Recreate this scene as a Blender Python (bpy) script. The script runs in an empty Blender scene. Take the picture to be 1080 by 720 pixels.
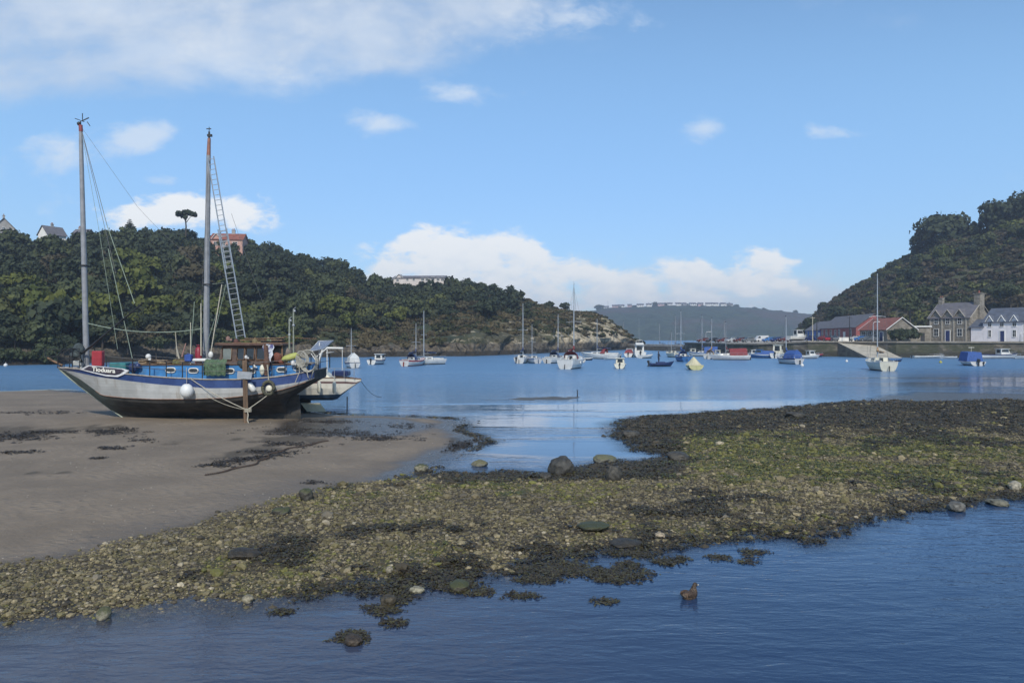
import bpy, math, random
import numpy as np
from mathutils import Vector, Matrix, Euler
R = math.radians
rnd = random.Random(7)
col = bpy.context.scene.collection
F, HOR, CAMZ = 780.0, 356.0, 4.5           # focal length in photo pixels, horizon row, eye height in metres

def P(px, py, Y):
    return Vector(((px-540)/F*Y, Y, CAMZ-(py-HOR)/F*Y))
def G(px, py, z=0.0):                        # the point of the level z seen at a pixel
    Y = (CAMZ-z)*F/(py-HOR)
    return Vector(((px-540)/F*Y, Y, z))

# ---------------------------------------------------------------- noise
def vnoise(x, y, seed=0):
    xi = np.floor(x).astype(np.int64); yi = np.floor(y).astype(np.int64)
    xf = x-xi; yf = y-yi
    xf = xf*xf*(3-2*xf); yf = yf*yf*(3-2*yf)
    def h(a, b):
        n = (a*374761393 + b*668265263 + seed*1442695041) & 0xffffffff
        n = ((n ^ (n >> 13))*1274126177) & 0xffffffff
        return ((n ^ (n >> 16)) & 0xffff)/65535.0
    a = h(xi, yi); b = h(xi+1, yi); c = h(xi, yi+1); d = h(xi+1, yi+1)
    return a+(b-a)*xf+(c-a)*yf+(a-b-c+d)*xf*yf
def fbm(x, y, s=1.0, o=4, seed=0):
    x = np.asarray(x, float)/s; y = np.asarray(y, float)/s
    v = 0; a = .5; t = 0
    for i in range(o):
        v = v+a*vnoise(x, y, seed+i*17); t += a; a *= .5; x = x*2.03+3.1; y = y*2.03+1.7
    return v/t
def sstep(a, b, x):
    t = np.clip((x-a)/(b-a), 0, 1); return t*t*(3-2*t)

# ---------------------------------------------------------------- objects
def tag(o, label=None, cat=None, group=None, kind=None):
    if label: o['label'] = label
    if cat: o['category'] = cat
    if group: o['group'] = group
    if kind: o['kind'] = kind
    return o
def empty(name, loc=(0,0,0), rz=0.0, label=None, cat=None, group=None):
    o = bpy.data.objects.new(name, None); col.objects.link(o)
    o.location = loc; o.rotation_euler = (0,0,rz); o.empty_display_size = .2
    return tag(o, label, cat, group)

class MB:
    def __init__(s): s.v = []; s.f = []; s.m = []; s.sm = []
    def add(s, vs, fs, mi=0, smooth=False):
        b = len(s.v); s.v += [tuple(v) for v in vs]
        for f in fs: s.f.append(tuple(b+i for i in f)); s.m.append(mi); s.sm.append(smooth)
        return s
    def box(s, c, d, rz=0.0, mi=0, bev=0.0, rot=None, taper=1.0):
        """box centre c, full dims d; bev cuts the vertical and top edges"""
        x, y, z = d[0]/2, d[1]/2, d[2]/2
        M = (rot if rot is not None else Matrix.Rotation(rz, 3, 'Z')); c = Vector(c)
        if bev <= 0:
            vs = [(-x,-y,-z),(x,-y,-z),(x,y,-z),(-x,y,-z),(-x*taper,-y*taper,z),(x*taper,-y*taper,z),(x*taper,y*taper,z),(-x*taper,y*taper,z)]
            fs = [(0,3,2,1),(4,5,6,7),(0,1,5,4),(1,2,6,5),(2,3,7,6),(3,0,4,7)]
        else:
            b = min(bev, x*.9, y*.9, z*.9)
            def ring(X, Y, B, Z): return [(-X+B,-Y,Z),(X-B,-Y,Z),(X,-Y+B,Z),(X,Y-B,Z),(X-B,Y,Z),(-X+B,Y,Z),(-X,Y-B,Z),(-X,-Y+B,Z)]
            vs = ring(x-b,y-b,b*.5,-z)+ring(x,y,b,-z+b)+ring(x*taper,y*taper,b,z-b)+ring(x*taper-b,y*taper-b,b*.5,z)
            fs = [tuple(reversed(range(8))), tuple(range(24,32))]
            for k in range(3):
                for i in range(8): j = (i+1)%8; fs.append((k*8+i,k*8+j,k*8+8+j,k*8+8+i))
        return s.add([c+M@Vector(v) for v in vs], fs, mi)
    def tube(s, pts, r, n=6, mi=0, cap=True, smooth=True):
        pts = [Vector(p) for p in pts]
        rs = r if isinstance(r, (list, tuple)) else [r]*len(pts)
        vs = []; fs = []
        ref = None
        for i, p in enumerate(pts):
            d = (pts[min(i+1,len(pts)-1)]-pts[max(i-1,0)])
            if d.length < 1e-9: d = Vector((0,0,1))
            d.normalize()
            if ref is None or abs(ref.dot(d)) > .95:
                ref = Vector((0,0,1)) if abs(d.z) < .9 else Vector((1,0,0))
            u = d.cross(ref).normalized(); w = d.cross(u).normalized(); ref = w.cross(d).normalized() if False else ref
            for k in range(n):
                a = 2*math.pi*k/n
                vs.append(p+(u*math.cos(a)+w*math.sin(a))*rs[i])
        for i in range(len(pts)-1):
            for k in range(n):
                l = (k+1)%n
                fs.append((i*n+k, i*n+l, (i+1)*n+l, (i+1)*n+k))
        s.add(vs, fs, mi, smooth)
        if cap:
            s.add([vs[k] for k in range(n)], [tuple(range(n))], mi); s.add([vs[-n+k] for k in range(n)], [tuple(range(n))], mi)
        return s
    def rope(s, a, b, r=.012, sag=0.0, n=10, sides=4, mi=0):
        a = Vector(a); b = Vector(b)
        return s.tube([a.lerp(b, t/n)-Vector((0,0,sag*4*(t/n)*(1-t/n))) for t in range(n+1)], r, sides, mi)
    def ball(s, c, r, n=10, m=7, mi=0, sc=(1,1,1), rot=None):
        c = Vector(c); vs = []; fs = []; M = rot if rot is not None else Matrix.Identity(3)
        for j in range(m+1):
            ph = math.pi*j/m
            for i in range(n):
                th = 2*math.pi*i/n
                vs.append(c+M@Vector((r*sc[0]*math.sin(ph)*math.cos(th), r*sc[1]*math.sin(ph)*math.sin(th), r*sc[2]*math.cos(ph))))
        for j in range(m):
            for i in range(n):
                k = (i+1)%n; fs.append((j*n+i, (j+1)*n+i, (j+1)*n+k, j*n+k))
        return s.add(vs, fs, mi, True)
    def torus(s, c, Rr, r, axis='Y', n=20, m=6, mi=0, sz=1.0):
        pts = []
        for i in range(n+1):
            a = 2*math.pi*i/n; x, y = Rr*math.cos(a), Rr*math.sin(a)*sz
            pts.append(Vector(c)+(Vector((x,0,y)) if axis == 'Y' else Vector((0,x,y)) if axis == 'X' else Vector((x,y,0))))
        return s.tube(pts, r, m, mi, cap=False)
    def prism(s, poly, a, b, mi=0):
        """polygon poly (3D pts) extruded by vector from a to b (vectors)"""
        a = Vector(a); b = Vector(b); n = len(poly)
        vs = [Vector(p)+a for p in poly]+[Vector(p)+b for p in poly]
        fs = [tuple(reversed(range(n))), tuple(range(n,2*n))]+[(i,(i+1)%n,n+(i+1)%n,n+i) for i in range(n)]
        return s.add(vs, fs, mi)
    def build(s, name, mats, parent=None, origin=None, label=None):
        mats = mats if isinstance(mats, (list, tuple)) else [mats]
        if origin is None: origin = (0,0,0)
        ox, oy, oz = origin
        me = bpy.data.meshes.new(name)
        me.from_pydata([(v[0]-ox, v[1]-oy, v[2]-oz) for v in s.v], [], s.f); 
        for m in mats: me.materials.append(m)
        me.polygons.foreach_set('material_index', s.m); me.polygons.foreach_set('use_smooth', s.sm)
        me.validate(); me.update()
        o = bpy.data.objects.new(name, me); col.objects.link(o)
        if parent is not None: o.parent = parent
        else: o.location = origin
        if label: o['label'] = label
        return o

def fastmesh(name, V, Fa, mats, attrs=None, smooth=False, link=True):
    """V (n,3); Fa (m,k) constant k"""
    me = bpy.data.meshes.new(name)
    n, m, k = len(V), len(Fa), Fa.shape[1]
    me.vertices.add(n); me.vertices.foreach_set('co', V.astype(np.float32).ravel())
    me.loops.add(m*k); me.loops.foreach_set('vertex_index', Fa.astype(np.int32).ravel())
    me.polygons.add(m); me.polygons.foreach_set('loop_start', np.arange(0, m*k, k, dtype=np.int32)); me.polygons.foreach_set('loop_total', np.full(m, k, dtype=np.int32))
    me.polygons.foreach_set('use_smooth', np.full(m, smooth))
    for nm, arr in (attrs or {}).items():
        if arr.ndim == 2:
            a = me.color_attributes.new(nm, 'FLOAT_COLOR', 'POINT'); a.data.foreach_set('color', np.c_[arr, np.ones(n)].astype(np.float32).ravel())
        else:
            a = me.attributes.new(nm, 'FLOAT', 'POINT'); a.data.foreach_set('value', arr.astype(np.float32))
    for mt in (mats if isinstance(mats, (list, tuple)) else [mats]): me.materials.append(mt)
    me.update(calc_edges=True)
    if not link: return me
    o = bpy.data.objects.new(name, me); col.objects.link(o); return o

def clone(root, loc=None, rz=None, sc=None, label=None):
    r = root.copy(); col.objects.link(r)
    if loc is not None: r.location = loc
    if rz is not None: r.rotation_euler = (0,0,rz)
    if sc is not None: r.scale = (sc,sc,sc) if not isinstance(sc, (tuple,list)) else sc
    if label: r['label'] = label
    for ch in root.children:
        c = ch.copy(); col.objects.link(c); c.parent = r
        for g in ch.children:
            d = g.copy(); col.objects.link(d); d.parent = c
    return r

# ---------------------------------------------------------------- materials
class N:
    """tiny node-tree writer"""
    def __init__(s, nt): s.nt = nt
    def new(s, t, **kw):
        n = s.nt.nodes.new(t)
        for k, v in kw.items():
            if k in n.inputs: s.set(n.inputs[k], v)
            else: setattr(n, k, v)
        return n
    def set(s, inp, v):
        if isinstance(v, bpy.types.NodeSocket): s.nt.links.new(v, inp)
        else: inp.default_value = v
    def m(s, op, a, b=0.0, c=0.0, clamp=False):
        n = s.nt.nodes.new('ShaderNodeMath'); n.operation = op; n.use_clamp = clamp
        for i, v in enumerate((a, b, c)): s.set(n.inputs[i], v)
        return n.outputs[0]
    def ss(s, x, a, b, lo=0.0, hi=1.0, smooth=True):
        n = s.nt.nodes.new('ShaderNodeMapRange'); n.interpolation_type = 'SMOOTHSTEP' if smooth else 'LINEAR'
        s.set(n.inputs[0], x); s.set(n.inputs[1], a); s.set(n.inputs[2], b); s.set(n.inputs[3], lo); s.set(n.inputs[4], hi)
        return n.outputs[0]
    def noise(s, vec, scale, detail=4.0, rough=.55, dist=0.0, col=False):
        n = s.nt.nodes.new('ShaderNodeTexNoise')
        if vec is not None: s.nt.links.new(vec, n.inputs['Vector'])
        n.inputs['Scale'].default_value = scale; n.inputs['Detail'].default_value = detail
        n.inputs['Roughness'].default_value = rough; n.inputs['Distortion'].default_value = dist
        return n.outputs['Color' if col else 'Fac']
    def mix(s, f, a, b):
        n = s.nt.nodes.new('ShaderNodeMix'); n.data_type = 'RGBA'
        s.set(n.inputs[0], f); s.set(n.inputs[6], c4(a)); s.set(n.inputs[7], c4(b))
        return n.outputs[2]
    def mapping(s, vec, scale=(1,1,1), rot=(0,0,0)):
        n = s.nt.nodes.new('ShaderNodeMapping'); s.nt.links.new(vec, n.inputs[0]); n.inputs['Scale'].default_value = scale; n.inputs['Rotation'].default_value = rot
        return n.outputs[0]
    def bump(s, h, strength=.5, dist=.05, normal=None):
        n = s.nt.nodes.new('ShaderNodeBump'); s.set(n.inputs['Height'], h); s.set(n.inputs['Strength'], strength); s.set(n.inputs['Distance'], dist)
        if normal is not None: s.nt.links.new(normal, n.inputs['Normal'])
        return n.outputs[0]
def c4(c):
    if isinstance(c, bpy.types.NodeSocket): return c
    return (c[0], c[1], c[2], 1.0) if len(c) == 3 else c
def newmat(name):
    m = bpy.data.materials.new(name); m.use_nodes = True
    nt = m.node_tree; nt.nodes.clear(); n = N(nt)
    out = n.new('ShaderNodeOutputMaterial'); b = n.new('ShaderNodeBsdfPrincipled'); nt.links.new(b.outputs[0], out.inputs[0])
    return m, n, b
_mc = {}
def mat(name, c, rough=.6, var=.25, scale=3.0, bump=0.0, bscale=None, metal=0.0, dirt=None, dirt_amt=.35, coords='Object', stretch=(1,1,1)):
    if name in _mc: return _mc[name]
    m, n, b = newmat(name)
    tc = n.new('ShaderNodeTexCoord'); v = n.mapping(tc.outputs[coords], stretch)
    f = n.noise(v, scale, 5, .6)
    lo = tuple(x*(1-var) for x in c); hi = tuple(min(1, x*(1+var*.7)) for x in c)
    cc = n.mix(n.ss(f, .3, .7), lo, hi)
    if dirt is not None:
        f2 = n.noise(n.mapping(tc.outputs[coords], (stretch[0],stretch[1],stretch[2]*.35)), scale*1.9, 6, .7)
        cc = n.mix(n.m('MULTIPLY', n.ss(f2, .5, .68), dirt_amt), cc, dirt)
    n.set(b.inputs['Base Color'], cc)
    n.set(b.inputs['Roughness'], n.ss(f, 0, 1, rough-.08, min(1, rough+.1), smooth=False)); b.inputs['Metallic'].default_value = metal
    if bump > 0: n.set(b.inputs['Normal'], n.bump(n.noise(v, bscale or scale*4, 4), bump, .03))
    _mc[name] = m; return m
M = {}
def defmats():
    M['white'] = mat('boat_white', (.60,.60,.58), .35, .08, 1.5, dirt=(.35,.33,.28), dirt_amt=.25)
    M['cream'] = mat('boat_cream', (.62,.6,.5), .4, .1, 1.5, dirt=(.3,.26,.18), dirt_amt=.3)
    M['grp'] = mat('gelcoat_grey', (.5,.5,.5), .4, .1, 2)
    M['navy'] = mat('navy_paint', (.02,.035,.11), .35, .2, 2)
    M['blue'] = mat('blue_canvas', (.03,.085,.28), .7, .25, 4, bump=.3)
    M['bluep'] = mat('blue_paint', (.035,.13,.32), .4, .2, 2, dirt=(.15,.2,.25))
    M['red'] = mat('red_paint', (.35,.02,.02), .5, .2, 3)
    M['redcan'] = mat('red_canvas', (.19,.03,.035), .8, .25, 4)
    M['black'] = mat('black_rubber', (.015,.015,.017), .5, .2, 5)
    M['dark'] = mat('dark_metal', (.03,.03,.033), .5, .3, 5, metal=.3)
    M['glass'] = mat('window_glass', (.02,.028,.035), .08, .2, 2)
    M['alu'] = mat('aluminium', (.42,.44,.46), .38, .12, 5, metal=.55)
    M['galv'] = mat('galvanised', (.32,.34,.37), .5, .15, 6, metal=.3)
    M['rope'] = mat('rope', (.42,.39,.32), .9, .2, 20, bump=.5)
    M['ropeg'] = mat('rope_green', (.22,.27,.22), .9, .2, 20)
    M['wire'] = mat('wire', (.12,.12,.12), .5, .1, 9)
    M['wood'] = mat('weathered_wood', (.2,.12,.07), .75, .4, 4, bump=.6, stretch=(1,1,.2), dirt=(.05,.04,.03), dirt_amt=.6)
    M['teak'] = mat('teak', (.16,.09,.05), .6, .35, 3, bump=.4)
    M['cabinwood'] = mat('cabin_wood', (.085,.052,.04), .6, .4, 3, bump=.4, dirt=(.14,.11,.09), dirt_amt=.5)
    M['deck'] = mat('deck', (.25,.22,.18), .8, .25, 2, bump=.3)
    M['anti_red'] = mat('antifoul_red', (.25,.03,.025), .8, .3, 2)
    M['anti_blk'] = mat('antifoul_black', (.022,.024,.026), .8, .4, 2)
    M['anti_blue'] = mat('antifoul_blue', (.05,.1,.17), .8, .3, 2, dirt=(.1,.1,.08))
    M['tan'] = mat('tan_cover', (.35,.22,.12), .85, .25, 3)
    M['yel'] = mat('yellow_plastic', (.4,.36,.06), .5, .25, 3)
    M['teal'] = mat('teal_box', (.03,.16,.17), .6, .3, 3)
    M['ylw_cover'] = mat('yellow_cover', (.55,.5,.33), .8, .15, 2, bump=.3)
    M['orange'] = mat('orange_plastic', (.5,.08,.02), .6, .2, 3)
    M['concrete'] = mat('concrete', (.3,.28,.25), .9, .25, .6, bump=.4, bscale=6)
    M['tyre'] = mat('tyre', (.02,.02,.02), .8, .3, 8)
defmats()
# ================================================================ camera, light, sky, air
sc = bpy.context.scene
cam = bpy.data.objects.new('camera', bpy.data.cameras.new('camera')); col.objects.link(cam)
cam.location = (0,0,CAMZ); cam.rotation_euler = (R(90),0,0)
cam.data.sensor_width = 36.0; cam.data.lens = 36.0*F/1080.0; cam.data.shift_y = -(360-HOR)/1080.0
cam.data.clip_start = .1; cam.data.clip_end = 9000
sc.camera = cam
sc.view_settings.view_transform = 'Standard'; sc.view_settings.look = 'None'; sc.view_settings.gamma = 1; sc.view_settings.exposure = 0.25
sc.view_settings.use_curve_mapping = False
SUN_EL, SUN_AZ = R(41), R(178)
sv = Vector((math.sin(SUN_AZ)*math.cos(SUN_EL), math.cos(SUN_AZ)*math.cos(SUN_EL), math.sin(SUN_EL)))
sl = bpy.data.lights.new('sun', 'SUN'); sl.energy = 3.3; sl.angle = R(3.0); sl.color = (1,.93,.80)
so = bpy.data.objects.new('sun', sl); col.objects.link(so); so.rotation_euler = (-sv).to_track_quat('-Z','Y').to_euler(); so.location = (-200,-300,400)

def make_world():
    w = bpy.data.worlds.new('World'); sc.world = w; w.use_nodes = True
    nt = w.node_tree; nt.nodes.clear(); n = N(nt)
    out = n.new('ShaderNodeOutputWorld'); bg = n.new('ShaderNodeBackground'); nt.links.new(bg.outputs[0], out.inputs[0])
    sky = n.new('ShaderNodeTexSky'); sky.sky_type = 'NISHITA'; sky.sun_disc = False
    sky.sun_elevation = SUN_EL; sky.sun_rotation = SUN_AZ; sky.altitude = 0; sky.air_density = 1.0; sky.dust_density = .25; sky.ozone_density = 1.6
    tc = n.new('ShaderNodeTexCoord'); d = tc.outputs['Generated']
    sp = n.new('ShaderNodeSeparateXYZ'); nt.links.new(d, sp.inputs[0]); x, y, z = sp.outputs
    yy = n.m('MAXIMUM', n.m('ABSOLUTE', y), .08)
    u = n.m('DIVIDE', x, yy); v = n.m('DIVIDE', n.m('ABSOLUTE', z), yy)
    cv = n.new('ShaderNodeCombineXYZ'); n.set(cv.inputs[0], u); n.set(cv.inputs[1], v); n.set(cv.inputs[2], n.ss(y, -.1, .1, 3.0, 0.0)); uv = cv.outputs[0]
    uvs = n.mapping(uv, (1,1.7,1)); 
    nA = n.noise(n.mapping(uv, (1,2.2,1)), 3.2, 7, .55, .3)
    nB = n.noise(uvs, 14, 8, .62, .25)
    nC = n.noise(n.mapping(uv,(1,2.0,1)), 26, 6, .55, .2)
    def blob(px, py, sx, sy, amp=1.0):
        du = n.m('DIVIDE', n.m('SUBTRACT', u, (px-540)/F), sx/F); dv = n.m('DIVIDE', n.m('SUBTRACT', v, (HOR-py)/F), sy/F)
        e = n.m('EXPONENT', n.m('MULTIPLY', n.m('ADD', n.m('MULTIPLY', du, du), n.m('MULTIPLY', dv, dv)), -1.0))
        return n.m('MULTIPLY', e, amp)
    def addall(l):
        r = l[0]
        for q in l[1:]: r = n.m('ADD', r, q)
        return r
    # broad soft bank high over the bay
    bank = addall([blob(60,10,250,62,1.0), blob(330,30,200,58,1.0), blob(30,80,160,34,.7), blob(470,0,190,32,.8), blob(-250,40,250,120,.9), blob(430,62,60,22,.4)])
    bank = n.ss(n.m('ADD', n.m('MINIMUM', bank, 1.1), n.m('ADD', n.m('MULTIPLY', n.m('SUBTRACT', nA, .5), 2.4), n.m('MULTIPLY', n.m('SUBTRACT', nB, .5), .7))), .30, 1.25)
    bank = n.m('MULTIPLY', bank, n.ss(nB, .1, .75, .7, 1.0))
    # bright cumulus low over the horizon
    cum = addall([blob(440,266,50,26,1.15), blob(505,268,45,24,1.1), blob(556,274,40,26,1.0), blob(620,305,80,22,1.0), blob(735,287,36,20,.9), blob(806,282,38,26,1.05), blob(470,305,130,28,1.0), blob(700,312,150,22,.9),
                  blob(180,222,62,20,1.1), blob(255,226,40,20,1.0), blob(130,232,30,12,.8), blob(-120,240,160,50,.7), blob(1350,260,200,60,.8)])
    cumgate = n.ss(cum, .16, .42)
    cum = n.ss(n.m('ADD', n.m('MINIMUM', cum, 1.15), n.m('ADD', n.m('MULTIPLY', n.m('SUBTRACT', nB, .5), 2.6), n.m('MULTIPLY', n.m('SUBTRACT', nC, .5), 1.8))), .36, 1.05)
    cum = n.m('MULTIPLY', cum, cumgate)
    # wisps
    wis = addall([blob(148,145,38,22,1.1), blob(60,160,60,22,.6), blob(490,100,40,14,.85), blob(397,130,46,14,.85), blob(742,138,34,16,.85), blob(880,140,34,11,.8), blob(172,191,30,8,.55), blob(872,102,12,9,.4), blob(0,195,90,40,.35), blob(800,305,110,30,.6), blob(620,285,150,26,.55), blob(900,320,120,22,.6), blob(250,30,330,60,.5), blob(620,15,90,26,.6), blob(500,320,300,22,.6)])
    wis = n.m('MULTIPLY', n.ss(n.m('ADD', wis, n.m('MULTIPLY', n.m('SUBTRACT', nB, .5), 1.7)), .35, 1.05), .75)
    skc = n.new('ShaderNodeHueSaturation'); nt.links.new(sky.outputs[0], skc.inputs['Color']); skc.inputs['Saturation'].default_value = SKY_SAT; skc.inputs['Value'].default_value = 1.0
    skcol = n.mix(1.0, (0,0,0), skc.outputs[0])
    mul = nt.nodes.new('ShaderNodeMix'); mul.data_type = 'RGBA'; mul.blend_type = 'MULTIPLY'; mul.inputs[0].default_value = 1.0
    nt.links.new(skc.outputs[0], mul.inputs[6]); n.set(mul.inputs[7], n.mix(n.ss(v, .03, .42), (.47,.57,.74), (.80,.95,1.0)))
    c = mul.outputs[2]
    K = 1.0/SKY_STR
    c = n.mix(wis, c, (.62*K,.70*K,.80*K))
    bankcol = n.mix(n.ss(nA, .35, .7), (.47*K,.55*K,.67*K), (.68*K,.73*K,.79*K))
    c = n.mix(n.m('MULTIPLY', bank, .74), c, bankcol)
    cumcol = n.mix(n.ss(n.m('ADD', n.m('MULTIPLY', v, 3.0), n.m('MULTIPLY', nC, .8)), .30, .80), (.62*K,.70*K,.79*K), (.85*K,.86*K,.86*K))
    c = n.mix(n.m('MULTIPLY', cum, .92), c, cumcol)
    n.set(bg.inputs['Color'], c); bg.inputs['Strength'].default_value = SKY_STR
SKY_STR = .15; SKY_SAT = 1.0; SKY_TINT = (.86,1.0,1.10)
make_world()

def make_haze():
    b = MB(); b.box((0, 800, 50.0), (4200, 2800, 102)); 
    m = bpy.data.materials.new('haze_air'); m.use_nodes = True; nt = m.node_tree; nt.nodes.clear(); n = N(nt)
    out = n.new('ShaderNodeOutputMaterial'); v = n.new('ShaderNodeVolumePrincipled'); nt.links.new(v.outputs[0], out.inputs['Volume'])
    v.inputs['Color'].default_value = (.72,.82,1,1); v.inputs['Density'].default_value = HAZE; v.inputs['Anisotropy'].default_value = .2
    o = b.build('haze', m); tag(o, kind='stuff')
HAZE = .00040

# ================================================================ shore shape
def poly_from_px(pts, z=0.0): return np.array([[*(G(a, b, z).xy)] for a, b in pts])
FAR = [(-420,404),(-150,411),(0,413),(60,411),(120,416),(230,424),(300,430),(360,437),(420,439),(470,441),(484,446),(487,455),(511,464),(497,471),(470,480),(446,489),(452,494),(432,501)]
BANK_TOP = [(445,505),(470,500),(500,499),(540,500),(572,504),(600,497),(640,490),(700,487),(722,487),(700,478),(676,474),(662,462),(656,452),(654,446),(680,440),(740,436),(830,431),(900,424),(975,414),(1080,416),(1500,416)]
LOW = [(1500,495),(1200,510),(1080,520),(1010,529),(960,535),(900,551),(850,567),(800,562),(760,566),(705,571),(680,580),(620,580),(590,588),(545,588),(520,600),(470,603),(440,618),(400,612),(370,612),(330,627),(270,636),(215,628),(160,640),(100,647),(50,655),(0,662),(-150,685),(-500,725)]
LAND = np.concatenate([poly_from_px(FAR), poly_from_px(BANK_TOP), poly_from_px(LOW)])
SAND = poly_from_px(FAR[:-4]+[(440,498),(425,503),(400,508),(350,518),(300,536),(230,550),(150,572),(60,592),(0,602),(-150,630),(-500,680)])
def sdist(px, py, poly):
    """signed distance, positive inside"""
    d = np.full(px.shape, 1e9); ins = np.zeros(px.shape, bool); n = len(poly)
    for i in range(n):
        ax, ay = poly[i]; bx, by = poly[(i+1)%n]
        ex, ey = bx-ax, by-ay; L = ex*ex+ey*ey+1e-9
        t = np.clip(((px-ax)*ex+(py-ay)*ey)/L, 0, 1)
        d = np.minimum(d, np.hypot(px-ax-t*ex, py-ay-t*ey))
        c = ((ay > py) != (by > py)) & (px < ex*(py-ay)/(ey if abs(ey) > 1e-9 else 1e-9)+ax)
        ins ^= c
    return np.where(ins, d, -d)
def shore(x, y):
    """height and masks of the drying flat"""
    wx = x+(fbm(x, y, 1.6, 4, 3)-.5)*.9; wy = y+(fbm(x, y, 1.3, 4, 9)-.5)*(0.25+.014*y)*2.0
    d = sdist(wx, wy, LAND)
    s = sdist(x+(fbm(x, y, 2.5, 4, 5)-.5)*2.2, y+(fbm(x, y, 2.0, 4, 6)-.5)*1.8, SAND)
    ds = sdist(x+(fbm(x, y, 1.6, 4, 3)-.5)*.5, y, LAND)
    sh = 1-sstep(-.5, .5, s)                                     # 1 = shingle, 0 = sand
    pa_, pb_ = px_of(x, np.maximum(y, 1)); mud = sstep(850, 940, pa_)*(1-sstep(420, 433, pb_+(fbm(x, y, 5, 3, 15)-.5)*12)); sh = sh*(1-mud)
    zs = np.where(ds > 0, .32*(1-np.exp(-ds/4.5)), ds*.12)+(fbm(x, y, 3.0, 3, 11)-.5)*.03*sstep(.4, 3, ds)
    zg = np.where(d > 0, .17*(1-np.exp(-d/1.4)), d*.10)+(fbm(x, y, .55, 4, 12)-.5)*.10+(fbm(x, y, 2.5, 3, 14)-.5)*.09
    z = zs*(1-sh)+zg*sh; z = z*(1-mud)+mud*((np.clip(d*.03, -.3, .05)+.012)+(fbm(x, y*2, 4, 4, 16)-.5)*.05)
    return z, d, s, sh
def px_of(x, y, z=0.0): return 540+F*x/y, HOR+F*(CAMZ-z)/y
def weedmask(x, y, d):
    a, b = px_of(x, y)
    n1 = fbm(x, y, 1.7, 4, 21); n2 = fbm(x, y, .6, 3, 22)
    n3 = fbm(x, y*1.6, 4.5, 3, 23); w = sstep(.50, .66, n1*.45+n2*.2+n3*.35)*.85
    w = np.maximum(w, (1-sstep(.0, .9, d+(n1-.5)*2.6))*.62*(.35+.65*sstep(180, 420, a)))         # wet lower edges
    up = sstep(648, 690, a)*(1-sstep(452, 474, b+(n1-.5)*36-(a-800)*-.02))    # dark far end of the bank
    w = np.maximum(w, up*(.55+.6*n2))
    mid = sstep(440,480,a)*(1-sstep(700,740,a))*(1-sstep(506, 516, b+(n1-.5)*14)); w = np.maximum(w, mid)
    return np.clip(w, 0, 1)
def greenmask(x, y):
    a, b = px_of(x, y)
    n = fbm(x, y, 2.4, 4, 31)*.6+fbm(x, y, .7, 3, 32)*.4
    g = sstep(620, 800, a)*sstep(452, 468, b)*(1-sstep(508, 545, b))*1.0+.30
    g = np.maximum(g, .8*np.exp(-((a-470)/150)**2-((b-525)/30)**2)); g = np.maximum(g, .45)
    return np.clip(sstep(.50-.07*g, .62-.07*g, n)*g*1.25, 0, 1)

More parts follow.
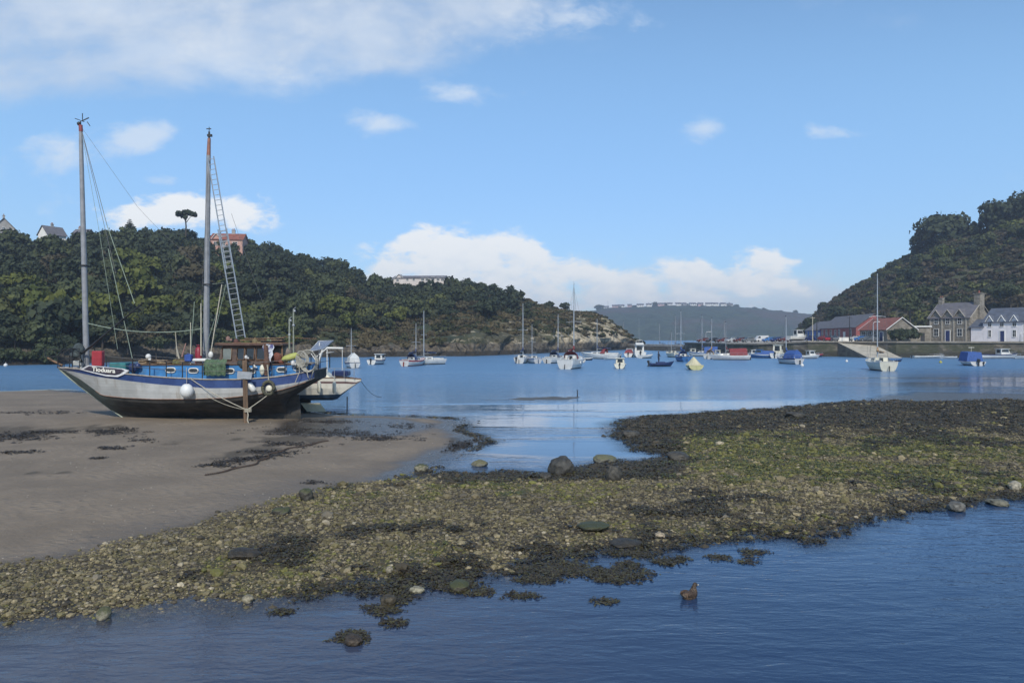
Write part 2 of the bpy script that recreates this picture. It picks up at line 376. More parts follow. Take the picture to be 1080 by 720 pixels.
def make_flat():
    ys = [7.5]
    while ys[-1] < 100: ys.append(ys[-1]+max(.07, ys[-1]*.0062))
    ys = np.array(ys)
    us = np.linspace(-1.05, 1.3, 620)
    Y, U = np.meshgrid(ys, us, indexing='ij'); X = U*Y
    z, d, s, sh = shore(X, Y)
    w = weedmask(X, Y, d); g = greenmask(X, Y)
    a, b = px_of(X, Y); mudm = sstep(840, 920, a)*(1-sstep(424, 436, b))
    wet = np.maximum(1-sstep(.0, 1.6, d+(fbm(X, Y, 1.5, 3, 41)-.5)*1.6), 0)
    a, b = px_of(X, Y)
    pool = np.exp(-((a-375)/75)**2-((b-452)/9)**2)*1.1+(np.exp(-((a-330)/110)**2-((b-462)/5)**2))*.4
    sw = np.clip(wet+sstep(.2,.55,pool*fbm(X*.5, Y*.35, 1.5, 4, 43)*2.0)+.4*(1-sstep(0, 2.2, s+(fbm(X, Y, 2, 3, 44)-.5)*2)), 0, 1)
    # thin lines and patches of stranded weed on the sand
    line = np.exp(-((b-(478-(a-215)*.055+(fbm(X,Y,3,3,51)-.5)*14))/3.2)**2)*(a > 230)*(a < 345)*.0
    patch = (np.exp(-((a-20)/48)**2-((b-462)/7)**2)+.7*np.exp(-((a-108)/34)**2-((b-457)/4)**2)+.7*np.exp(-((a-170)/40)**2-((b-474)/5)**2)*.6+.9*np.exp(-((a-262)/44)**2-((b-(484-(a-262)*.18))/5)**2)
             +.9*np.exp(-((a-350)/70)**2-((b-458)/6)**2)+.8*np.exp(-((a-300)/60)**2-((b-470)/5)**2)+.5*np.exp(-((a-50)/60)**2-((b-508)/3)**2)+.9*np.exp(-((a-500)/20)**2-((b-466)/6)**2)*3)
    sp = sstep(.42, .62, patch*.55+(fbm(X, Y*.6, .5, 4, 53))*.62-.1)*sstep(.05,.4,patch)
    n0, n1 = z.shape
    V = np.c_[X.ravel(), Y.ravel(), z.ravel()]
    I = np.arange(n0*n1).reshape(n0, n1)
    Fa = np.stack([I[:-1,:-1], I[:-1,1:], I[1:,1:], I[1:,:-1]], -1).reshape(-1, 4)
    m, n, bs = newmat('tidal_flat')
    def at(nm):
        q = n.new('ShaderNodeAttribute'); q.attribute_name = nm; return q.outputs['Fac']
    tc = n.new('ShaderNodeTexCoord'); v = tc.outputs['Object']
    big = n.noise(v, .35, 4, .6); fine = n.noise(v, 9, 5, .65); grit = n.noise(v, 60, 3, .7)
    sand = n.mix(n.ss(big, .3, .7), (.150,.118,.084), (.215,.170,.122))
    sand = n.mix(n.ss(fine, .35, .75, 0, .35), sand, (.12,.10,.082))
    sand = n.mix(n.ss(grit, .66, .74, 0, .55), sand, (.42,.39,.33))
    wetsand = n.mix(n.ss(fine, .35, .7), (.055,.047,.040), (.085,.072,.060))
    sand = n.mix(at('wet'), sand, wetsand)
    vor = n.new('ShaderNodeTexVoronoi'); nt = m.node_tree; nt.links.new(v, vor.inputs['Vector']); vor.inputs['Scale'].default_value = 9
    hs = n.new('ShaderNodeSeparateColor'); nt.links.new(vor.outputs['Color'], hs.inputs[0])
    peb = n.mix(hs.outputs[0], (.06,.048,.03), (.20,.165,.10))
    peb = n.mix(n.ss(vor.outputs['Distance'], .2, .6), peb, (.022,.018,.012))
    weedc = n.mix(n.ss(fine, .35, .65), (.014,.011,.007), (.05,.038,.02))
    grn = n.mix(n.ss(fine, .35, .65), (.030,.034,.008), (.095,.10,.025))
    peb = n.mix(n.m('MULTIPLY', at('green'), .8), peb, grn)
    peb = n.mix(at('weed'), peb, weedc)
    c = n.mix(at('shingle'), sand, peb)
    c = n.mix(n.m('MULTIPLY', at('strand'), .92), c, weedc)
    n.set(bs.inputs['Base Color'], c)
    n.set(bs.inputs['Roughness'], n.m('SUBTRACT', .85, n.m('MULTIPLY', at('wet'), .60)))
    wv = n.new('ShaderNodeTexWave'); nt.links.new(n.mapping(v, (.25,1,1)), wv.inputs['Vector']); wv.inputs['Scale'].default_value = 2.6; wv.inputs['Distortion'].default_value = 7; wv.inputs['Detail'].default_value = 4; wv.inputs['Detail Scale'].default_value = 1.2
    vf = n.new('ShaderNodeTexVoronoi'); nt.links.new(n.mapping(v, (1,1,1)), vf.inputs['Vector']); vf.inputs['Scale'].default_value = 1.7
    b0 = n.bump(n.m('MULTIPLY', wv.outputs['Fac'], n.ss(big, .4, .6)), .5, .05)
    b00 = n.bump(n.ss(vf.outputs['Distance'], .05, .22), n.ss(n.noise(v, .5, 3), .48, .6, 0, .5), .05, b0)
    b1 = n.bump(n.noise(v, 2.2, 6, .6), .6, .12, b00)
    b2 = n.bump(fine, .5, .03, b1)
    b3 = n.bump(grit, .35, .01, b2)
    n.set(bs.inputs['Normal'], b3)
    o = fastmesh('ground', V, Fa, m, {'shingle': sh.ravel(), 'weed': w.ravel(), 'green': g.ravel(), 'wet': np.maximum(np.where(sh > .5, wet*.6, sw), mudm).ravel(), 'strand': np.maximum(sp*(1-sh), 0).ravel()*.7}, smooth=True)
    tag(o, kind='structure')
make_flat()
def ground_z(x, y): return float(shore(np.array([x]), np.array([y]))[0][0])

def make_water():
    ys = [7.5]
    while ys[-1] < 100: ys.append(ys[-1]+max(.12, ys[-1]*.011))
    ys = np.array(ys); us = np.linspace(-1.05, 1.3, 400); Y, U = np.meshgrid(ys, us, indexing='ij'); X = U*Y
    wx = X+(fbm(X, Y, 1.6, 4, 3)-.5)*.9; wy = Y+(fbm(X, Y, 1.3, 4, 9)-.5)*(0.25+.014*Y)*2.0
    dep = np.clip(-sdist(wx, wy, LAND), 0, 9)
    I = np.arange(Y.size).reshape(Y.shape); Fa = np.stack([I[:-1,:-1], I[:-1,1:], I[1:,1:], I[1:,:-1]], -1).reshape(-1,4)
    V = np.c_[X.ravel(), Y.ravel(), np.zeros(X.size)]; y0, y1 = ys[0], ys[-1]; k = len(V)
    ext = [(-2050,-550,0),(2050,-550,0),(1.3*y0,y0,0),(-1.05*y0,y0,0),(2050,2150,0),(-2050,2150,0),(1.3*y1,y1,0),(-1.05*y1,y1,0)]
    V = np.r_[V, ext]; Fa = np.r_[Fa, np.array([(0,1,2,3),(1,4,6,2),(4,5,7,6),(5,0,3,7)])+k]; dep = np.r_[dep.ravel(), np.full(8, 9.0)]
    m, n, bs = newmat('harbour_water'); nt = m.node_tree
    tc = n.new('ShaderNodeTexCoord'); v = tc.outputs['Object']
    sp = n.new('ShaderNodeSeparateXYZ'); nt.links.new(v, sp.inputs[0]); x, y, z = sp.outputs
    deep = n.ss(y, 12, 150)
    big = n.noise(n.mapping(v, (.35,1,1)), .045, 4, .6)                 # wind lanes
    lane = n.noise(n.mapping(v, (.18,1,1)), .16, 4, .55)
    # sheltered smooth water in the channel between the spit and the stony bank
    du = n.m('DIVIDE', n.m('SUBTRACT', x, 2.2), 7.5); dv = n.m('DIVIDE', n.m('SUBTRACT', y, 34.0), 11.0)
    shel = n.m('EXPONENT', n.m('MULTIPLY', n.m('ADD', n.m('MULTIPLY', du, du), n.m('MULTIPLY', dv, dv)), -1.0))
    du2 = n.m('DIVIDE', n.m('SUBTRACT', x, 8.0), 22.0); dv2 = n.m('DIVIDE', n.m('SUBTRACT', y, 50.0), 8.0)
    shel2 = n.m('EXPONENT', n.m('MULTIPLY', n.m('ADD', n.m('MULTIPLY', du2, du2), n.m('MULTIPLY', dv2, dv2)), -1.0))
    du3 = n.m('DIVIDE', n.m('SUBTRACT', x, 56.0), 26.0); dv3 = n.m('DIVIDE', n.m('SUBTRACT', y, 76.0), 26.0)
    shel3 = n.m('EXPONENT', n.m('MULTIPLY', n.m('ADD', n.m('MULTIPLY', du3, du3), n.m('MULTIPLY', dv3, dv3)), -1.0))
    near = n.ss(y, 15, 24, .0, 1.0)
    calm = n.m('MULTIPLY', n.m('ADD', n.m('ADD', n.m('MULTIPLY', shel, 1.1), n.m('MULTIPLY', shel2, .8)), shel3), n.ss(lane, .36, .56, .45, 1.3), clamp=True)
    rip = n.m('SUBTRACT', 1.0, n.m('MULTIPLY', calm, .93))
    rip = n.m('MULTIPLY', rip, n.ss(big, .3, .7, .7, 1.15))
    w1 = n.noise(n.mapping(v, (.55,1.5,1)), 2.6, 3, .6, .4)
    w2 = n.noise(n.mapping(v, (.45,1.3,1)), .8, 3, .6, .3)
    w3 = n.noise(n.mapping(v, (.5,1.6,1)), 9.0, 2, .6, .2)
    h = n.m('ADD', n.m('MULTIPLY', w2, n.ss(y, 18, 80, .040, .22)), n.m('ADD', n.m('MULTIPLY', w1, n.ss(y, 18, 80, .020, .09)), n.m('MULTIPLY', w3, .005)))
    h = n.m('MULTIPLY', h, rip)
    n.set(bs.inputs['Normal'], n.bump(h, 1.0, WAVE))
    col_ = n.mix(n.m('MULTIPLY', n.ss(y, 21, 48), n.m('SUBTRACT', 1.0, n.m('MULTIPLY', shel3, .85, clamp=True))), n.mix(n.ss(x, -9, 7), (.050,.058,.085), n.mix(n.ss(y, 11, 19), WCOL[0], (.022,.062,.15))), (.080,.185,.33))  # colour lightened with distance to stand in for reflected sky, less around shel3
    # shallow olive bottom showing near the edges of the stones
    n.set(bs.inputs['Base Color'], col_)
    sa = n.new('ShaderNodeAttribute'); sa.attribute_name = 'depth'; n.set(bs.inputs['Alpha'], n.ss(n.m('ADD', sa.outputs['Fac'], n.m('MULTIPLY', n.m('SUBTRACT', lane, .5), .25)), 0.0, 1.5, .42, 1.0)); n.set(bs.inputs['Roughness'], n.m('MULTIPLY', n.ss(y, 25, 120, .05, .34), n.m('SUBTRACT', 1.0, n.m('MULTIPLY', calm, .75)))); bs.inputs['IOR'].default_value = 1.36
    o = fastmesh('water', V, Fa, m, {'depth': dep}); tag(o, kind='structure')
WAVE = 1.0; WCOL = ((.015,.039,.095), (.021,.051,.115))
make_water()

# ================================================================ shingle, weed, boulders
ICO_V = None
def ico(sub=1):
    import bmesh
    bm = bmesh.new(); bmesh.ops.create_icosphere(bm, subdivisions=sub, radius=1.0)
    v = np.array([x.co[:] for x in bm.verts]); f = np.array([[q.index for q in x.verts] for x in bm.faces]); bm.free(); return v, f
def scatter_points(n, rng, ylo, yhi, ulo=-.78, uhi=.80):
    # density falls with distance so stones stay a few pixels large
    t = rng.random(n); y = ylo*(yhi/ylo)**(t**.9); u = ulo+(uhi-ulo)*rng.random(n)
    return u*y, y
def pebbles():
    rng = np.random.default_rng(3)
    iv, ifa = ico(1)
    x, y = scatter_points(640000, rng, 9.5, 60)
    z, d, s, sh = shore(x, y)
    dens = fbm(x, y, 1.1, 3, 61)
    keep = (d > -1.1) & (sh > rng.random(len(x))*.9+.08) & (rng.random(len(x)) < (.15+1.1*dens)*np.where(d < 0, .45, 1))
    x, y, z, d = x[keep], y[keep], z[keep], d[keep]
    n = len(x)
    size = np.minimum(.008+.0105*rng.exponential(1, n), .10)*(.60+.034*y)*1.0
    w = weedmask(x, y, d); g = greenmask(x, y)
    size *= np.where(rng.random(n) < .006, 1.8, 1.0)
    sc3 = np.c_[size*(.8+.6*rng.random(n)), size*(.7+.5*rng.random(n)), size*(.35+.4*rng.random(n))]
    th = rng.random(n)*6.283; tl = (rng.random(n)-.5)*.7
    c, s_ = np.cos(th), np.sin(th); ct, st = np.cos(tl), np.sin(tl)
    jit = 1+(rng.random((n, len(iv)))-.5)*.42
    P0 = iv[None]*jit[..., None]*sc3[:, None]
    X1 = P0[..., 0]; Y1 = P0[..., 1]*ct[:, None]-P0[..., 2]*st[:, None]; Z1 = P0[..., 1]*st[:, None]+P0[..., 2]*ct[:, None]
    X2 = X1*c[:, None]-Y1*s_[:, None]+x[:, None]; Y2 = X1*s_[:, None]+Y1*c[:, None]+y[:, None]; Z2 = Z1+(z+sc3[:, 2]*.35)[:, None]
    V = np.stack([X2, Y2, Z2], -1).reshape(-1, 3)
    Fa = (ifa[None]+(np.arange(n)*len(iv))[:, None, None]).reshape(-1, 3)
    pal = np.array([(.27,.22,.125),(.195,.16,.085),(.14,.118,.05),(.10,.082,.034),(.16,.135,.095),(.35,.30,.21),(.05,.040,.024)])
    k = rng.choice(len(pal), n, p=[.10,.20,.20,.19,.11,.015,.185])
    cl = pal[k]*(.75+.45*rng.random((n,1)))*(.65+.75*fbm(x, y*1.5, 3.2, 4, 67))[:, None]
    gm = (g > rng.random(n)*1.25+.14)[:, None]; cl = np.where(gm, np.array((.125,.12,.026))*(.4+1.1*rng.random((n,1))), cl)
    wm = (w > rng.random(n)*.85+.1)[:, None]; cl = np.where(wm, np.array((.04,.031,.018))*(.5+rng.random((n,1))), cl)
    m, nn, bs = newmat('shingle_stone'); a = nn.new('ShaderNodeAttribute'); a.attribute_name = 'tint'
    tc = nn.new('ShaderNodeTexCoord'); f = nn.noise(tc.outputs['Object'], 40, 3)
    nn.set(bs.inputs['Base Color'], nn.mix(nn.ss(f, .35, .7, 0, .45), a.outputs['Color'], (.05,.045,.03))); bs.inputs['Roughness'].default_value = .75
    o = fastmesh('pebbles', V, Fa, m, {'tint': np.repeat(cl, len(iv), 0)}, smooth=False)
    tag(o, kind='stuff', label='weathered stones covering the tidal bank', cat='pebbles')
    print('pebbles', n)
pebbles()
def blades(name, x, y, z, size, cols, label, cat, seed=1, per=14, flat=.35):
    """tangled short ribbons of weed around each point"""
    rng = np.random.default_rng(seed); n = len(x)*per
    X = np.repeat(x, per); Y = np.repeat(y, per); Z = np.repeat(z, per); S = np.repeat(size, per)
    X = X+rng.normal(0, .5, n)*S; Y = Y+rng.normal(0, .5, n)*S; 
    th = rng.random(n)*6.283; L = S*(.35+.5*rng.random(n)); W = L*.28
    dz = (rng.random(n)-.35)*flat*S
    dx, dy = np.cos(th), np.sin(th)
    base = np.stack([X, Y, Z+S*.06*rng.random(n)], -1); d = np.stack([dx*L, dy*L, dz], -1); wv = np.stack([-dy*W, dx*W, (rng.random(n)-.5)*W], -1)
    V = np.stack([base-wv*.5, base+wv*.5, base+d*.6+wv*.6+np.array([0,0,1])*(S*.10)[:, None], base+d*.6-wv*.6+np.array([0,0,1])*(S*.10)[:, None], ], 1)
    V2 = np.stack([V[:, 3], V[:, 2], base+d+wv*.1, base+d-wv*.1], 1)
    VV = np.concatenate([V, V2], 1).reshape(-1, 3)
    VV[:, 2] = np.maximum(VV[:, 2], .004)
    i = np.arange(n*2)*4; Fa = np.stack([i, i+1, i+2, i+3], -1)
    k = rng.integers(0, len(cols), n); cl = np.array(cols)[k]*(.6+.7*rng.random((n,1)))
    m, nn, bs = newmat(name); a = nn.new('ShaderNodeAttribute'); a.attribute_name = 'tint'
    nn.set(bs.inputs['Base Color'], a.outputs['Color']); bs.inputs['Roughness'].default_value = .45
    o = fastmesh(name, VV, Fa, m, {'tint': np.repeat(cl, 8, 0)}); tag(o, kind='stuff', label=label, cat=cat); return o
def seaweed():
    rng = np.random.default_rng(8)
    x, y = scatter_points(42000, rng, 9.8, 60)
    z, d, s, sh = shore(x, y); w = weedmask(x, y, d)
    k = (w > .35+rng.random(len(x))*.5) & (d > -.5) & (sh > .5) & (z > -.05)
    x, y, z = x[k], y[k], np.maximum(z[k], 0)+.02
    X = [x]; Y = [y]; Z = [z]; S = [(.10+.10*rng.random(len(x)))*(.6+.02*y)]
    # weed clumps awash off the stony edge
    isl = [(588,600,42,9,160),(650,607,34,8,110),(668,584,28,5,50),(568,611,26,4,34),(486,616,22,9,60),(507,625,14,3,14),(550,628,18,3,14),(640,607,20,5,30),(702,592,16,4,20),(716,590,8,4,12),(662,596,14,5,20),(758,588,16,3,14),(795,583,18,3,12),(790,592,10,3,8),(404,643,20,5,24),(417,657,12,3,10),(420,630,16,6,30),(372,672,14,7,50),(640,634,14,3,8),(300,645,10,3,10),(540,602,20,4,24),(860,570,10,3,10)]
    for (a, b, sx, sy, c) in isl:
        c = int(c*1.7); pa = a+rng.normal(0, .42, c)*sx; pb = b+rng.normal(0, .42, c)*sy
        yy = CAMZ*F/(pb-HOR); X.append((pa-540)/F*yy); Y.append(yy); Z.append(np.full(c, .005)); S.append((.06+.09*rng.random(c)))
    blades('seaweed', np.concatenate(X), np.concatenate(Y), np.concatenate(Z), np.concatenate(S), [(.035,.026,.013),(.05,.04,.018),(.022,.017,.011),(.06,.055,.02)], 'brown bladder wrack over the stones and awash at the edge', 'seaweed', 5, 14, .16)
    x, y = scatter_points(26000, rng, 12, 45); z, d, s, sh = shore(x, y); g = greenmask(x, y)
    k = (g > .55+rng.random(len(x))*.6) & (d > .3) & (sh > .6); x, y, z = x[k], y[k], z[k]+.03
    blades('green_weed', x, y, z, (.08+.08*rng.random(len(x)))*(.6+.02*y), [(.065,.075,.015),(.10,.105,.025),(.045,.05,.012)], 'bright green gutweed over the middle of the stony bank', 'seaweed', 6, 9, .2)
    # strands on the sand
    X = []; Y = []; S = []
    for (a, b, sx, sy, c) in [(18,462,46,4,150),(48,457,30,2,60),(110,457,30,3,90),(128,454,14,2,30),(118,474,16,2,30),(148,465,18,2,14),(262,484,40,2.5,110),(232,491,24,1.5,30),(290,476,26,2,50),(352,456,70,5,130),(310,468,40,2.5,50),(400,461,30,2,60),(430,447,30,3,30),(500,466,22,5,500),(495,470,12,4,160),(350,444,30,2,60),(104,485,6,1.5,10),(60,436,20,2,30),(20,436,30,2,30),(20,478,20,1.5,30),(330,506,8,2,8)]:
        pa = a+rng.normal(0, .5, c)*sx; pb = b+rng.normal(0, .5, c)*sy-(pa-a)*(.15 if a == 262 else 0)
        yy = (CAMZ-.25)*F/(pb-HOR); X.append((pa-540)/F*yy); Y.append(yy)
    x = np.concatenate(X); y = np.concatenate(Y); z, d, s, sh = shore(x, y); k = z > .01
    blades('stranded_weed', x[k], y[k], z[k]+.01, .10+.14*rng.random(k.sum()), [(.04,.03,.018),(.028,.021,.014)], 'dark strands of dead weed drying on the sand', 'seaweed', 7, 8, .12)
    # shell flecks on the sand
    x, y = scatter_points(3200, rng, 14, 58, -.76, -.05); z, d, s, sh = shore(x, y); k = (s > .2) & (d > .3) & (fbm(x, y, 2.2, 3, 71) > .47)
    x, y, z = x[k], y[k], z[k]; n = len(x); iv, ifa = ico(1); r = (.008+.014*rng.random(n)**2)*(.6+.018*y)
    V = (iv[None]*r[:, None, None]*np.array([1,.8,.45])+np.stack([x, y, z+r*.2], -1)[:, None]).reshape(-1, 3)
    Fa = (ifa[None]+(np.arange(n)*len(iv))[:, None, None]).reshape(-1, 3)
    pal = np.array([(.42,.39,.33),(.3,.27,.22),(.2,.17,.13),(.08,.07,.06)]); cl = pal[rng.integers(0, 4, n)]
    m, nn, bs = newmat('shell_bits'); a = nn.new('ShaderNodeAttribute'); a.attribute_name = 'tint'; nn.set(bs.inputs['Base Color'], a.outputs['Color']); bs.inputs['Roughness'].default_value = .6
    o = fastmesh('shell_litter', V, Fa, m, {'tint': np.repeat(cl, len(iv), 0)}); tag(o, kind='stuff', label='pale bits of shell and grit lying over the sand', cat='shells')
seaweed()

def rock(name, px, py, w, h, label, base, moss=None, seed=1, flat=1.0, cat='rock', zc=None, wet=True):
    """boulder w px wide, h px tall whose foot shows at px,py"""
    z0 = max(0.0, min(.3, ground_z(*G(px, py, .05).xy))) if zc is None else zc
    p = G(px, py, z0); k = p.y/F; rx = w*k/2; rz = h*k*.62; iv, ifa = ico(4)
    rng = np.random.default_rng(seed); 
    u = iv+seed*3.1; n = fbm(u[:, 0]*1.0+u[:, 2]*.7, u[:, 1]+u[:, 2]*.9, .8, 4, seed)-.5; n2 = fbm(u[:, 0]+u[:, 2], u[:, 1]-u[:, 2], .22, 3, seed+5)-.5
    V = iv*(1+n[:, None]*.75+n2[:, None]*.16); V[:, 2] = np.sign(V[:, 2])*np.abs(V[:, 2])**.85
    V = V*np.array([rx, rx*.85, rz])*flat
    m, nn, bs = newmat(name+'_stone'); tc = nn.new('ShaderNodeTexCoord'); v = tc.outputs['Object']
    f = nn.noise(v, 2.2/rx, 6, .65); f2 = nn.noise(v, 9/rx, 4, .6)
    c = nn.mix(nn.ss(f, .35, .68), tuple(q*.5 for q in base), tuple(q*1.25 for q in base)); c = nn.mix(nn.ss(f2, .5, .7, 0, .5), c, (.03,.026,.018))
    if moss:
        g = nn.new('ShaderNodeNewGeometry'); s3 = nn.new('ShaderNodeSeparateXYZ'); m.node_tree.links.new(g.outputs['Normal'], s3.inputs[0])
        c = nn.mix(nn.m('MULTIPLY', nn.ss(nn.m('ADD', s3.outputs[2], nn.m('MULTIPLY', nn.m('SUBTRACT', f, .5), 2)), .2, .7), .9), c, moss)
    nn.set(bs.inputs['Base Color'], c); bs.inputs['Roughness'].default_value = .6; nn.set(bs.inputs['Normal'], nn.bump(f2, .6, rx*.12))
    o = fastmesh(name, V, ifa, m, smooth=True); o.location = (p.x, p.y, z0+rz*.55); o.rotation_euler = (0,0,seed*1.3)
    tag(o, label, cat); return o
DK = (.055,.050,.040); TN = (.26,.24,.17); GR = (.15,.145,.12); MS = (.05,.055,.018)
rock('boulder', 592, 499, 26, 18, 'large round dark boulder standing at the edge of the channel', (.05,.048,.042), None, 2)
rock('boulder', 637, 487, 25, 8, 'low pale flat topped boulder lying in the water beside the channel edge', GR, (.11,.11,.055), 3)
rock('boulder', 648, 506, 17, 16, 'upright blackish boulder among weed below the channel', DK, None, 5)
rock('boulder', 575, 505, 15, 7, 'small dark rock beside the large round boulder', DK, None, 6)
rock('boulder', 506, 491, 16, 6, 'flat brown rock in the mouth of the channel by the sand spit', GR, (.12,.11,.05), 7)
rock('boulder', 1008, 538, 20, 10, 'square edged grey rock standing off the bank in the near pool', (.13,.125,.11), None, 8)
rock('boulder', 1052, 532, 20, 6, 'low flat rock awash in the near pool', (.15,.14,.10), None, 9)
rock('boulder', 1070, 516, 14, 9, 'pale buff rock on the water edge of the stony bank', (.33,.30,.23), None, 10)
rock('boulder', 323, 526, 17, 12, 'mossy dark green rock alone on the sand edge', DK, MS, 11)
rock('boulder', 297, 543, 22, 9, 'wide low rock under green weed at the sand edge', DK, MS, 12)
rock('boulder', 110, 651, 15, 11, 'small olive rock at the near pool edge', TN, MS, 13)
rock('boulder', 261, 634, 12, 7, 'round tan stone at the foot of the shingle slope', (.26,.23,.16), None, 14)
rock('boulder', 258, 586, 34, 8, 'broad dark weed covered rock halfway down the shingle', (.035,.028,.018), None, 15)
rock('boulder', 372, 678, 22, 9, 'weed covered rock standing alone in the near pool', (.05,.036,.024), None, 16)
rock('boulder', 411, 637, 18, 10, 'brown weedy rock just off the shingle edge', (.06,.048,.028), None, 17)
rock('boulder', 486, 620, 24, 8, 'dark weedy hump awash off the shingle edge', (.04,.032,.018), MS, 18)
rock('boulder', 440, 624, 16, 6, 'flat tan stone lapped by the near pool', TN, None, 19)
rock('boulder', 411, 603, 9, 6, 'rounded pale stone above the pool edge', (.25,.22,.16), None, 20)
rock('boulder', 626, 557, 34, 6, 'broad green mossy hummock in the middle of the stony bank', (.035,.032,.015), (.045,.05,.018), 21)
rock('boulder', 660, 574, 36, 5, 'long dark weedy ledge at the pool edge of the bank', (.035,.028,.018), None, 22)
rock('boulder', 715, 484, 26, 8, 'dark rocky nose where the bank meets the channel', DK, None, 23)
rock('boulder', 838, 440, 18, 6, 'dark rock on the far edge of the stony bank', DK, None, 24)
rock('boulder', 444, 496, 16, 8, 'green topped stone where the sand spit meets the channel', TN, MS, 25)
rock('boulder', 665, 460, 18, 7, 'dark knob at the tip of the stony bank', DK, None, 27)
rock('boulder', 696, 566, 11, 5, 'buff stone among weed by the pool', (.36,.29,.2), None, 28)

# mooring chain across the sand
def chain():
    b = MB(); a = G(213,501,.3); c = G(342,463,.3); n = 150
    for i in range(n):
        t = i/n; p = a.lerp(c, t); p.x += .35*math.sin(t*7)+.08*math.sin(t*31); p.y += .25*math.sin(t*5+1); p.z = ground_z(p.x, p.y)+.025
        p2 = a.lerp(c, (i+.9)/n); p2.x += .35*math.sin((i+.9)/n*7)+.08*math.sin((i+.9)/n*31); p2.y += .25*math.sin((i+.9)/n*5+1); p2.z = ground_z(p2.x, p2.y)+.025
        b.tube([p, p.lerp(p2,.5)+Vector((0,0,.02)), p2], [.014,.03,.014], 5)
    o = b.build('mooring_chain', mat('rusty_chain', (.06,.04,.03), .85, .4, 9)); tag(o, 'rusty weed hung mooring chain lying across the sand', 'chain')
chain()
def pole_in_water():
    b = MB(); p = G(366,436,0); b.tube([p-Vector((0,0,.3)), p+Vector((.01,0,.95))], .035, 8); b.tube([p+Vector((.01,0,.95)), p+Vector((.01,0,1.0))], [.045,.03], 8)
    tag(b.build('mooring_stake', M['dark']), 'thin dark stake standing in the water beside the small yacht', 'stake')
    b = MB(); p = G(609,418,0); b.tube([p-Vector((0,0,.2)), p+Vector((0,0,.45))], [.05,.035], 7); b.tube([p+Vector((0,0,.45)), p+Vector((0,0,.5))], [.06,.05], 7); tag(b.build('marker_post', M['dark']), 'short dark post standing on the low mud bank out in the channel', 'post')
pole_in_water()
def mudbank():
    rng = np.random.default_rng(2); us = np.linspace(-1,1,80); vs = np.linspace(-1,1,24); U, W = np.meshgrid(us, vs); c = G(577,420,0)
    X = c.x+U*3.6; Y = c.y+W*2.3+U*.6; z = .10*(1-U**2-W**2)-.02+(fbm(X, Y, .8, 4, 3)-.5)*.12-.03
    I = np.arange(U.size).reshape(U.shape); Fa = np.stack([I[:-1,:-1], I[:-1,1:], I[1:,1:], I[1:,:-1]], -1).reshape(-1,4)
    o = fastmesh('mud_bank', np.c_[X.ravel(), Y.ravel(), z.ravel()], Fa, mat('mud', (.07,.06,.045), .5, .3, 2), smooth=True); tag(o, kind='structure')
mudbank()

def duck():
    p = G(727, 630, 0); s = 1.0; q = p
    root = empty('duck', (p.x, p.y, 0), R(0), 'brown duck with a pale bill floating on the near pool', 'duck')
    iv, ifa = ico(4); V = iv.copy()
    # body: long in x, deeper breast, raised tail
    t = V[:, 0]; wdt = .095*(1-.25*np.abs(t)**2); V = np.c_[t*.19, V[:, 1]*.092, V[:, 2]*.085]
    V[:, 2] += np.where(t < 0, (t**2)*.05, 0)+np.where(t > .3, (t-.3)*.03, 0)+.03
    V[:, 1] *= np.where(t < -.4, 1-(-t-.4)*1.1, 1)
    # neck and head blended in one skin: push the top front upward
    g = np.exp(-(((V[:, 0]-.125)/.045)**2+(V[:, 1]/.045)**2))*(V[:, 2] > .04)
    V[:, 2] += g*.135; V[:, 0] += g*.02
    m, n, bs = newmat('brown_feathers'); tc = n.new('ShaderNodeTexCoord'); f = n.noise(n.mapping(tc.outputs['Object'], (1,1,1)), 38, 5, .6, .6); f2 = n.noise(tc.outputs['Object'], 11, 3)
    c = n.mix(n.ss(f, .42, .6), (.018,.012,.008), (.11,.07,.042)); c = n.mix(n.ss(f2, .45, .65, 0, .6), c, (.06,.035,.022)); n.set(bs.inputs['Base Color'], c); bs.inputs['Roughness'].default_value = .7; n.set(bs.inputs['Normal'], n.bump(f, .4, .01))
    b = fastmesh('body', V, ifa, m, smooth=True); b.parent = root
    h = MB(); h.ball((.165,0,.195), .042, 14, 10, sc=(1.15,.85,.95)); o = h.build('head', mat('duck_head', (.04,.028,.02), .7, .4, 30), root)
    e = MB(); e.ball((.185,-.033,.205), .006, 8, 6); e.build('eye', M['black'], root); e = MB(); e.ball((.185,.033,.205), .006, 8, 6); e.build('eye', M['black'], root)
    k = MB(); k.tube([(.2,0,.19),(.235,0,.178),(.262,0,.174)], [.016,.013,.011], 8); k.build('bill', mat('duck_bill', (.6,.58,.5), .35, .1, 9), root)
    tl = MB(); tl.add([(-.16,-.05,.07),(-.16,.05,.07),(-.25,.015,.12),(-.25,-.015,.12),(-.16,-.04,.045),(-.16,.04,.045)], [(0,1,2,3),(4,3,2,5),(0,3,4),(1,5,2),(0,4,5,1)]); tl.build('tail', mat('duck_tail', (.22,.17,.12), .7, .4, 30), root)
    for sg in (-1,1):
        w = MB(); w.ball((-.02,sg*.082,.075), .1, 12, 8, sc=(1.25,.18,.45), rot=Matrix.Rotation(R(8),3,'Y')); w.build('wing', mat('duck_wing', (.055,.034,.022), .7, .5, 26), root)
    root.rotation_euler = (0,0,R(38)); root.scale = (.95,1.1,1.0)
duck()
# ================================================================ hills
def interp(tab, x):
    t = np.array(tab, float); return np.interp(x, t[:, 0], t[:, 1])
